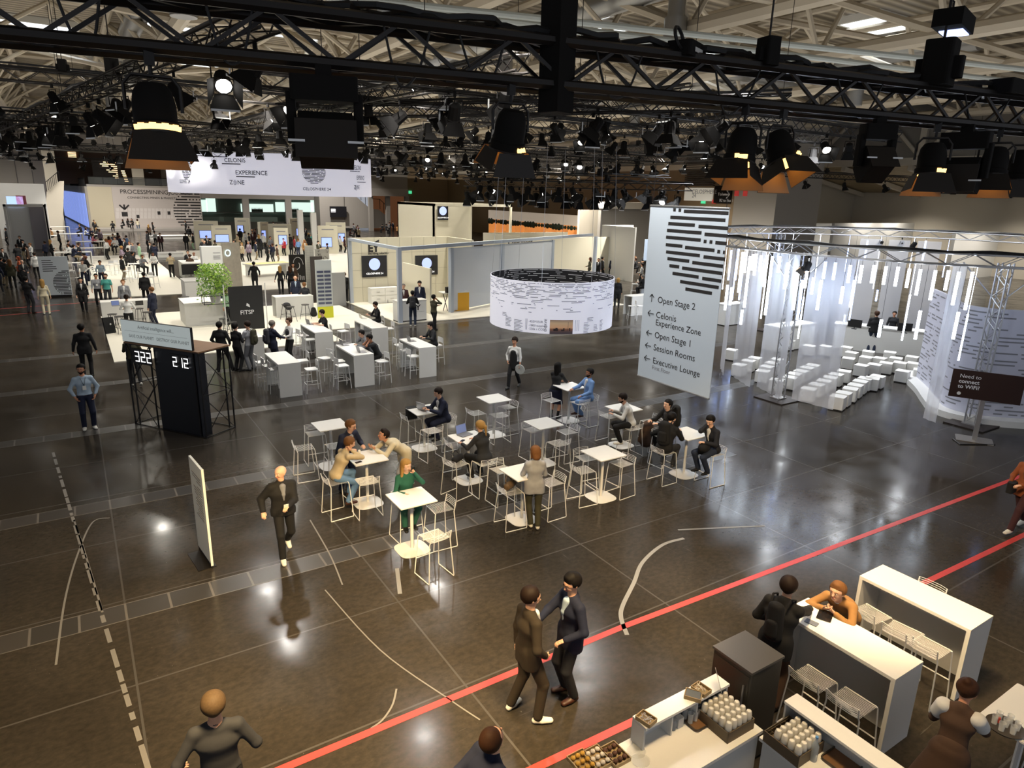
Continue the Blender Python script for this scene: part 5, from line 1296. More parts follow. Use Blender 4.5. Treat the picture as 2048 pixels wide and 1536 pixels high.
# long pale wall of meeting rooms right of the cafe and the grey one behind the people
MB().box(along(1158, 460, y=52).x, along(1200, 460, y=52).x, 52, 52.3, 0, 5.2).build('wall_meeting_rooms', WWARM, kind='structure')
MB().box(along(1200, 460, y=50).x, along(1312, 460, y=50).x, 50, 50.4, 0, 5.4).build('wall_meeting_grey', PANELG, kind='structure')
MB().box(along(1200, 460, y=49.9).x, along(1312, 460, y=49.9).x, 49.5, 50.6, 5.4, 6.0).build('trim_30', WWARM, kind='structure')
G = stand('partner_stand', along(1268, 500, y=40).x, along(1330, 500, y=40).x, 40, 44, 4.2, 'white stand with a tall pale screen partly behind the direction banner', 'LB', WHITE)
p = along(1288, 512, y=43.8); MB().box(p.x-G.location.x, p.x-G.location.x+.9, 3.7, 3.85, 1.2, 3.0).build('wall_screen', mat('pale_screen', hexc('#9fb0c6'), .4, emit=.3), G)
# demo towers with blue screens
DS = mat('demo_screen_blue', hexc('#8da4ea'), .4, emit=.75, ecol=hexc('#a0b4ff'))
def demo(pxa, pxb, pyt, pyb, scr, lab, rot=0.):
    """a white upright demo box: left and right edge, top edge, foot"""
    p = at((pxa+pxb)/2, pyb); D_ = math.hypot(p.x, p.y); w_ = (pxb-pxa)/1349*D_*.98
    h_ = EYE-(EYE)*(0 if False else 1)*0+0; z_ = EYE+(378-pyt)/1349*D_ if False else along(pxa, pyt, y=p.y).z
    rz = fa(p.x, p.y)*-1*-1; t = empty('demo_tower', p, math.atan2(-p.x, p.y)+rot, lab, 'demo stand')
    MB().box(-w_/2, w_/2, 0, .45, .035, z_).build('body', CRM, t)
    if scr:
        s0, s1, zt0, zt1 = scr; ss = MB().box(-w_/2+w_*s0, -w_/2+w_*s1, -.04, -.001, z_*zt0, z_*zt1).build('screen', BLACK, t)
        MB().box(-w_/2+w_*s0+.04, -w_/2+w_*s1-.04, -.046, -.041, z_*zt0+.04, z_*zt1-.04).build('display', DS, ss)
    b = MB(); b.box(-w_*.3, w_*.3, -.006, -.001, z_*.86, z_*.89); b.build('caption', GREYINK, t)
    return t
for a in [(396, 437, 442, 500, (.2, .7, .4, .68), 'cream demo tower at the far left of the blue-screen group'), (430, 464, 451, 507, (.15, .85, .4, .68), 'cream demo tower second from the left with a wide blue screen', .15),
          (474, 499, 436, 484, (.15, .6, .4, .7), 'cream demo tower behind the crowd beside the grey pillar', -.3), (522, 541, 444, 490, (.05, .6, .3, .65), 'narrow cream demo tower turned to the right', .7), (541, 583, 448, 494, None, 'wide cream demo wall with a caption in the crowd'),
          (552, 578, 456, 512, (.3, .9, .4, .75), 'cream demo tower in the middle of the crowd'), (583, 602, 437, 486, (.55, .98, .3, .6), 'tall cream demo tower left of the white posts', .4), (639, 676, 452, 508, (.15, .7, .25, .6), 'cream demo tower right of the white posts with a blue screen'),
          (655, 692, 445, 500, (.6, .95, .3, .62), 'cream demo tower at the right end of the blue-screen group')]: demo(*a[:6], rot=(a[6] if len(a) > 6 else 0))
for px, py in ((604, 420), (630, 425)): q = at(px, 500); MB().box(-.28, .28, -.2, .2, .035, along(px, py, y=q.y).z).build('white_post', WHITE, loc=q, label='tall white post in the demo crowd, '+('the left one' if px < 610 else 'the right one'), cat='post')
for px in (692, 790): pass
# front stand: counters, mesh screens, plant, banner
def counter(px, py, w_, d_, h_, lab, m=WHITE, rz=0, name='counter_block', shelves=False):
    p = at(px, py); t = empty(name, p+Vector((0, 0, .036)), rz, lab, 'counter')
    MB().box(-w_/2, w_/2, 0, d_, 0, h_-.04).build('body', m, t); MB().box(-w_/2-.02, w_/2+.02, -.02, d_+.02, h_-.039, h_).build('top', WHITEG, t)
    if shelves: b = MB(); [b.box(w_/2+.001, w_/2+.01, .1, d_-.1, z, z+.02) for z in (.35, .7)]; b.build('shelf', CRM, t)
    return t
counter(412, 652, 1.7, 1.9, 1.1, 'white cube counter under the leafy plant', shelves=True); counter(468, 648, .9, 1.6, 1.0, 'lower white counter joined right of the plant counter')
counter(393, 560, 1.5, 2.6, 1.15, 'white counter with mesh front and a black monitor', m=mat('mesh_front', hexc('#b9b9b0'), .6)); counter(402, 598, 1.6, 1.6, 1.05, 'white counter stepped in front of the monitor counter')
island(*(lambda p, q: (p.x, q.x, p.y-.1, p.y+.7))(at(553, 637), at(632, 634)), 'white high counter of the two men in dark suits on the front stand', grp=None)
island(*(lambda p, q: (p.x, q.x, p.y-.1, p.y+.7))(at(207, 651), at(301, 642)), 'white high counter with laptops at the left of the front stand', grp=None)
for px, py, d in ((229, 663, 'left'), (243, 668, 'beside the person in the white blouse'), (282, 650, 'under the right half'), (298, 658, 'at the right end')): put(DSTOOL, at(px, py)+Vector((0, 0, .036)), .3, 'dark bar stool at the laptop counter, '+d, 'stool', 'dark bar stools')
for px, py, d in ((374, 623, 'by the stepped counter'), (573, 640, 'with a coat under the suits counter'), (583, 645, 'near the suits counter'), (612, 640, 'under the man in the dark suit'), (450, 672, 'beside the plant counter'), (467, 680, 'in front of the black banner'), (775, 606, 'by the drawer cabinet'), (790, 598, 'behind the EY desk')):
    put(DSTOOL, at(px, py)+Vector((0, 0, .036)), .5, 'dark bar stool '+d, 'stool', 'dark bar stools')
p = at(386, 588); t = empty('monitor', Vector((p.x, p.y, 1.086)), .1, 'black monitor on the stepped white counter left of the plant', 'monitor'); MB().box(-.5, .5, -.03, .03, .12, .75).build('panel', BLACK, t); MB().box(-.15, .15, -.1, .1, 0, .02).tube((0, 0, .02), (0, 0, .14), .025).build('stand', BLACK, t)
# leafy plant on its black crate
PL = empty('potted_plant', at(432, 607, 1.14), 0, 'bright green hanging plant in a wire stand on the white counter', 'plant')
b = MB()
for z in (.02, .4): b.path([(-.55, -.35, z), (.55, -.35, z), (.55, .35, z), (-.55, .35, z)], .02, 4, True)
for x in (-.55, .55):
    for y in (-.35, .35): b.tube((x, y, 0), (x, y, .4), .02, n=4)
b.build('wire_stand', BLACK, PL); MB().lathe([(.2, .05), (.26, .45)], n=14).build('pot', mat('grey_pot', (.4, .4, .4), .6), PL)
random.seed(9); b = MB()
for k in range(1500):
    a = random.uniform(0, 6.28); r = random.uniform(.15, .8); z = .3+random.random()**.7*1.55*(1 if r < .65 else .85); z -= max(0, r-.5)*.6*random.random()
    if z < .35 and r > .45: z -= random.uniform(0, .35)
    c = Vector((r*math.cos(a), r*math.sin(a)*.8, z)); u = Vector((random.uniform(-1, 1), random.uniform(-1, 1), random.uniform(-1.2, .2))).normalized()*.075; w_ = u.orthogonal().normalized()*.03
    b.use(0 if random.random() < .6 else 1).add([c-u, c+w_, c+u, c-w_], [(0, 1, 2, 3)])
b.build('foliage', [mat('bright_leaf', hexc('#8fb43a'), .6), mat('green_leaf', hexc('#4d7a22'), .6)], PL, kind='stuff')
p = at(432, 612)
t = MB().box(-.52, .52, -.3, .3, 2.35, 3.3).build('sign_cube', mat('pale_grey_sign', hexc('#d9dad8'), .6), loc=(p.x, p.y, 0), label='pale box sign with small print above the green plant', cat='sign')
b = MB(); [b.box(.05, .42, -.31, -.301, z, z+.03) for z in (2.95, 2.78, 2.7, 2.62)]; b.build('print', GREYINK, t); MB().tube((0, .1, 0), (0, .1, 2.35), .03).build('post', WHITE, t)
p = at(470, 585); q = along(470, 470, y=p.y)
t = MB().box(-.65, .65, 0, .12, .035, 3.1).build('printed_screen_wall', mat('striped_print', hexc('#b8b0a0'), .6, noise=.25, nscale=4), loc=p, rz=.5, label='striped printed partition with a glowing blue logo behind the plant', cat='partition')
MB().lathe([(.16, -.01), (.18, 0), (.2, .01)], n=20, mx=Matrix.Rotation(math.pi/2, 4, 'X'), close=False).build('glowing_logo', mat('cyan_glow', (.6, .9, 1), .4, emit=3, ecol=(.55, .9, 1)), t, loc=(-.3, -.03, 2.5))
bb = MB().box(-.72, .72, -.02, .02, .3, 2.25).build('black_banner', mat('black_banner', (.012, .012, .012), .6), loc=at(498, 672), rz=.02, label='black banner lettered FITSP between two slim poles', cat='banner')
b = MB(); put_text(b, 'FITSP', (0, -.022, 1.0), (1, 0, 0), (0, 0, 1), .26, 'CENTER', bold=.01); b.add([(-.02, -.026, 1.38), (.14, -.026, 1.3), (.12, -.026, 1.42), (.02, -.026, 1.5)], [(0, 1, 2, 3)]); b.build('lettering', mat('white_print2', (.85, .85, .85), .6), bb)
b = MB(); [b.box(x-.02, x+.02, -.02, .02, 0, 2.35) for x in (-.9, .85)]; b.build('pole', WHITE, bb)
# poster stands near the middle
for px, py, w_, z_, m, d in ((652, 637, .8, 3.0, '#c9cfce', 'tall printed stand with striped pictures and a yellow foot'), (637, 600, .7, 2.6, '#3a3330', 'narrow dark poster stand'), (647, 562, 1.0, 2.3, '#d8d6cf', 'white panel covered in a black maze-like line drawing'), (624, 598, .5, 3.2, '#bdbbad', 'pale mesh pillar in the demo zone'), (597, 566, 1.1, 2.0, '#17130f', 'black poster with a white looping drawing'), (672, 612, 1.2, 1.9, '#8f9090', 'grey board at the end of the poster stands')):
    p = at(px, py); t = MB().box(-w_/2, w_/2, 0, .12, 0, z_).build('poster_stand', mat('poster'+m, hexc(m), .6), loc=p, rz=math.atan2(-p.x, p.y)*.3, label=d, cat='poster stand')
    b = MB(); random.seed(px)
    if px == 652:
        for k in range(9):
            for s_ in (-.34, .02): b.use(0).box(s_, s_+.32, -.012, -.002, .75+k*.2, .86+k*.2)
        b.use(1).box(-.4, .4, -.014, -.002, .02, .62); b.build('print', [mat('blue_grey_print', hexc('#4a5068'), .6), mat('yellow_print', hexc('#d6d832'), .6)], t)
    elif px == 647: 
        for k in range(46): x, z = random.uniform(-.42, .4), random.uniform(.2, 2.2); a = random.uniform(0, 6); b.path([(x, -.01, z), (x+.1*math.cos(a), -.01, z+.1*math.sin(a)), (x+.1*math.cos(a+1), -.01, z+.16*math.sin(a+1))], .012, 4)
        b.build('print', INK, t)
    elif px == 597:
        b.path([(.5*math.cos(k/3)*.8*(1-k/30), -.01, 1.3+.6*math.sin(k/3)*(1-k/30)) for k in range(22)], .02, 4); [b.box(-.4+.13*k, -.36+.13*k, -.012, -.002, .2, .2+.3*random.random()+.2) for k in range(7)]; b.build('print', mat('white_print2', (0, 0, 0)), t)
    elif px == 624:
        [b.box(-.25+.08*k, -.24+.08*k, -.012, -.002, 0, 3.2) for k in range(7)]; [b.box(-.25, .25, -.012, -.002, .1*k, .1*k+.01) for k in range(32)]; b.build('print', GREYINK, t)
# long white display table with a printed top
p, q = at(505, 556), at(585, 550)
t = empty('display_table', p, math.atan2(q.y-p.y, q.x-p.x), 'long white table with a yellow printed top in front of the demo crowd', 'table'); w_ = (q-p).length
MB().box(0, w_, 0, 1.4, .85, .95).build('table_top', WHITE, t); MB().box(.05, w_-.05, .1, 1.3, .951, .96).build('printed_top', mat('pale_yellow_print', hexc('#d9cf8a'), .6), t); MB().box(.1, .4, .2, 1.2, .036, .849).build('leg', WHITE, t); MB().box(w_-.4, w_-.1, .2, 1.2, .036, .849).build('leg', WHITE, t)
# left entrance sign and lounge tables
p = at(117, 594); t = MB().box(-.72, .72, -.03, .03, .12, 2.35).build('totem_sign', mat('board_print', (0, 0, 0)), loc=p, rz=-.12, label='tall pale totem sign with a black dash emblem at the left of the lounge', cat='sign')
MB().box(-.66, .66, -.02, .02, 0, .12).build('plinth', BLACK, t)
b = MB(); fn = plane_fn((.6, -.032, .8), (1, 0, 0), (0, 0, 1))
for x0, x1, y, h in ball_rows(17, 8):
    a, e = max(x0, -1)*.75, min(x1*.75, .1)
    if e > a: b.add([fn(a, (y-h*.9)*.75), fn(e, (y-h*.9)*.75), fn(e, (y+h*.9)*.75), fn(a, (y+h*.9)*.75)], [(0, 1, 2, 3)])
for k in range(6): b.box(-.55, random.uniform(-.1, .3), -.035, -.031, 2.1-k*.12, 2.14-k*.12)
b.build('print', INK, t)
LT = [(110, 470, 3.4, .8, 'long white table at the far left of the lounge'), (100, 480, 3.2, .8, 'second long white table of the lounge'), (95, 492, 2.6, 1.2, 'white bench table by the standing couple'), (185, 505, 2.4, .9, 'white table with leaflets in the lounge'), (150, 530, 2.6, .8, 'white counter left of the seated group'),
      (175, 520, 3, .8, 'white counter with a grey box on it'), (215, 488, 2.6, .8, 'white table among the far crowd'), (145, 487, 2.2, .8, 'white rack table near the blue wall'), (330, 515, 3.4, 1.6, 'low white platform table right of the lounge'), (345, 478, 5, 2, 'broad low white plinth before the printed wall')]
for px, py, w_, d_, lab in LT:
    p = at(px, py); t = empty('lounge_table', p, .1, lab, 'table'); z = 1.05 if 'low' not in lab else .4
    MB().box(-w_/2, w_/2, 0, d_, z-.06, z).build('table_top', WHITEG, t)
    if z < .5: MB().box(-w_/2+.05, w_/2-.05, .05, d_-.05, 0, z-.061).build('body', WHITE, t)
    else: [MB().box(s_*(w_/2)-(.06 if s_ > 0 else 0), s_*(w_/2)+(.06 if s_ < 0 else 0), 0, d_, 0, z-.061).build('end_panel', WHITE, t) for s_ in (-1, 1)]
for px, py, d in ((160, 556, 'of the group in dark suits'), (183, 570, 'of the bearded man'), (271, 558, 'with three men talking'), (128, 560, 'near the totem sign')):
    p = at(px, py); p.z = .036; put(TABLE, p, 0, 'small white high table '+d, 'table', 'small high tables of the lounge')
for px, py in ((138, 548), (172, 545), (146, 566), (196, 566), (256, 566), (286, 570), (292, 545), (240, 550), (300, 580), (310, 578), (222, 552)):
    p = at(px, py); p.z = .036; put(CHAIR, p, random.uniform(0, 6), 'white bar chair standing on the pale lounge floor', 'chair', 'white bar chairs on the far lounge floor')
# far left stand with a screen and a pink panel
YS = 84.
p, q = along(8, 400, y=YS), along(90, 398, y=YS)
G = stand('partner_stand', p.x, q.x, YS-3, YS, 4.4, 'far white stand with a blue-white screen and a pink panel', 'BRT', WHITE)
a, e = along(15, 412, y=YS-.2), along(45, 393, y=YS-.2); MB().box(a.x-p.x, e.x-p.x, 2.75, 2.85, a.z, e.z).build('wall_screen', BS, G)
a, e = along(31, 391, y=YS-.2), along(48, 374, y=YS-.2); MB().box(a.x-p.x, e.x-p.x, 2.75, 2.85, max(2.6, a.z), min(4.3, e.z)).build('pink_panel', mat('pink_print', hexc('#e07f8a'), .6), G)
b = MB(); x_ = along(55, 400, y=YS-.2).x-p.x; b.box(x_, q.x-p.x-.2, 2.6, 2.75, 0, 4.1); b.build('grey_panel', mat('mauve_panel', hexc('#aaa4a8'), .6), G)
wallbox('stand_wall', along(-10, 400, y=100).x, along(92, 400, y=100).x, 100, 100.4, 0, 6.3, WHITE, label='long white stand wall at the far left behind the screen stand', cat='stand wall')
# wall TV near the stairs
p = along(660, 434, y=111.5); q = along(692, 413, y=111.5); t = MB().box(p.x, q.x, 111.3, 111.5, p.z, q.z).build('wall_screen', mat('dark_screen', (0, 0, 0)), label='dark wall screen with white text beside the broad staircase', cat='screen')
b = MB(); p2 = along(662, 419, y=111.25)
for k in range(3): z = along(662, 418.5+2.6*k, y=111.25).z; b.box(p2.x, p2.x+.75, 111.22, 111.29, z-.06, z+.06)
b.build('text', mat('screen_white', (0, 0, 0)), t)
# sign over the east passage, louvres, white column
XC = 59.99
def ce(px, py): return along(px, py, x=XC)
a, e = ce(1372, 372), ce(1437, 305); b = MB()
for k in range(16): z = a.z+(e.z-a.z)*k/16; b.box(XC-.3, XC, e.y, a.y, z, z+(e.z-a.z)/16*.6)
b.build('roller_shutter', mat('dark_grey_louvre', hexc('#4c4743'), .5, .3), label='dark grey ribbed shutter above the passage sign', cat='shutter')
a, e = ce(1370, 401), ce(1428, 376); t = MB().box(XC-.2, XC, e.y, a.y, a.z, e.z).build('passage_sign', mat('lit_sign_white', hexc('#e4e0d2'), .5, emit=.25), label='white sign lettered CELOSPHERE 24 over the far passage', cat='sign')
b = MB(); s_ = ce(1386, 387); put_text(b, 'CELOSPHERE', (XC-.2, s_.y, s_.z), (0, -1, 0), (0, 0, 1), .62); s_ = ce(1386, 395); put_text(b, '24', (XC-.2, s_.y, s_.z), (0, -1, 0), (0, 0, 1), .62); b.build('lettering', GREYINK, t)
a, e = ce(1429, 406), ce(1466, 372); t = MB().box(XC-.2, XC, e.y, a.y, a.z, e.z).build('toilet_sign', BLACKM, label='black toilet sign with a white arrow next to the white passage sign', cat='sign')
b = MB(); s_ = ce(1438, 391); put_text(b, 'Toiletten', (XC-.2, s_.y, s_.z), (0, -1, 0), (0, 0, 1), .42, bold=.01); s_ = ce(1456, 389)
for u in ((-.4, 0, .4, 0), (.4, 0, 0, .4), (.4, 0, 0, -.4)): b.tube((XC-.22, s_.y-u[0], s_.z+u[1]), (XC-.22, s_.y-u[2], s_.z+u[3]), .05, n=4)
s_ = ce(1441, 403); put_text(b, 'B2 to Bus 1', (XC-.2, s_.y, s_.z), (0, -1, 0), (0, 0, 1), .4); b.build('lettering', mat('white_print2', (0, 0, 0)), t)
a = ce(1404, 407); MB().box(XC-.1, XC, a.y-.5, a.y+.1, a.z, a.z+.45).build('exit_sign', mat('exit_green', hexc('#3fae7a'), .5, emit=1.2), label='small green lit exit sign under the passage sign', cat='sign')
a = ce(1428, 407); MB().box(XC-.1, XC, a.y-.25, a.y+.25, a.z, a.z+.4).build('fire_sign', mat('sign_red', hexc('#c03a34'), .5, emit=.3), label='small red sign beside the green exit sign', cat='sign')
for px in (845, 886): pass
a = along(818, 385, y=115.8); MB().box(a.x, a.x+.55, 115.8, 116, a.z-.2, a.z+.3).build('exit_sign', mat('exit_green', (0, 0, 0)), label='small exit sign on the tan wall beside the grey box', cat='sign')
a = along(984, 403, y=115.8); MB().box(a.x, a.x+.7, 115.8, 116, a.z-.2, a.z+.4).build('exit_sign', mat('exit_green', (0, 0, 0)), label='small exit sign above the cafe on the tan wall', cat='sign')
# white column block with fire signs
XW = 50.
a, e = along(1466, 420, x=XW), along(1550, 420, x=XW)
MB().box(XW, XW+6, e.y, a.y, 0, ROOF).build('wall_column_block', mat('white_plaster', hexc('#cfc8bc'), .6), kind='structure')
for px, d in ((1474, 'left'), (1491, 'right')): s_ = along(px, 385, x=XW); MB().box(XW-.06, XW-.001, s_.y-.22, s_.y+.22, s_.z-.3, s_.z+.3).build('fire_sign', mat('sign_red', (0, 0, 0)), label='small red fire sign on the white column block, the '+d+' one', cat='sign')
# ------------------------------------------------------------------ stage ring
CR = Vector((27.2, 13.4, 0)); RR = 8.6; ZR = 5.05
T1, T2 = at(1555, 798), at(1942, 850)
def ring_truss(name, c, R, z, w, m, n=96, lab='', par=None):
    t = empty(name, (c.x, c.y, z), 0, lab, 'truss'); b = MB(); z = 0
    cs = [(R-w, z-w), (R+w, z-w), (R-w, z+w), (R+w, z+w)]
    for r_, zz in cs: b.path([(r_*math.cos(2*math.pi*k/n), r_*math.sin(2*math.pi*k/n), zz) for k in range(n)], .026, 5, True)
    b.build('chord', m, t, smooth=True); b = MB()
    for k in range(n):
        a, e = 2*math.pi*k/n, 2*math.pi*(k+1)/n; P = lambda i, g: (cs[i][0]*math.cos(g), cs[i][0]*math.sin(g), cs[i][1])
        for i, j in ((0, 2), (1, 3), (0, 1), (2, 3)):
            if k % 2: i, j = j, i
            b.tube(P(i, a), P(j, e), .015, n=4)
    b.build('lacing', m, t); return t
ring_truss('ring_truss', CR, RR, ZR, .15, ALU, lab='silver circular truss over the stage seating')
b = MB(); b.path([(CR.x+(RR+.1)*math.cos(2*math.pi*k/60), CR.y+(RR+.1)*math.sin(2*math.pi*k/60), ZR+.2+.03*math.sin(k*2.3)) for k in range(60)], .05, 5, True); b.build('cable_loom', BLACK, label='black cable bundle lying along the top of the circular truss', cat='cable')
def box_truss(name, p, q, w, r, m, step=None, lab=None, cat='truss', group=None, hw=None, upright=False, rl=None):
    """square truss from p to q: four chords and zigzag lacing"""
    p, q = Vector(p), Vector(q); d = q-p; L = d.length; d.normalize()
    up = Vector((0, 0, 1)) if not upright else Vector((1, 0, 0)); s = d.cross(up).normalized(); u = s.cross(d).normalized(); hw = hw or w
    t = empty(name, p, 0, lab, cat, group); b = MB(); P = lambda i, j, k: s*(w/2*i)+u*(hw/2*j)+d*k
    for i in (-1, 1):
        for j in (-1, 1): b.tube(P(i, j, 0), P(i, j, L), r, n=7)
    b.build('chord', m, t, smooth=True); b = MB(); st = step or w*1.1; n = max(2, int(L/st)); st = L/n; rl = rl or r*.5
    for k in range(n):
        a, e = k*st, (k+1)*st; f = 1 if k % 2 else -1
        for i in (-1, 1): b.tube(P(i, -f, a), P(i, f, e), rl, n=4); b.tube(P(-f, i, a), P(f, i, e), rl, n=4)
    b.build('lacing', m, t); return t
T3 = CR+Vector((2.5, 8.2, 0)); T4 = CR+Vector((4.5, -7.3, 0))
for T, d in ((T1, 'at the left front of the stage'), (T2, 'beside the curved printed wall'), (T3, 'at the back left of the stage'), (T4, 'at the far right of the stage')):
    t = box_truss('truss_tower', (T.x, T.y, .06), (T.x, T.y, ZR-.17), .29, .024, ALU, lab='upright silver truss tower '+d, upright=True)
    MB().box(-.55, .55, -.55, .55, -.055, -.02).build('base_plate', mat('rusty_dark_plate', hexc('#2c231f'), .5), t); MB().box(-.2, .2, -.2, .2, -.019, .02).build('foot', ALU, t)
    b = MB(); c = (T-CR).normalized(); tn = Vector((-c.y, c.x, 0))
    for s_ in (-1, 1): b.tube(Vector((0, 0, ZR-1.4)), tn*s_*1.1+Vector((0, 0, ZR-.25)), .022, n=5)
    b.build('brace', ALU, t)
def hit(px, R, far=False, py=600):
    p = at(px, 600); d = Vector((p.x, p.y, 0)).normalized(); m = CR.dot(d); h2 = CR.length_squared-m*m; x = R*R-h2
    if x < 0: x = 0
    return d*(m+math.sqrt(x) if far else m-math.sqrt(x))
def z_at(px, py, pt): 
    d = FWD*F_PX+RIGHT*(px-1024)+DOWN*(py-768); return EYE+d.z*(pt.x*d.x+pt.y*d.y)/(d.x**2+d.y**2)
LT_ = mat('cool_light_tube', (.9, .95, 1), .3, emit=9, ecol=(.78, .88, 1)); BT_ = mat('blue_light_tube', (.5, .6, 1), .3, emit=5, ecol=(.35, .5, 1))
tb = [(1475, 500, 585, 0), (1483, 495, 545, 0), (1490, 512, 615, 0), (1496, 508, 540, 0), (1502, 500, 550, 0), (1512, 505, 540, 0), (1524, 507, 573, 0), (1534, 510, 630, 0), (1549, 508, 544, 0), (1566, 525, 578, 0), (1589, 536, 620, 0), (1606, 542, 552, 0), (1621, 555, 588, 0),
      (1637, 560, 620, 0), (1682, 573, 597, 0), (1690, 530, 560, 0), (1703, 580, 610, 0), (1713, 530, 548, 0), (1737, 530, 550, 0), (1761, 530, 565, 0), (1785, 533, 572, 0), (1808, 537, 575, 0), (1830, 538, 590, 0), (1860, 540, 600, 0), (1886, 540, 580, 0), (1907, 543, 610, 0), (1934, 543, 620, 0),
      (1770, 640, 668, 0), (1845, 622, 680, 0), (1922, 625, 680, 0), (1452, 570, 620, 0), (1461, 575, 610, 0), (1452, 500, 560, 1), (1466, 495, 560, 1), (1478, 540, 600, 1), (1600, 560, 640, 1), (1695, 630, 660, 1), (1703, 560, 600, 1), (1752, 580, 602, 1), (1830, 470, 520, 1), (1545, 480, 520, 1), (1640, 500, 540, 1), (1487, 620, 640, 0), (1660, 505, 540, 1), (1716, 480, 520, 1)]
lt0 = None
for k, (px, ya_, yb_, bl) in enumerate(tb):
    pt = hit(px, RR-.15+.3*(k % 2), far=(ya_ < 500 or (bl and k % 2 == 0))); z_1, z_0 = z_at(px, ya_, pt), z_at(px, yb_, pt)
    z_1 = min(z_1, ZR-.3); z_0 = min(z_0, z_1-.5)
    t = MB().tube((0, 0, 0), (0, 0, z_1-z_0), .042, n=8).build('light_tube', BT_ if bl else LT_, loc=(pt.x, pt.y, z_0), smooth=True, label='%s hanging from the circular truss over the stage' % ('slim blue light tube' if bl else 'white glowing light tube'), cat='light tube', group='blue light tubes of the stage' if bl else 'white light tubes of the stage')
    MB().tube((0, 0, z_1-z_0+.001), (0, 0, ZR-.17-z_0), .005, n=4).build('cable', BLACK, t)
for k in range(26):
    a = .35+k*.17; pt = CR+Vector((math.cos(a), math.sin(a), 0))*(RR-.15); 
    t = MB().tube((0, 0, 0), (0, 0, 1.78+.4*(k % 3)), .006, n=4).tube((0, 0, 0), (0, 0, 1.3), .022, n=6).build('light_tube', BT_ if k % 3 == 0 else LT_, loc=(pt.x, pt.y, ZR-1.95-.4*(k % 3)), label='far light tube on the back of the circular truss', cat='light tube', group='light tubes on the back of the ring')
# sheer curtains hung from the ring
CT = mat('sheer_curtain', hexc('#eceef6'), .8, alpha=.5, spec=.1)
def curtain(pa, pb, z0, z1, lab, m=CT):
    p, q = at(*pa, z0), at(*pb, z0); d = q-p; L = d.length; nrm = Vector((-d.y, d.x, 0)).normalized(); n = max(6, int(L/.12)); b = MB()
    v = []
    for z in (z0, z1): v += [p+d*(k/n)+nrm*.03*math.sin(k*1.7)+Vector((0, 0, z-z0)) for k in range(n+1)]
    b.add([x-p for x in v], [(k, k+1, n+2+k, n+1+k) for k in range(n)])
    return b.build('curtain', m, loc=p, smooth=True, label=lab, cat='curtain')
for pa, pb, d in (((1440, 733), (1447, 751), 'narrowest, edge on behind the direction banner'), ((1463, 751), (1498, 774), 'second from the direction banner'), ((1513, 773), (1561, 798), 'in front of the left truss tower'), ((1583, 798), (1666, 820), 'widest, in front of the cube seats'), ((1846, 836), (1872, 846), 'beside the printed curved wall')):
    curtain(pa, pb, .12, ZR-.2, 'sheer white curtain hanging from the ring, '+d)
for px0, px1, d in ((1702, 1745, 'left'), (1758, 1800, 'middle'), (1815, 1862, 'right')):
    p, q = hit(px0, RR-.2, True), hit(px1, RR-.2, True); b = MB(); dd = q-p; n = 10
    b.add([dd*(k/n)+Vector((0, 0, z)) for z in (.1, ZR-.3) for k in range(n+1)], [(k, k+1, n+2+k, n+1+k) for k in range(n)]); b.build('curtain', CT, loc=p, label='sheer curtain at the back of the ring, the '+d+' one of three', cat='curtain')
# cube seats
CS = MB().rbox(-.225, .225, -.225, .225, .04, .44, .03).build('cube_seat', [mat('white_leatherette', hexc('#e9e7e0'), .5)], cat='cube seat'); MB().box(-.2, .2, -.2, .2, 0, .039).build('base', BLACK, CS); scan_kids(); used.discard('cube_seat')
c3 = lambda x, y: (1440+x/6.83, 600+y/6.83); c8 = lambda x, y: (1420+x/3.26, 400+y/3.26)
CP = [c3(*p) for p in [(1620, 1310), (1695, 1262), (1785, 1205), (1855, 1155), (1920, 1105), (1990, 1065), (1215, 1205), (1325, 1148), (1425, 1098), (1510, 1052), (1590, 1010), (1700, 965), (960, 1050), (1020, 1003), (1110, 965), (1190, 920), (1275, 885), (590, 965), (645, 905), (715, 855), (790, 805), (270, 880), (390, 825), (480, 785), (780, 1085), (1220, 620), (1450, 625), (160, 675), (960, 545)]]
CP += [c8(*p) for p in [(1060, 1160), (1095, 1146), (905, 1030), (990, 1075), (1075, 1070), (1150, 1060), (925, 992), (1020, 1022), (1110, 1028), (1215, 1028), (1320, 1020), (1425, 1010), (1035, 985), (1175, 990), (1240, 1058), (1330, 1062), (1260, 1112), (1372, 1105), (892, 958), (1440, 1055), (1458, 1100)]]
for px, py in CP:
    p = at(px, py, .44); p.z = 0; put(CS, p, .35+random.uniform(-.12, .12), 'white cube seat standing among the rows of the stage', 'cube seat', 'white cube seats of the stage')
# reception desk, curved printed wall, platform, wifi sign
t = empty('reception_desk', at(1757, 706), -1.06, 'long white reception desk behind the cube seats', 'desk'); MB().box(-1.9, 1.9, 0, .7, 0, 1.1).build('body', WHITE, t); MB().box(-1.95, 1.95, -.05, .75, 1.101, 1.14).build('top', WHITEG, t)
for px, py, d in ((1708, 652, 'left'), (1808, 660, 'right')):
    p = at(px, py+6, 1.14); t = empty('monitor', p, -1.3 if d == 'left' else -.8, 'black monitor standing on the reception desk, the '+d+' one', 'monitor'); MB().box(-.28, .28, -.02, .02, .08, .42).build('panel', BLACK, t); MB().box(-.1, .1, -.08, .08, 0, .02).tube((0, 0, .02), (0, 0, .1), .02).build('stand', BLACK, t)
WP = smooth([Vector(q) for q in ((26.2, 12.4, 0), (24.9, 11.3, 0), (23.8, 10.5, 0), (23.05, 9.9, 0), (22.85, 9.3, 0), (23.2, 8.6, 0), (24.9, 7.1, 0), (27.2, 5.3, 0), (29.6, 3.6, 0))], 8)
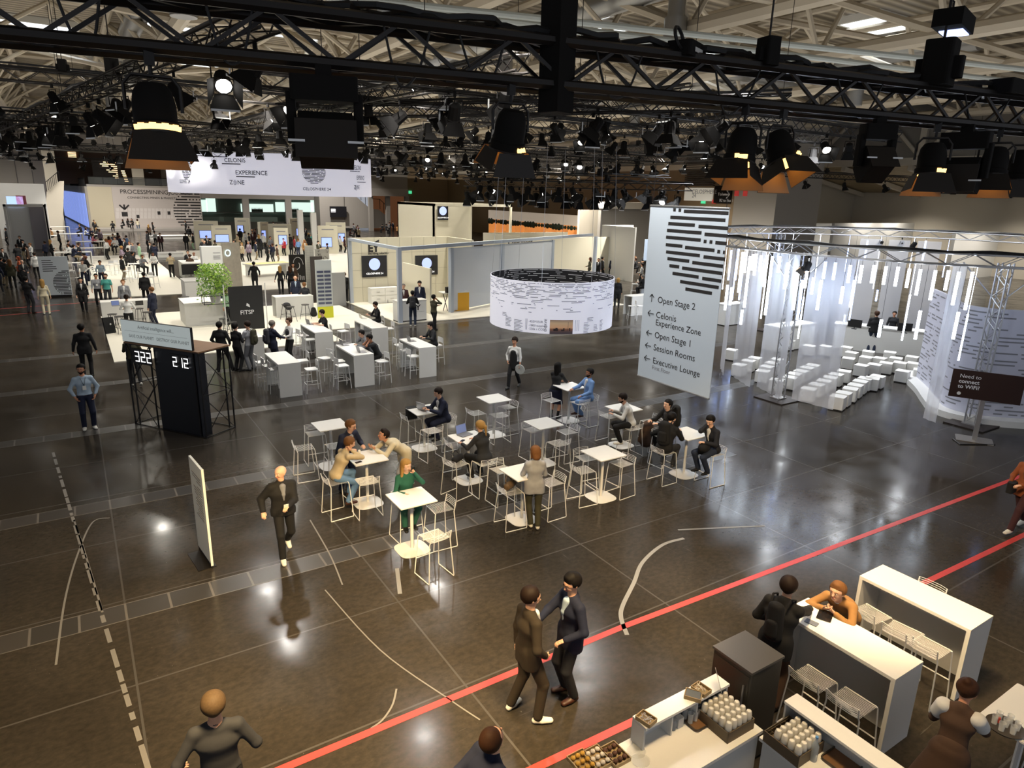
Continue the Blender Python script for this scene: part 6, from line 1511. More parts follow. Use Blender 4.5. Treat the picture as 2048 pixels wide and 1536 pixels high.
def offs(P, d): 
    out = []
    for i, p in enumerate(P): t_ = (P[min(i+1, len(P)-1)]-P[max(i-1, 0)]).normalized(); out.append(p+Vector((t_.y, -t_.x, 0))*d)
    return out
po = offs(WP, .42); MB().prism([(q.x, q.y) for q in po]+[(31, 8), (27, 13)], 0, .2).build('round_platform', WHITEG, label='rounded white platform under the curved printed wall', cat='platform')
wi = offs(WP, -.1); b = MB(); n = len(WP)
b.v = [(q.x, q.y, z) for P, z in ((WP, .201), (WP, 3.5), (wi, .201), (wi, 3.5)) for q in P]; m_ = n
for k in range(n-1): b.f += [(k, m_+k, m_+k+1, k+1), (3*m_+k, 2*m_+k, 2*m_+k+1, 3*m_+k+1), (m_+k, 3*m_+k, 3*m_+k+1, m_+k+1)]
b.m = [0]*len(b.f)
t = b.build('curved_wall', [mat('lilac_white_print', hexc('#cfcfdc'), .6)], smooth=True, label='curved white wall printed with grey dashes on the rounded platform', cat='printed wall')
wl = [0]
for i in range(1, n): wl.append(wl[-1]+(WP[i]-WP[i-1]).length)
def fw_(s_, z):
    s_ = min(max(s_, 0), wl[-1]-1e-3); i = max(k for k in range(n-1) if wl[k] <= s_); u_ = (s_-wl[i])/(wl[i+1]-wl[i]); q = WP[i].lerp(WP[i+1], u_); t_ = (WP[i+1]-WP[i]).normalized()
    return Vector((q.x+t_.y*.008, q.y-t_.x*.008, z))
b = MB(); random.seed(21)
for row in range(27):
    z = 3.36-row*.118; s = .05
    while s < wl[-1]-.6: L = random.choice((.08, .25, .4, .6, .8)); (dash(b, fw_, s, min(L, wl[-1]-s-.1), z, .022) if random.random() > .35 else 0); s += L+random.uniform(.08, .4)
b.build('dash_print', mat('grey_print2', hexc('#85858c'), .6), t, kind='stuff')
p = at(1948, 880); t = empty('wifi_sign', p, fa(p.x, p.y)+.12, 'dark brown sign on a post asking Need to connect to WiFi?', 'sign')
MB().rbox(-.45, .45, -.3, .3, 0, .02, .05).build('base', mat('steel_plate', (.3, .28, .26), .4, .6), t); MB().box(-.06, .06, -.04, .04, .02, 1.45).build('post', STEEL, t)
sb = MB().box(-.84, .84, -.09, -.045, 1.2, 2.0).build('board', mat('dark_brown_sign', hexc('#2e150c'), .5), t)
b = MB(); put_text(b, 'Need to', (-.66, -.092, 1.78), (1, 0, 0), (0, 0, 1), .15); put_text(b, 'connect', (-.66, -.092, 1.63), (1, 0, 0), (0, 0, 1), .15, bold=.02); put_text(b, 'to WiFi?', (-.66, -.092, 1.48), (1, 0, 0), (0, 0, 1), .15, bold=.02)
b.add([(-.6+.05*math.cos(k), -.095, 1.32+.05*math.sin(k)) for k in (i*.6283 for i in range(10))], [tuple(range(10))])
b.build('lettering', mat('white_print2', (0, 0, 0)), sb)
b = MB(); b.path([at(1905, 878)+Vector((0, 0, .015)), at(1920, 890)+Vector((0, 0, .015)), at(1950, 890)+Vector((0, 0, .015)), at(1990, 890)+Vector((0, 0, .015))], .015, 5); b.build('floor_cable', BLACK, label='black cable on the floor at the foot of the WiFi sign', cat='cable')
# white stands behind the stage
for pxa, pxb, y_, z_, d in ((1545, 1660, 42, 4.4, 'left one of three'), (1665, 1885, 38, 4.6, 'wide middle one with small black logos'), (1910, 2060, 30, 4.2, 'right one of three')):
    a, e = along(pxa, 480, y=y_), along(pxb, 480, y=y_); t = wallbox('stand_wall', a.x, e.x, y_, y_+.3, 0, z_, WARM_ if False else WHITE, label='white stand wall behind the stage ring, the '+d, cat='stand wall')
    if 'middle' in d: b = MB(); s_ = along(1828, 470, y=y_-.02); b.box(s_.x, s_.x+.9, y_-.03, y_-.01, s_.z-.5, s_.z-.3); b.box(s_.x, s_.x+.3, y_-.03, y_-.01, s_.z, s_.z+.3); b.build('logo', INK, t)
counter(1590, 700, 2.6, .8, 1.1, 'white counter behind the left sheer curtains'); counter(1470, 650, 1.6, .7, 1.1, 'white counter seen between the direction banner and the curtains')
# bar counters between drum and direction banner
island(*(lambda p, q: (p.x, q.x, p.y, p.y+.8))(at(1228, 590), at(1256, 596)), 'white high counter right behind the hanging drum', grp=None)
p = at(1262, 632); island(p.x, p.x+1.6, p.y, p.y+.7, 'white high counter beside the edge of the direction banner', grp=None)
for px, py, d in ((1268, 590, 'farther'), (1262, 640, 'nearer'), (1280, 640, 'third')): put(CHAIR, at(px, py), 1., 'white bar chair left of the direction banner, the %s one' % d, 'chair')
# ------------------------------------------------------------------ lighting rigs
RM = mat('black_truss_paint', (.02, .017, .015), .4, .3); CAB = mat('black_cable', (.01, .01, .01), .6)
BDOOR = mat('barn_door_black', (.022, .017, .013), .55); BRONZE = mat('bronze_flap', (.45, .26, .11), .5)
LENSW = mat('lamp_lens_warm', (1, .8, .45), .3, emit=2.4, ecol=(1, .55, .16)); LENSC = mat('lamp_lens_white', (1, 1, 1), .3, emit=9, ecol=(1, .96, .9)); LENSB = mat('display_blue', (.4, .5, 1), .3, emit=2)
SILV = mat('bare_aluminium_yoke', (.7, .7, .68), .3, .6)
p, q = at(-90, 66, 7.12), at(2130, 269, 7.12); off = Vector((0, 0, .13))
NEAR = box_truss('lighting_truss', p+off, q+off, .26, .036, RM, step=.36, lab='nearest black box truss running across the top of the view', rl=.016)
dn_ = (q-p).normalized(); Ln = (q-p).length
def near_at(px, z=7.1):
    """point of the nearest truss's line seen at px"""
    lo, hi = 0., 1.
    for _ in range(40):
        m = (lo+hi)/2; w = p.lerp(q, m)-Vector((0, 0, EYE)); sx_ = 1024+F_PX*w.dot(RIGHT)/w.dot(FWD)
        if sx_ < px: lo = m
        else: hi = m
    r = p.lerp(q, lo); r.z = z; return r+dn_.cross(Vector((0, 0, 1)))*.13
b = MB(); random.seed(3)
for j in range(4): b.path([p+dn_*Ln*k/60+Vector((random.uniform(-.03, .03), random.uniform(-.12, .12), .27+.02*j+random.uniform(0, .035))) for k in range(61)], .022, 5)
b.build('cable_loom', CAB, smooth=True, label='thick bundle of black cables lying along the nearest truss', cat='cable')
for k, px in enumerate((130, 420, 760, 905, 1170, 1400, 1640, 1890)):
    a, e = near_at(px, 7.36), near_at(px+90, 7.36); MB().path(smooth([a, a.lerp(e, .3)-Vector((0, 0, .22+.05*(k % 3))), a.lerp(e, .7)-Vector((0, 0, .25)), e]), .008, 5).build('hanging_cable', CAB, smooth=True, label='thin black cable drooping through the nearest truss', cat='cable', group='thin cables drooping through the nearest truss')
def barn(t, z, r, s, m, flare=.38, inner=BRONZE):
    """four flaps of a barn door hinged round the lens rim"""
    for k, (w0, w1, l) in enumerate(((r, r*1.4, .27), (r, r*1.4, .27), (r*.8, r*1.1, .22), (r*.8, r*1.1, .22))):
        a = (0, math.pi, math.pi/2, -math.pi/2)[k]; o = r*flare; l *= s
        v = [(-w0, r, z), (w0, r, z), (w1, r+o, z-l), (-w1, r+o, z-l), (-w0, r+.006, z), (w0, r+.006, z), (w1, r+o+.006, z-l), (-w1, r+o+.006, z-l)]
        R = Matrix.Rotation(a, 3, 'Z'); b = MB(); b.add([R @ Vector(x) for x in v], [(0, 1, 2, 3), (7, 6, 5, 4), (0, 4, 5, 1), (1, 5, 6, 2), (2, 6, 7, 3), (3, 7, 4, 0)]); b.m = [1, 0, 0, 0, 0, 0]
        b.build('barn_door', [m, inner], t)
def fresnel(loc, lab, s=1., tilt=0., rz=0., lens=LENSW, glow=True, group=None):
    glow = glow and ('glowing' in lab or 'bronze-lit' in lab)
    """theatre lantern hung by its clamp and yoke: the head can tilt"""
    s *= .8; t = empty('stage_light', loc, rz, lab, 'stage light', group); t.scale = (s, s, s)
    b = MB(); b.cbox((0, 0, -.03), .06, .05, .1); b.tube((0, 0, -.07), (0, 0, -.13), .014); b.build('clamp', BLACK, t)
    b = MB(); b.path([(-.17, 0, -.36), (-.17, 0, -.2), (-.12, 0, -.14), (.12, 0, -.14), (.17, 0, -.2), (.17, 0, -.36)], .012, 6); b.build('yoke', RM, t, smooth=True)
    hd = MB(); mx = Matrix.Translation((0, 0, -.34)) @ Matrix.Rotation(tilt, 4, 'X')
    hd.lathe([(.05, .15), (.09, .145), (.12, .1), (.135, .02), (.135, -.1), (.15, -.11), (.15, -.17)], n=20, mx=mx); hd.build('lamp_house', BLACKM, t, smooth=True)
    b = MB().lathe([(.13, -.172), (.132, -.176)], n=20, mx=mx); b.build('lens', lens, t)
    if glow:
        b = MB()
        for k in (range(9) if 'ring' in lab else range(5, 8)): a = -1.0+k*.25+math.pi/2; b.cbox(mx @ Vector((.15*math.cos(a), .15*math.sin(a), -.145)), .04, .012, .035+.012*(k % 2), rz=a+math.pi/2, rx=tilt)
        b.build('glowing_vent', lens, t)
    u = empty('barn_doors', (0, 0, -.34), parent=t); u.rotation_euler = (tilt, 0, 0); u.name = 'barn_door_frame'
    barn(u, -.175, .15, s*.9, BDOOR); b = MB().lathe([(.152, -.165), (.165, -.165), (.165, -.18), (.152, -.18)], n=20, close=False); b.build('rim', BDOOR, u); return t
def head_lamp(loc, lab, s=1., rz=0., w=.36, tilt=-.5):
    """wide flat wash lamp in a fork"""
    s *= .86; t = empty('wash_light', loc, rz, lab, 'stage light'); t.scale = (s, s, s)
    b = MB(); b.rbox(-w/2, w/2, -.09, .09, -.2, -.05, .02); b.cbox((0, 0, -.02), .1, .08, .08); b.build('base_box', BLACKM, t)
    [MB().rbox(sx*w/2-.03, sx*w/2+.03, -.05, .05, -.46, -.15, .015).build('fork_arm', BLACKM, t) for sx in (-1, 1)]
    mx = Matrix.Translation((0, 0, -.42)) @ Matrix.Rotation(tilt, 4, 'X'); b = MB()
    n = 8; prof = [(-.02, .15), (.1, .13), (.16, .05), (.16, -.12), (.12, -.16), (-.12, -.16), (-.16, -.12), (-.16, .05), (-.1, .13)]
    b.add([mx @ Vector((x, a, c)) for x in (-w/2+.04, w/2-.04) for a, c in prof], [tuple(range(9))[::-1], tuple(range(9, 18))]+[(k, (k+1) % 9, 9+(k+1) % 9, 9+k) for k in range(9)]); b.build('head', BLACKM, t)
    b = MB(); b.box(-w/2+.02, w/2-.02, .165, .17, -.2, .05, mx); b.build('front_flap', BDOOR, t)
    b = MB(); b.cbox(mx @ Vector((-w/2+.03, .18, -.1)), .1, .01, .014); b.cbox(mx @ Vector((w/2-.03, .18, -.1)), .1, .01, .014); b.build('hinge', SILV, t); return t
cz = 7.09
for px, s, tl, rz, d in ((300, 1.0, .12, .1, 'hanging at the upper left with a glowing yellow ring'), (1008, .95, -.3, .5, 'in the middle with bronze-lit flaps'), (1470, 1.0, .25, -.4, 'right of the middle with a glowing slit'), (1545, 1.0, .5, .8, 'turned away, beside the one with the glowing slit'),
                         (1850, 1.02, .1, .3, 'near the right with bronze-lit flaps'), (1975, 1., .2, .0, 'second from the right edge'), (2030, 1., -.1, .2, 'at the right edge')):
    fresnel(near_at(px, cz), 'black lantern on the nearest truss, '+d, s, tl, fa(*near_at(px).xy)+rz+math.pi)
head_lamp(near_at(640, cz), 'big flat black wash lamp with silver hinges on the nearest truss', 1.05, fa(*near_at(640).xy)+math.pi, .42, .35)
head_lamp(near_at(1735, cz), 'black wash lamp with square flaps near the right of the nearest truss', .95, fa(*near_at(1735).xy)+math.pi+.5, .32, .7)
head_lamp(near_at(1910, cz), 'broad black wash lamp between two lanterns at the right', 1.1, fa(*near_at(1910).xy)+math.pi-.2, .4, .2)
a = near_at(1105, 7.0)
b = MB().box(-.09, .09, -.08, .08, -.05, 1.3); b.build('cable_bag', BLACKM, loc=a+Vector((0, .05, 0)), rz=.3, label='tall black drape box standing up through the nearest truss', cat='box')
a = near_at(1330, 7.38); t = empty('cable_drum', a, .4, 'heap of cable and a black case on top of the nearest truss', 'case'); MB().rbox(-.02, .3, -.09, .09, 0, .1, .02).build('case', BLACKM, t)
MB().path([(-.02+.07*math.cos(k), .07*math.sin(k)*.3, .11+.07*math.sin(k)) for k in (i*.5 for i in range(13))], .012, 6).build('coil', CAB, t); MB().box(.06, .2, -.095, -.091, .03, .06).build('sticker', WHITE, t)
def hoist(loc, lab, s=1., up=5., grp=None):
    t = empty('chain_hoist', loc, random.uniform(0, 3), lab, 'hoist', grp); t.scale = (s, s, s)
    MB().rbox(-.12, .12, -.1, .1, 0, .32, .03).rbox(-.05, .05, -.16, .16, .05, .2, .02).build('motor_body', BLACKM, t); b = MB()
    b.tube((0, 0, .32), (0, 0, up), .012, n=4); b.build('chain', RM, t); return t
a = near_at(1832, 7.38); t = hoist(a, 'black chain hoist rising from the nearest truss, with a blue-lit box on its arm', 1.1, 5)
MB().box(-.02, .42, -.1, .1, .42, .54).build('control_box', BLACKM, t); MB().box(.14, .38, -.08, .08, .41, .419).build('lit_window', LENSB, t); b = MB(); [b.path([(x, 0, .54), (x, 0, .6), (x+.08, 0, .6), (x+.08, 0, .54)], .008, 5) for x in (.02, .28)]; b.build('grip', BLACK, t)
hoist(near_at(1500, 7.38), 'grey cased chain hoist on the nearest truss right of the cable heap', .6, 6)
a = near_at(1975, 7.38); MB().rbox(-.2, .2, -.1, .1, 0, .12, .02).build('power_box', BLACKM, loc=a, label='black power box with cable loops on the right end of the nearest truss', cat='box')
# trusses farther in, over the booths
def fartruss(a, c, lab, w=.3, m=RM, r=.026): return box_truss('lighting_truss', a, c, w, r, m, step=.42, lab=lab)
RG = []
RG.append((at(540, 33, 8.6), at(-60, 283, 8.6), 'long black truss running away to the left edge under the roof'))
RG.append((Vector((7.2, 11, 8.7)), Vector((4.2, 58, 8.7)), 'black truss running back above the lounge counters'))
RG.append((Vector((5.5, 21, 8.5)), Vector((13.5, 10, 8.5)), 'slanting black truss above the middle of the hall'))
for k, (x0, x1, y) in enumerate(((6, 24, 13.4), (4, 26, 17.5), (-6, 26, 23), (-7, 30, 30), (-8, 34, 36.5), (-8, 38, 44), (-8, 42, 52), (-8, 48, 60), (-8, 52, 68), (-9, 55, 80))): RG.append((Vector((x0, y, 8.6+.25*(k % 3))), Vector((x1, y, 8.6+.25*(k % 3))), 'cross truss of the rig, number %d counted from the tables' % (k+1)))
for k, (x, y0_, y1_) in enumerate(((14.5, 14, 64), (21, 16, 70), (29, 20, 78), (38, 28, 80))): RG.append((Vector((x, y0_, 9.2)), Vector((x, y1_, 9.2)), 'lengthwise truss of the rig, number %d from the left' % (k+1)))
RG.append((at(930, 366, 6.95), at(1385, 375, 6.95), 'low black truss above the hanging drum carrying big lanterns'))
RG.append((at(940, 352, 7.25), at(1340, 362, 7.25), 'second low truss close behind the one with big lanterns'))
RG.append((at(1500, 345, 8.1), at(2120, 374, 8.1), 'thin black truss in front of the side aisle ceiling'))
words_ = W_ = ('nearest', 'second', 'third', 'fourth', 'fifth', 'sixth', 'seventh', 'eighth', 'ninth', 'farthest')
for i, (a, c, lab) in enumerate(RG):
    if 'number' in lab: k = int(lab.split('number ')[1].split()[0]); lab = lab.split(',')[0]+', the %s one' % (words_[k-1] if 'cross' in lab else ('left one', 'second from the left', 'second from the right', 'right one')[k-1]).replace('the the', 'the').replace('one one', 'one')
    RG[i] = (a, c, lab); fartruss(a, c, lab)
    d = (c-a).normalized(); L = (c-a).length; b = MB()
    for j in range(2): b.path([a+d*L*k/24+Vector((random.uniform(-.1, .1), random.uniform(-.1, .1), .2+random.uniform(0, .08))) for k in range(25)], .03, 4)
    b.build('cable_loom', CAB, label='black cables on the '+lab, cat='cable')
# small lanterns: one mesh each at this distance
def lamp_mesh(kind):
    b = MB()
    b.cbox((0, 0, -.04), .06, .06, .1); b.path([(-.15, 0, -.34), (-.15, 0, -.14), (.15, 0, -.14), (.15, 0, -.34)], .014, 4)
    mx = Matrix.Translation((0, 0, -.34)) @ Matrix.Rotation((.5, -.6, .9, .1)[kind], 4, 'X')
    b.lathe([(.05, .16), (.11, .12), (.125, -.12), (.14, -.14)], n=10, mx=mx)
    for k in range(4):
        R = Matrix.Rotation(k*math.pi/2, 4, 'Z'); v = [(-.13, .13, -.14), (.13, .13, -.14), (.22, .24, -.36), (-.22, .24, -.36)]
        if kind != 3 or k < 2: b.add([mx @ (R @ Vector(x)) for x in v], [(0, 1, 2, 3)])
    b.use(1)
    if kind in (0, 2): b.lathe([(.02, -.145), (.115, -.146)], n=10, mx=mx, close=True)
    b.use(2); b.cbox(mx @ Vector((.0, -.25, -.37)), .4, .02, .03)
    if kind == 1: b.cbox(mx @ Vector((.2, -.25, -.27)), .03, .02, .22)
    return b
LK = []
for k in range(4): LK.append(lamp_mesh(k).build('stage_light', [BLACKM, LENSC, SILV], cat='stage light'))
first = [True]*4; nl = 0; random.seed(12)
def hang(pos, kind, rz, s, lab, grp):
    global nl
    o = LK[kind] if first[kind] else LK[kind].copy()
    if not first[kind]: COL.objects.link(o)
    first[kind] = False; o.location = pos; o.rotation_euler = (0, 0, rz); o.scale = (s, s, s); tag(o, lab, 'stage light', grp); nl += 1
for i, (a, c, lab) in enumerate(RG):
    L = (c-a).length; d = (c-a).normalized(); low = 'low' in lab; grp = 'small lanterns on rig truss '+('abcdefghijklmnopqrstuvwxyz'[i])
    n = int(L/(1.75 if not low else .8)); n = min(n, 22)
    for k in range(n):
        t_ = (k+.5)/n+random.uniform(-.3, .3)/n; pos = a+d*L*t_+d.cross(Vector((0, 0, 1))).normalized()*.15-Vector((0, 0, .178))
        if 'side aisle' in lab and k % 2: continue
        hang(pos, random.choice((0, 1, 2, 3, 1)), random.uniform(0, 6.28), random.uniform(.85, 1.2) if not low else 1.25, 'small lantern on the '+lab, grp)
random.seed(8)
for i, (a, c, lab) in enumerate(RG):
    for t_ in (.2, .65):
        hoist(a.lerp(c, t_)+Vector((0, 0, .17)), 'chain hoist of the '+lab, 1., 4.5, 'hoists of rig truss '+('abcdefghijklmnopqrstuvwxyz'[i]))
# lamps on the stage ring and close behind the tables' truss
for px, d in ((1605, 'by the left tower'), (1742, 'over the seats, left of three'), (1783, 'over the seats, middle of three'), (1808, 'over the seats, right of three')):
    pt = hit(px, RR-.1, far=px > 1650); fresnel((pt.x, pt.y, ZR-.2), 'black lantern on the circular truss '+d, 1.05, .5, 0, LENSC, False)
# ------------------------------------------------------------------ people one can make out
def Z(p, z=0): return Vector((p.x, p.y, z))
def P_(fx, fy, tx, ty, **k):
    """person with feet at one pixel, facing the floor point at another"""
    p = at(fx, fy); return body('person', p, face_px(p, tx, ty), **k)
def held(name, K, root, i, mb, m, lab, cat, fwd=.07, up=0., rz=0., rx=0.):
    d = K['wr'][i]-K['el'][i]; d /= np.linalg.norm(d); c = (K['wr'][i]+d*fwd)*K['s']; c[2] += up
    w = root.location+Matrix.Rotation(root.rotation_euler.z, 3, 'Z') @ Vector(c); o = mb.build(name, m, loc=w, rz=root.rotation_euler.z+rz, label=lab, cat=cat); o.rotation_euler.x = rx; return o
PHM = mat('phone_black', (.01, .01, .012), .2)
def phone(): return MB().rbox(-.036, .036, -.075, .075, -.005, .005, .01)
r, K = P_(573, 1112, 650, 1260, look=(-55, 0), topkind='puffer', top='black', under='grey', legs='black', shoes='white', hair='grey', hairkind='bald', sk=0, feet=[(-.1, -.28, .1, 5, 45), (.1, .22, 0, -5)], hands=[(-.02, .32, 1.12), (.36, .12, 1.02)], lab='bald person in a black puffer jacket and white shoes striding past the sign board', beard=False, h=.014)
held('name_badge', K, r, 0, MB().box(-.04, .04, -.05, .05, -.002, .002), WHITE, 'white name badge in the hand of the bald person', 'badge', .06, .03, rx=1.2)
r, K = P_(1052, 1430, 1160, 1395, look=(-10, 8), topkind='jacket', top='hazed_brown', under='white', legs='hazed_brown', shoes='white', hair='dark', sk=0, H=1.84, feet=[(-.17, -.1, 0, 25), (.17, .1, 0, -20)], hands=[(-.27, -.02, .85), (.2, .12, .95)], lab='tall person in a brown-looking suit and white shoes, seen from behind, in talk', h=.014)  # the brown haze on this dark suit is put into its cloth colour
r, K = P_(1134, 1392, 1050, 1420, look=(5, 12), topkind='jacket', top='navy', under='lightblue', legs='suit', shoes='brown', hair='black', hairkind='quiff', sk=0, H=1.83, hands=[(-.2, .2, 1.02), (.06, .42, 1.2)], elbow=[(-.7, -.5, -.8), (.8, -.6, -.4)], curl=.3, lab='dark-haired person in a navy blazer gesturing with an open hand', h=.014)
p = Z(at(428, 1420, 1.68)); r, K = body('person', p, face_px(p, 450, 1150), topkind='shirt', top='dgrey', legs='black', hair='sandy', sk=0, H=1.85, hands=[(-.33, .12, .98), (.3, .2, 1.0)], look=(0, 5), lab='sandy-haired person in a dark grey top at the bottom left, seen from behind', h=.014)
p = Z(at(948, 1492, 1.62)); r, K = body('person', p, face_px(p, 1180, 1536)-.2, topkind='jacket', top='navy', under='beige', legs='suit', hair='brown', sk=0, lean=22, look=(15, -35), hands=[(-.12, -.22, 1.02), (.1, -.24, 1.02)], elbow=[(-.9, -.5, -.3), (.9, -.5, -.3)], lab='person in a navy jacket bowing the head with hands behind the back at the bottom', h=.014)
r, K = P_(180, 858, 235, 960, topkind='shirt', top='lightblue', legs='navy', shoes='white', hair='black', beard=True, sk=1, lanyard=True, hands=[(-.22, .08, .92), (.22, .08, .92)], elbow=[(-.9, -.5, 0), (.9, -.5, 0)], look=(-20, 0), H=1.8, lab='bearded person in a light blue shirt with a lanyard, hands in pockets', h=.014)
P_(177, 752, 205, 620, topkind='jacket', top='black', legs='black', hair='black', sk=2, H=1.82, w=1.08, look=(-30, 0), hands=[(-.33, .02, .85), (.33, .0, .85)], lab='broad person in a black suit walking away behind the blue shirt')
r, K = P_(272, 770, 240, 700, topkind='sweater', top='olive', legs='black', shoes='white', hair='black', sk=1, feet=[(-.1, .05, 0, 5), (.12, -.4, .08, 0, 40)], hands=[(-.1, .38, 1.15), (.2, .2, 1.0)], lab='person in an olive top and white shoes behind the kiosk frame, holding a phone'); held('phone', K, r, 0, phone(), PHM, 'phone held by the person in olive behind the kiosk', 'phone')
P_(447, 742, 520, 690, topkind='jacket', top='black', legs='black', hair='black', sk=1, H=1.8, feet=[(-.12, -.1, 0, 10), (.3, .1, 0, -20)], hands=[(-.25, .15, .95), (.25, .15, .95)], lab='person in a black jacket with spread legs right behind the kiosk')
P_(478, 742, 520, 730, topkind='sweater', top='black', legs='black', hair='black', hairkind='curly', sk=4, hands=[(-.1, .25, 1.1), (.1, .25, 1.1)], lab='person all in black with curly hair facing the grey t-shirt')
r, K = P_(503, 740, 468, 735, topkind='tshirt', top='lgrey', legs='grey', shoes='grey', hair='dark', sk=0, H=1.8, hands=[(-.12, .32, 1.12), (.12, .32, 1.12)], look=(0, 15), lab='person in a light grey t-shirt and grey trousers with a rucksack, reading a phone'); pack(r, K, 'olive', 'dark green backpack of the person in the grey t-shirt'); held('phone', K, r, 0, phone(), PHM, 'phone of the person in the grey t-shirt', 'phone')
r, K = P_(549, 738, 600, 728, topkind='jacket', top='navy', under='white', legs='navy', hair='grey', sk=0, H=1.8, look=(0, 22), hands=[(-.1, .42, 1.1), (.1, .42, 1.1)], lab='grey-haired person in a navy blazer with a rucksack, taking a dish'); pack(r, K, 'dgrey', 'dark grey backpack of the grey-haired person')
r, K = P_(583, 727, 540, 735, topkind='shirt', top='white', legs='black', female=True, hair='brown', hairkind='bun', sk=0, hands=[(-.12, .34, 1.08), (.12, .34, 1.08)], lab='waitress in a white shirt and dark apron offering a plate')
part_np('apron', [(K['waist'] if 'waist' in K else K['pel']+K['up']*.15+K['fw']*.07, K['chest']+K['fw']*.07, .085, .09, V3(1, 0, 0), 1.25)], cloth('dgrey'), r); held('plate', K, r, 0, MB().lathe([(.02, 0), (.12, .01), (.12, .016), (.02, .006)], n=18), CER, 'white plate between the waitress and the navy blazer', 'plate', .1, .03)
def sitter(sx_, sy_, face, z=.76, zp=.75, dx=0, **k):
    p = Z(at(sx_, sy_, zp)); return body('person', p, face, sit=z, **k)
TYP = [(-.16, .42, 1.15), (.16, .42, 1.15)]
HF = [(-.13, .3, .3, 5), (.13, .3, .3, -5)]
r, K = sitter(652, 664, BU, .79, .77, topkind='tshirt', top='black', legs='black', hair='dark', sk=0, hands=TYP, look=(-10, 22), lean=8, feet=HF, lab='person in a black t-shirt typing on a laptop at the second counter')
laptop(Z(at(622, 648, 1.1), 1.105), math.pi/2+math.pi, 'open laptop of the person in the black t-shirt', em=.2).rotation_euler.z = math.pi/2+.2
r, K = sitter(757, 645, BU, .79, .77, topkind='sweater', top='black', legs='black', hair='dark', sk=0, hands=TYP, look=(0, 20), lean=8, feet=HF, lab='person in black at the farthest lounge counter with a laptop')
laptop(Z(at(727, 637, 1.1), 1.105), math.pi/2, 'open silver laptop on the farthest lounge counter', em=.2, col=SILV)
p = Vector((8.62, 22.75, 0)); body('person', p, BU, sit=.79, topkind='jacket', top='grey', under='white', legs='dgrey', hair='black', sk=0, lean=25, hands=[(-.1, .5, 1.14), (.02, .27, 1.42)], elbow=[(-.7, -.3, -.8), (.6, .4, -1)], look=(10, 10), feet=HF, lab='person in a grey suit jacket propping the head on one hand at the counter')
sitter(757, 716, BU, .79, .77, topkind='tshirt', top='charcoal', legs='black', hair='black', sk=2, lean=25, hands=[(-.06, .32, 1.45), (.06, .32, 1.45)], elbow=[(-.5, .5, -1), (.5, .5, -1)], look=(0, 15), feet=HF, lab='person in a dark t-shirt hiding the face in both hands at the counter')
for px, py, d, rz in ((690, 690, 'grey laptop before the person in the grey suit jacket', 1.6), (724, 704, 'grey laptop before the person hiding the face', 1.6)): laptop(Z(at(px, py, 1.1), 1.105), rz, d, em=.1, col=mat('silver_laptop', (.4, .4, .42), .35, .5))
sitter(868, 692, BU, .79, .77, topkind='jacket', top='charcoal', under='black', legs='black', hair='black', sk=0, hands=TYP, look=(0, 20), lean=10, feet=HF, lab='person in a dark jacket with a laptop at the right lounge counter'); laptop(Z(at(824, 682, 1.1), 1.105), 1.6, 'small laptop on the right lounge counter', em=.15)
r, K = P_(1027, 775, 985, 800, topkind='shirt', top='white', legs='black', hair='dark', hairkind='curly', sk=1, female=False, H=1.74, feet=[(-.1, -.25, .05, 5, 20), (.1, .25, 0, -5)], hands=[(-.27, .1, .78), (.2, .1, .95)], lab='waiter in a white shirt and black apron walking with a tray at the side')
part_np('apron', [(K['pel']+K['fw']*.05-V3(0, 0, .2), K['chest']+K['fw']*.05, .11, .095, V3(1, 0, 0), 1.35)], cloth('black'), r); held('serving_tray', K, r, 0, MB().lathe([(.01, 0), (.17, 0), (.18, .012), (.01, .008)], n=24), mat('pale_tray', hexc('#c9cdc9'), .35), 'round pale tray carried edge down by the waiter', 'tray', .16, 0, rx=1.45)
r, K = P_(868, 662, 905, 655, topkind='sweater', top='olive', legs='black', hair='black', sk=2, hands=[(-.05, .3, 1.2), (.08, .15, 1.5)], elbow=[(-.7, -.5, -.8), (.8, .2, -1)], feet=[(-.1, .2, 0, 5), (.1, -.2, .0, -5)], lab='person in an olive top walking with a phone at the ear by the EY stand')
r, K = P_(826, 652, 830, 600, topkind='sweater', top='black', legs='ddenim', shoes='white', hair='black', sk=2, hands=[(-.15, .3, 1.15), (.15, .3, 1.15)], lab='person in black with a grey rucksack at the EY desk, seen from behind'); pack(r, K, 'dgrey', 'grey backpack of the person at the EY desk')
P_(840, 632, 815, 680, topkind='jacket', top='navy', under='white', legs='navy', hair='dark', beard=True, sk=0, H=1.88, look=(0, 15), lab='tall bearded person in a navy suit behind the EY desk'); P_(808, 634, 830, 670, topkind='jacket', top='maroon', under='white', legs='black', hair='grey', sk=0, lab='person in a maroon jacket behind the pillar of the EY stand')
r, K = sitter(890, 842, BU, topkind='jacket', top='navy', under='white', legs='navy', hair='dark', sk=0, lean=14, look=(0, 15), hands=[(-.12, .48, 1.15), (.12, .48, 1.15)], feet=HF, lab='person in a navy suit sitting over a tablet at the back high table', h=.014)
laptop(Z(at(850, 819, 1.05), 1.055), 1.9, 'tablet on a stand before the person in the navy suit', em=.1, col=mat('silver_laptop', (0, 0, 0)))
MB().rbox(-.14, .14, -.1, .1, 0, .3, .05).build('bag', cloth('black'), loc=Z(at(823, 837, .75), .76), label='black bag lying on the stool left of the navy suit', cat='bag')
r, K = P_(1109, 836, 1160, 800, topkind='sweater', top='black', legs='navy', legkind='skirt', female=True, hair='black', hairkind='long', sk=1, lean=8, hands=[(-.05, .42, 1.1), (.2, .45, 1.1)], H=1.7, lab='person with long black hair in a navy skirt standing at the high table', h=.014)
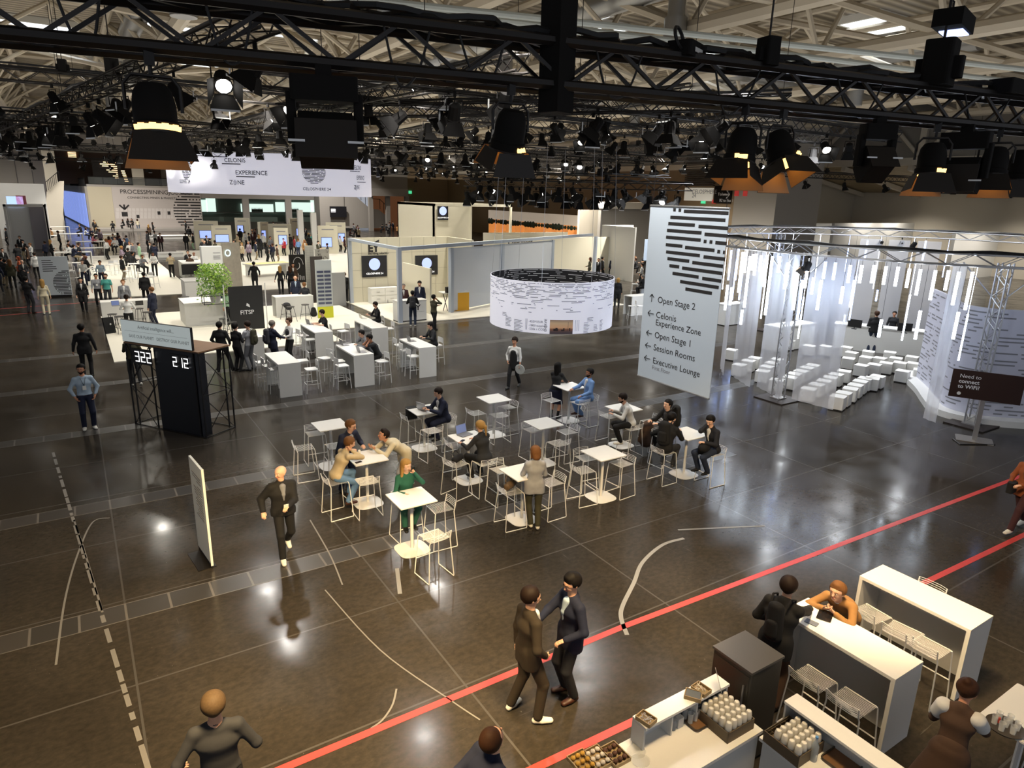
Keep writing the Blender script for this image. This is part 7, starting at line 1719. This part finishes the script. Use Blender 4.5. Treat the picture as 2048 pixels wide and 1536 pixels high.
sitter(1176, 800, BU-.15, topkind='jacket', top='blue', under='white', legs='blue', shoes='brown', hair='black', beard=True, sk=2, hands=[(-.15, .3, .95), (.12, .45, 1.1)], feet=HF, look=(0, 0), lab='bearded person in a light blue suit sitting at the high table', h=.014)
MB().path([(0, .03, .12), (.08, .0, 0), (0, -.03, -.1), (-.08, 0, 0)], .02, 5, True).build('face_mask', WHITE, loc=Z(at(1166, 815, .62), .6), label='white cloth mask hanging below the stool seat near the light blue suit', cat='mask')
r, K = sitter(968, 922, FV+.15, topkind='jacket', top='charcoal', under='black', legs='black', shoes='black', female=True, hair='blond', hairkind='pony', sk=0, lean=12, hands=[(-.3, .42, 1.12), (.12, .48, 1.12)], feet=HF, look=(15, 10), H=1.72, lab='person with a blonde ponytail in a black blazer at a laptop, seen from behind', h=.014)
laptop(Z(at(930, 870, 1.05), 1.055), .25, 'open laptop with a grey-blue screen before the ponytail', em=.5)
MB().rbox(-.07, .07, -.035, .035, 0, .01, .01).build('phone', PHM, loc=Z(at(925, 882, 1.05), 1.052), rz=.6, label='dark phone lying beside the laptop of the ponytail', cat='phone')
for px, py, c, d in ((915, 922, 'black', 'black handbag on the stool before the laptop table'), (1020, 975, 'brown', 'brown leopard handbag on the stool beside the grey blazer')):
    m_ = cloth(c) if c == 'black' else mat('leopard', hexc('#5a452a'), .7, noise=.8, nscale=30)
    o = empty('handbag', Z(at(px, py, .78), .77), .5, d, 'bag'); part_np('bag', [(V3(-.12, 0, .07), V3(.12, 0, .07), .07, .07, V3(0, 0, 1), 1.1)], m_, o, .014); MB().path(smooth([(-.12, 0, .1), (-.1, .05, .2), (.05, .08, .22), (.12, 0, .1)]), .01, 5).build('handle', m_, o)
r, K = sitter(1262, 853, BU-.55, topkind='sweater', top='white', legs='black', shoes='white', hair='dark', beard=True, sk=0, lean=20, hands=[(-.16, .5, 1.12), (.18, .46, 1.12)], look=(0, 20), feet=HF, lab='person in a white sweater typing on a dark laptop at the high table', h=.014)
laptop(Z(at(1255, 818, 1.05), 1.055), 1.05, 'dark laptop of the person in the white sweater', scr='#3a4058', em=.2, col=PHM)
t = empty('coat', Z(at(1296, 850, .75)), .2, 'dark brown coat hanging from the stool behind the white sweater', 'coat'); part_np('coat_body', [(V3(0, 0, .76), V3(.02, 0, .3), .12, .16, V3(1, 0, 0), 1.5), (V3(-.15, .05, .7), V3(-.2, .08, .35), .05, .06)], cloth('brown'), t, .02)
r, K = sitter(1328, 903, FU+.35, topkind='jacket', top='black', under='black', legs='dgrey', shoes='grey', hair='black', sk=4, lean=22, hands=[(-.1, .5, 1.14), (.14, .5, 1.14)], look=(-20, 15), feet=HF, lab='person in black with a big rucksack leaning on the last high table', h=.014); pack(r, K, 'black', 'black backpack with a white badge on the person at the last high table', 1.1)
r, K = sitter(1340, 868, FU+1.5+math.pi/2*1.0, topkind='jacket', top='black', under='dgrey', legs='black', hair='black', sk=4, lean=14, hands=[(-.1, .5, 1.12), (.2, .48, 1.12)], look=(0, -5), feet=HF, lab='smiling dark-haired person in black at the far side of the last high table', h=.014); pack(r, K, 'black', 'black backpack of the smiling person, left behind them')
sitter(1425, 904, BU-.1, topkind='jacket', top='suit', under='white', legs='ddenim', hair='black', sk=4, lean=12, hands=[(-.12, .38, 1.08), (.02, .2, 1.48)], elbow=[(-.7, -.5, -.8), (.4, .6, -1)], look=(20, 20), feet=[(-.13, .25, .27, 5), (.13, .3, .27, -5)], lab='person in a dark suit holding their head at the last high table', h=.014)
part_np('coat', [(V3(0, 0, 0), V3(.1, .12, -.14), .12, .1, V3(1, 0, 0), 1.3)], cloth('black'), None, .02, label='black coat folded on the lap of the person holding their head', cat='coat').location = Z(at(1408, 897, .92), .95)
sitter(672, 960, FU+.1, topkind='sweater', top='beige', legs='denim', shoes='brown', hair='light', sk=0, lean=26, hands=[(-.12, .5, 1.12), (.1, .32, 1.35)], look=(-10, 18), feet=[(-.1, .36, .28, 5), (.14, .22, .2, -5)], lab='person in a beige sweater and light jeans drinking at the high table', h=.014)
r, K = body('person', (4.45, 13.5, 0), BV+.35, topkind='jacket', top='navy', under='lgrey', legs='navy', hair='light', hairkind='quiff', sk=0, lean=20, hands=[(-.2, .38, 1.12), (.15, .38, 1.12)], look=(25, 10), lab='person with glasses in a navy jacket behind the table of the three men', h=.014)
b = MB(); [b.path([K['hp'](sx_*.032+.02*math.cos(k), .1, .012+.018*math.sin(k)) for k in (i*.8 for i in range(8))], .003, 4, True) for sx_ in (-1, 1)]; b.build('glasses', BLACK, r)
body('person', (5.62, 12.95, 0), BU+.05, topkind='jacket', top='cream', under='white', legs='lgrey', shoes='white', hair='dark', hairkind='quiff', sk=1, lean=48, pelvis=.9, hands=[(-.1, .72, 1.13), (.1, .74, 1.13)], look=(0, -20), feet=[(-.12, .1, 0, 5), (.14, -.2, 0, -10)], lab='person in a cream jacket bending far over the table of the three men', h=.014)
for dx, dy, d in ((-.08, .12, 'white coffee cup before the person with glasses'), (-.2, -.05, 'white coffee cup before the beige sweater')): cc = cup.copy(); COL.objects.link(cc); cc.location = (4.65+dx, 12.77+dy, 1.051); cc['label'] = d; cc['category'] = 'cup'; cc.pop('group', None)
MB().rbox(-.07, .07, -.035, .035, 0, .01, .01).build('phone', PHM, loc=Z(at(717, 925, 1.05), 1.052), rz=.2, label='black phone on the near edge of the table of the three men', cat='phone')
r, K = sitter(811, 1000, BV-.15, topkind='sweater', top='green', legs='green', female=True, hair='blond', hairkind='long', sk=4, lean=8, hands=[(-.14, .18, 1.42), (.1, .36, 1.08)], elbow=[(-.6, .4, -1), (.7, -.5, -.8)], look=(25, 5), feet=[(-.08, .3, .3, 5), (.1, .34, .3, -5)], H=1.68, lab='blonde person in green talking on the phone behind the front high table', h=.014)
held('phone', K, r, 0, phone(), PHM, 'phone at the ear of the blonde person in green', 'phone', .05, .02, rx=1.2)
r, K = P_(1066, 1052, 1040, 985, topkind='jacket', top='lgrey', under='white', legs='olive', shoes='white', female=True, hair='light', hairkind='bob', sk=0, H=1.7, look=(10, 20), hands=[(-.12, .34, 1.1), (.12, .3, 1.08)], feet=[(-.06, 0, 0, 15), (.07, -.1, 0, -10)], lab='person in a light grey blazer and olive trousers at the high table, seen from behind', h=.014)
r, K = body('person', (6.98, 4.38, 0), FU+.25, topkind='jacket', top='black', legs='brown', hair='dark', sk=0, H=1.84, lean=14, hands=[(-.2, .3, 1.0), (.15, .72, 1.13)], elbow=[(-.7, -.5, -.8), (.9, .1, -.2)], look=(10, 5), lab='person in a black jacket, seen from behind, resting a hand on the long counter', h=.014)
pack(r, K, 'black', 'small black rucksack on the back of the person at the long counter', .8)
r, K = body('person', (8.5, 4.32, 0), BU+.1, topkind='sweater', top='camel', under='white', legs='brown', hair='light', hairkind='quiff', sk=0, lean=42, pelvis=.88, hands=[(-.06, .55, 1.14), (.1, .55, 1.14)], elbow=[(-1, -.1, -.4), (1, -.1, -.4)], look=(0, -5), H=1.76, lab='person in a camel cardigan leaning both arms on the long counter', h=.014)
MB().rbox(-.13, .13, -.09, .09, 0, .012, .01).build('tablet', PHM, loc=Z(at(1650, 1232, 1.1), 1.103), rz=.4, label='black tablet lying between the two people at the long counter', cat='tablet'); MB().rbox(-.05, .05, -.08, .08, 0, .01, .01).build('notebook', mat('blue_grey_cover', hexc('#6d7689'), .5), loc=Z(at(1623, 1246, 1.1), 1.103), rz=.2, label='small grey-blue notebook at the edge of the long counter', cat='notebook')
p = Z(at(1925, 1398, 1.55)); r, K = body('person', p, face_px(p, 2020, 1420)+.1, topkind='dirndl', top='brown', under='white', legs='brown', legkind='gown', female=True, hair='brown', hairkind='bun', sk=1, H=1.68, lean=14, look=(-10, 25), hands=[(-.1, .4, 1.15), (.2, .52, 1.08)], feet=[(-.1, 0, 0, 5), (.1, 0, 0, -5)], lab='server in a brown dirndl with white puff sleeves clearing a tray', h=.014)
for i, sx_ in enumerate((-1, 1)):
    sh = K['neck']-K['up2']*.085+V3(1, 0, 0)*sx_*.16; part_np('puff_sleeve', [(sh, sh+(K['el'][i]-sh)*.5, .085, .08)], cloth('white'), r, .012)
r, K = P_(2030, 1060, 1960, 1075, topkind='jacket', top='rust', under='brown', legs='maroon', shoes='white', female=True, hair='brown', hairkind='long', sk=0, feet=[(-.1, .38, 0, 5), (.1, -.35, .05, -5, 25)], hands=[(-.12, .36, 1.1), (.15, .25, 1.05)], lab='person in a rust-coloured jacket striding in at the right edge', h=.014)
MB().rbox(-.12, .12, -.06, .06, -.1, .12, .04).build('handbag', cloth('black'), loc=r.location+Vector((-.25, .15, .95)), label='black bag at the side of the person in the rust jacket', cat='bag')
P_(1741, 704, 1760, 640, topkind='puffer', top='black', legs='ddenim', hair='brown', sk=0, H=1.85, lab='person in a black padded jacket at the reception desk of the stage'); P_(1778, 690, 1740, 730, topkind='sweater', top='charcoal', legs='black', hair='black', sk=1, H=1.6, lab='person behind the reception desk of the stage'); P_(1856, 712, 1830, 705, topkind='coat', top='suit', legs='black', hair='light', sk=0, H=1.88, lab='tall person in a long dark coat right of the reception desk')
P_(1233, 614, 1215, 580, topkind='coat', top='black', legs='black', female=True, hair='blond', hairkind='bob', sk=0, lab='blonde person in a black coat right of the hanging drum')
P_(594, 614, 600, 700, topkind='jacket', top='navy', under='lightblue', legs='suit', hair='grey', hairkind='bald', sk=0, lab='bald person in a dark suit behind the suits counter'); sitter(612, 601, fa(-.1, 1), .79, .77, topkind='jacket', top='suit', legs='suit', hair='light', sk=0, feet=HF, lean=12, hands=TYP, lab='person in a dark suit seated with the back to us at the suits counter')
P_(511, 577, 505, 540, topkind='coat', top='black', legs='black', hair='black', sk=2, feet=[(-.12, .1, 0, 5), (.12, -.15, 0, -5)], hands=[(-.35, .0, .9), (.33, .0, .9)], lab='broad person in a long black jacket walking away down the aisle'); P_(563, 588, 558, 550, topkind='sweater', top='black', legs='black', female=True, hair='blond', hairkind='long', sk=0, feet=[(-.1, -.25, 0, 5), (.1, .25, 0, -5)], hands=[(-.35, -.1, .85), (.25, .1, .9)], lab='person with long blonde hair all in black walking into the demo zone')
P_(583, 588, 585, 550, topkind='sweater', top='black', legs='black', female=True, hair='brown', hairkind='long', sk=0, lab='person with long brown hair in black beside the blonde walker'); P_(589, 580, 580, 620, topkind='jacket', top='brown', under='white', legs='black', female=True, hair='dark', hairkind='long', sk=1, lab='person in a brown jacket facing the two walkers in black')
P_(262, 668, 250, 610, topkind='shirt', top='white', legs='black', female=True, hair='dark', hairkind='bun', sk=1, lean=10, hands=[(-.2, .35, 1.1), (.2, .35, 1.1)], lab='person in a white blouse at the laptop counter, seen from behind'); P_(254, 628, 258, 690, topkind='jacket', top='grey', under='white', legs='dgrey', hair='light', sk=0, lab='person in a grey jacket behind the laptop counter'); P_(311, 652, 270, 650, topkind='jacket', top='navy', under='white', legs='navy', hair='light', sk=0, H=1.84, lab='person in a navy suit at the right end of the laptop counter')
laptop(Z(at(232, 612, 1.1), 1.105), .1, 'open laptop with a bluish screen on the laptop counter', em=.2); laptop(Z(at(278, 610, 1.1), 1.105), .1+math.pi, 'open black laptop beside the navy suit', em=.1, col=PHM)
P_(170, 623, 150, 660, topkind='coat', top='black', legs='black', female=True, hair='black', hairkind='bun', sk=0, feet=[(-.1, .15, 0, 5), (.1, -.2, 0, -5)], lab='person in a black and white patterned coat striding by the pale floor'); P_(200, 612, 190, 660, topkind='shirt', top='lgrey', legs='black', hair='black', sk=1, lanyard=True, lab='person in a light grey shirt with a lanyard beside the teal t-shirt')
P_(219, 612, 190, 630, topkind='tshirt', top='teal', legs='dgrey', hair='brown', beard=True, sk=0, lab='bearded person in a teal t-shirt near the laptop counter'); P_(63, 626, 85, 620, topkind='sweater', top='black', legs='dgrey', hair='black', sk=0, H=1.85, hands=[(-.1, .3, 1.1), (.1, .3, 1.1)], lab='person in a black sweater facing the long-haired person in cream'); P_(94, 628, 100, 560, topkind='sweater', top='cream', legs='cream', shoes='white', female=True, hair='blond', hairkind='long', sk=0, lab='person in a cream suit with long blonde hair, seen from behind, at the totem sign')
P_(294, 607, 290, 560, topkind='jacket', top='black', legs='black', hair='black', sk=2, lab='person in a black suit with the back to us on the pale lounge floor'); r, K = P_(311, 553, 312, 640, topkind='shirt', top='white', legs='black', female=True, hair='black', hairkind='bun', sk=3, hands=[(-.14, .3, 1.1), (.14, .3, 1.1)], lab='waitress in a white blouse and black skirt holding a small tray at the lounge edge')
held('tray', K, r, 0, MB().box(-.05, .3, -.1, .12, 0, .015), CER, 'small white tray held by the waitress at the lounge edge', 'tray', .08, .03)
P_(345, 555, 330, 540, topkind='shirt', top='beige', legs='black', hair='black', beard=True, sk=1, lab='person in a pale shirt lifting a phone right of the waitress', hands=[(-.1, .3, 1.35), (.1, .3, 1.35)]); P_(691, 604, 680, 590, topkind='jacket', top='charcoal', legs='black', hair='light', sk=0, lab='person in a dark suit at the left wall end of the EY stand')
r, K = P_(461, 650, 425, 645, topkind='sweater', top='sage', under='sage', legs='black', hair='brown', sk=0, lean=10, look=(0, 25), lab='person in a pale green sweater reading a phone behind the black banner'); held('phone', K, r, 1, phone(), PHM, 'phone of the person in the pale green sweater', 'phone')
P_(444, 630, 470, 640, topkind='sweater', top='navy', legs='navy', hair='dark', sk=1, lab='person in navy hidden behind the leafy plant'); P_(380, 482, 400, 470, topkind='jacket', top='black', legs='cream', hair='black', sk=1, lab='person in a black cape and cream trousers beside the far plinth')
for px, py, c, d in ((681, 605, 'black', 'grey'),): pass
part_np('backpack', [(V3(0, 0, .16), V3(0, .02, .42), .15, .1, V3(1, 0, 0), 1.2)], cloth('black'), None, .02, label='black backpack standing on the floor at the suits counter', cat='backpack').location = at(628, 634)
part_np('jacket', [(V3(0, 0, .78), V3(.1, 0, .6), .12, .1, V3(1, 0, 0), 1.6)], cloth('dgrey'), None, .02, label='dark jacket lying on a bar stool at the suits counter', cat='jacket').location = at(575, 640)
t = empty('equipment_bag', at(222, 668), .4, 'black slanted bag leaning under the left end of the laptop counter', 'bag'); MB().box(-.22, .22, -.05, .05, 0, .75, Matrix.Rotation(-.2, 4, 'X')).build('bag', cloth('black'), t); MB().sphere((0, -.07, .45), .04, 6).build('badge', WHITE, t)
# ------------------------------------------------------------------ the crowd: a few figures repeated in other colours
def proto(**k):
    r, K = body('person', (0, 0, 0), 0, h=.028, **k); del K; return r
PR = {'s': proto(), 'h': proto(hands=[(-.1, .3, 1.1), (.1, .3, 1.1)], look=(10, 10)), 'w': proto(feet=[(-.1, .22, 0, 5), (.1, -.25, .04, -5)], hands=[(-.3, .12, .85), (.3, -.1, .85)]),
      'f': proto(female=True, hairkind='long', hands=[(-.12, .28, 1.05), (.2, .1, .9)]), 'F': proto(female=True, hairkind='bob'), 'b': proto(hairkind='bald', hands=[(-.2, .2, 1.0), (.1, .3, 1.1)]),
      'q': proto(sit=.78, hands=TYP, lean=10, topkind='sweater'), 'p': proto(sit=.78, hands=TYP, lean=15, female=True, hairkind='long', topkind='sweater'), 't': proto(topkind='shirt', hands=[(-.14, .25, 1.0), (.25, .1, .9)])}
scan_kids()
firstp = {k: True for k in PR}
def crowd(kind, px, py, top, leg, hair, where, look=None, zs=None, H=1.):
    src = PR[kind]; p = at(px, py)
    if py < 462: p = at(px, max(py, 452))
    p0 = p.copy()
    o = copy_tree(src) if not firstp[kind] else src; firstp[kind] = False
    for ty in range(40):
        if all((p.x-q.x)**2+(p.y-q.y)**2 > .36 for q in BUSY): break
        a_ = ty*2.4; p = p0+Vector((math.cos(a_), math.sin(a_), 0))*.09*ty
    BUSY.append(p); o.location = p; ang = random.uniform(0, 6.28) if look is None else look; o.rotation_euler = (0, 0, ang); s_ = random.uniform(.95, 1.05)*H; o.scale = (s_, s_, s_)
    sk_ = random.choice((0, 0, 0, 1, 1, 2, 4, 3))
    for c in (bpy.data.objects if False else [x for x in CH_(o)]):
        n = c.name.split('.')[0]; m = None
        if n in ('jacket', 'sweater', 'shirt', 'coat', 'collar'): m = cloth(top)
        elif n == 'trousers': m = cloth(leg)
        elif n == 'hair': m = hairm(hair)
        elif n == 'body': m = skin(sk_)
        if m:
            c.material_slots[0].link = 'OBJECT'; c.material_slots[0].material = m
    wd = {'w': 'walking', 'q': 'seated', 'p': 'seated'}.get(kind, 'standing')
    hw = {'f': 'long %s hair, ' % hair, 'F': 'a %s bob, ' % hair, 'b': 'a bald head, ', 'p': 'long %s hair, ' % hair}.get(kind, '%s hair, ' % hair)
    tag(o, '%s person with %s%s top, %s trousers, %s' % (wd, hw, top, leg, where), 'person', 'people '+where); return o
def CH_(o): return [c for c in LIVE.get(o.name, [])]
LIVE = {}; BUSY = [o.location.copy() for o in bpy.data.objects if o.name.startswith('person') and not o.parent and o.location.length > .1]
_ct = copy_tree
def copy_tree(o, parent=None):
    c = o.copy(); COL.objects.link(c)
    if parent: c.parent = parent; LIVE.setdefault(parent.name, []).append(c)
    for ch in kids(o): copy_tree(ch, c)
    return c
for r in PR.values(): LIVE[r.name] = list(kids(r))
A = 'among the demo screens'; B1 = 'at the far lounge tables'; C1 = 'on the far left aisle'; D1 = 'below the balcony'; E1 = 'beyond the hanging drum'; F1 = 'near the pale staircase'
random.seed(31)
LST = []
for r in """b 408 515 dgrey black grey A|s 422 512 black black dark A|h 416 508 charcoal black dark A|b 412 522 dgrey black grey A|h 433 520 olive black black A|t 470 518 khaki black brown A|h 483 516 olive black dark A|F 486 524 beige black blond A|F 497 524 mauve black grey A|s 513 520 navy khaki dark A|f 521 516 black black black A
h 477 500 beige black brown A|s 482 488 black black black A|h 492 494 white black dark A|s 500 498 black black dark A|s 507 494 maroon black brown A|t 519 502 white black light A|f 520 508 navy black blond A|f 535 524 black black black A|t 543 510 grey navy dark A|t 547 525 navy dgrey brown A|s 556 528 brown khaki black A
b 506 488 black black dark A|h 512 486 maroon black brown A|s 528 500 white black dark A|h 572 506 black black brown A|s 581 500 black black dark A|f 590 508 red black brown A|t 598 514 blue navy light A|f 603 498 maroon black light A|t 607 500 white black dark A|f 611 518 camel black blond A|t 614 500 teal black grey A|h 606 478 black black brown A
h 613 482 black black black A|s 632 492 grey black dark A|s 636 497 brown black dark A|F 620 504 black black black A|F 624 500 olive black blond A|h 638 520 olive dgrey dark A|h 656 524 dgrey dgrey dark A|s 648 500 black black dark A|s 660 500 black black dark A|s 668 504 charcoal black dark A|h 681 504 white black light A|s 690 506 maroon black brown A|h 569 512 red black brown A|f 583 512 black black dark A
s 540 470 black black black A|h 548 468 white black dark A|s 556 470 black black dark A|h 580 468 olive black dark A|t 640 474 lgrey black dark A|s 684 472 black black dark A|s 497 470 black black dark A|h 520 476 beige black grey A
s 45 512 black khaki black C|h 52 520 black khaki dark C|s 16 490 dgrey black dark C|t 18 478 lgrey black dark C|s 33 480 black black black C|s 8 455 dgrey black dark C|w 2 535 navy black dark C|h 10 570 black khaki black C|f 28 578 olive black light C|s 23 577 charcoal khaki black C|f 44 566 orange black red C|b 52 574 dgrey black grey C|s 76 556 white black dark C|w 0 585 navy black dark C
s 60 536 brown black dark C|h 67 532 white maroon light C|s 95 522 navy dgrey dark C|f 107 524 black black blond C|s 12 545 black black dark C|h 40 534 charcoal dgrey dark C
q 24 438 grey black dark C|p 32 436 black black black C|q 42 436 black black dark C|q 52 438 charcoal black dark C|s 84 448 black black dark C|s 90 450 charcoal black dark C|t 103 452 lgrey black dark C|f 114 450 pink black black C|s 125 455 navy ddenim dark C
p 78 478 white black brown B|q 60 488 pink black brown B|q 70 480 dgrey black dark B|b 97 482 beige black grey B|q 108 490 camel black dark B|s 121 498 charcoal black dark B|q 139 520 black black black B|q 145 528 white black brown B|q 150 535 navy khaki dark B|q 160 524 grey black dark B|q 165 530 suit black brown B|s 174 556 maroon black black B
b 178 563 charcoal navy dark B|t 171 572 white navy dark B|t 206 573 lightblue navy dark B|q 165 478 black black dark B|p 172 484 white black brown B|q 185 487 navy black dark B|q 195 487 black black blond B|s 203 492 mauve black dark B|q 188 504 pink black brown B|t 217 520 white black light B|p 221 510 orange black dark B|q 235 512 white black dark B|q 230 500 grey black dark B|s 243 508 navy black brown B
p 236 498 maroon black black B|s 253 518 dgrey black brown B|t 263 524 white black light B|q 245 536 mauve black blond B|t 270 528 grey black grey B|s 282 530 sage sage dark B|s 248 560 charcoal khaki brown B|q 267 552 charcoal black black B|q 288 556 grey black brown B|s 304 525 black black dark B|h 312 528 navy black black B|q 262 540 black black dark B|q 258 504 blue navy dark B
s 191 466 black black dark D|q 192 472 black black blond D|p 250 462 black black black D|p 257 460 black black brown D|p 267 462 black black dark D|p 277 462 cream denim brown D|f 300 478 brown black blond D|f 308 472 black black dark D|t 312 494 white black dark D|s 323 500 maroon black dark D|s 297 496 grey black dark D|h 373 466 black black dark D|s 374 500 black black dark D|s 388 500 black sage dark D|q 228 468 black black dark D
b 392 552 white black light D|s 380 548 charcoal black dark D|q 384 556 brown black brown D
s 1113 548 black black black E|h 1129 550 black black black E|s 1150 548 khaki black dark E|f 1163 550 red black dark E|f 1178 560 olive black brown E|s 1195 560 black black dark E|s 1203 558 charcoal black black E|s 1222 556 navy black dark E|h 1229 548 khaki black dark E|h 1221 536 black black black E|q 1243 556 maroon black grey E|s 1252 556 navy black brown E|q 1265 552 black black light E|t 1281 572 white black dark E|q 1285 600 black black grey E|h 1287 548 charcoal black black E|q 1272 556 charcoal black brown E
s 780 462 black black dark F|s 786 464 navy black dark F|s 800 466 charcoal black brown F|q 766 470 charcoal black black F|q 772 472 black black dark F|t 779 468 lgrey black dark F|q 795 474 camel black brown F|h 716 476 mauve dgrey dark F|s 714 480 black black black F|b 718 482 beige black dark F|F 848 462 white black black F|s 708 470 grey black dark F|f 913 468 black khaki dark F|q 700 484 maroon black black F""".replace('\n', '|').split('|'):
    v = r.split(); wh = {'A': A, 'B': B1, 'C': C1, 'D': D1, 'E': E1, 'F': F1}[v[6]]
    crowd(v[0], int(v[1]), int(v[2]), v[3], v[4], v[5], wh)
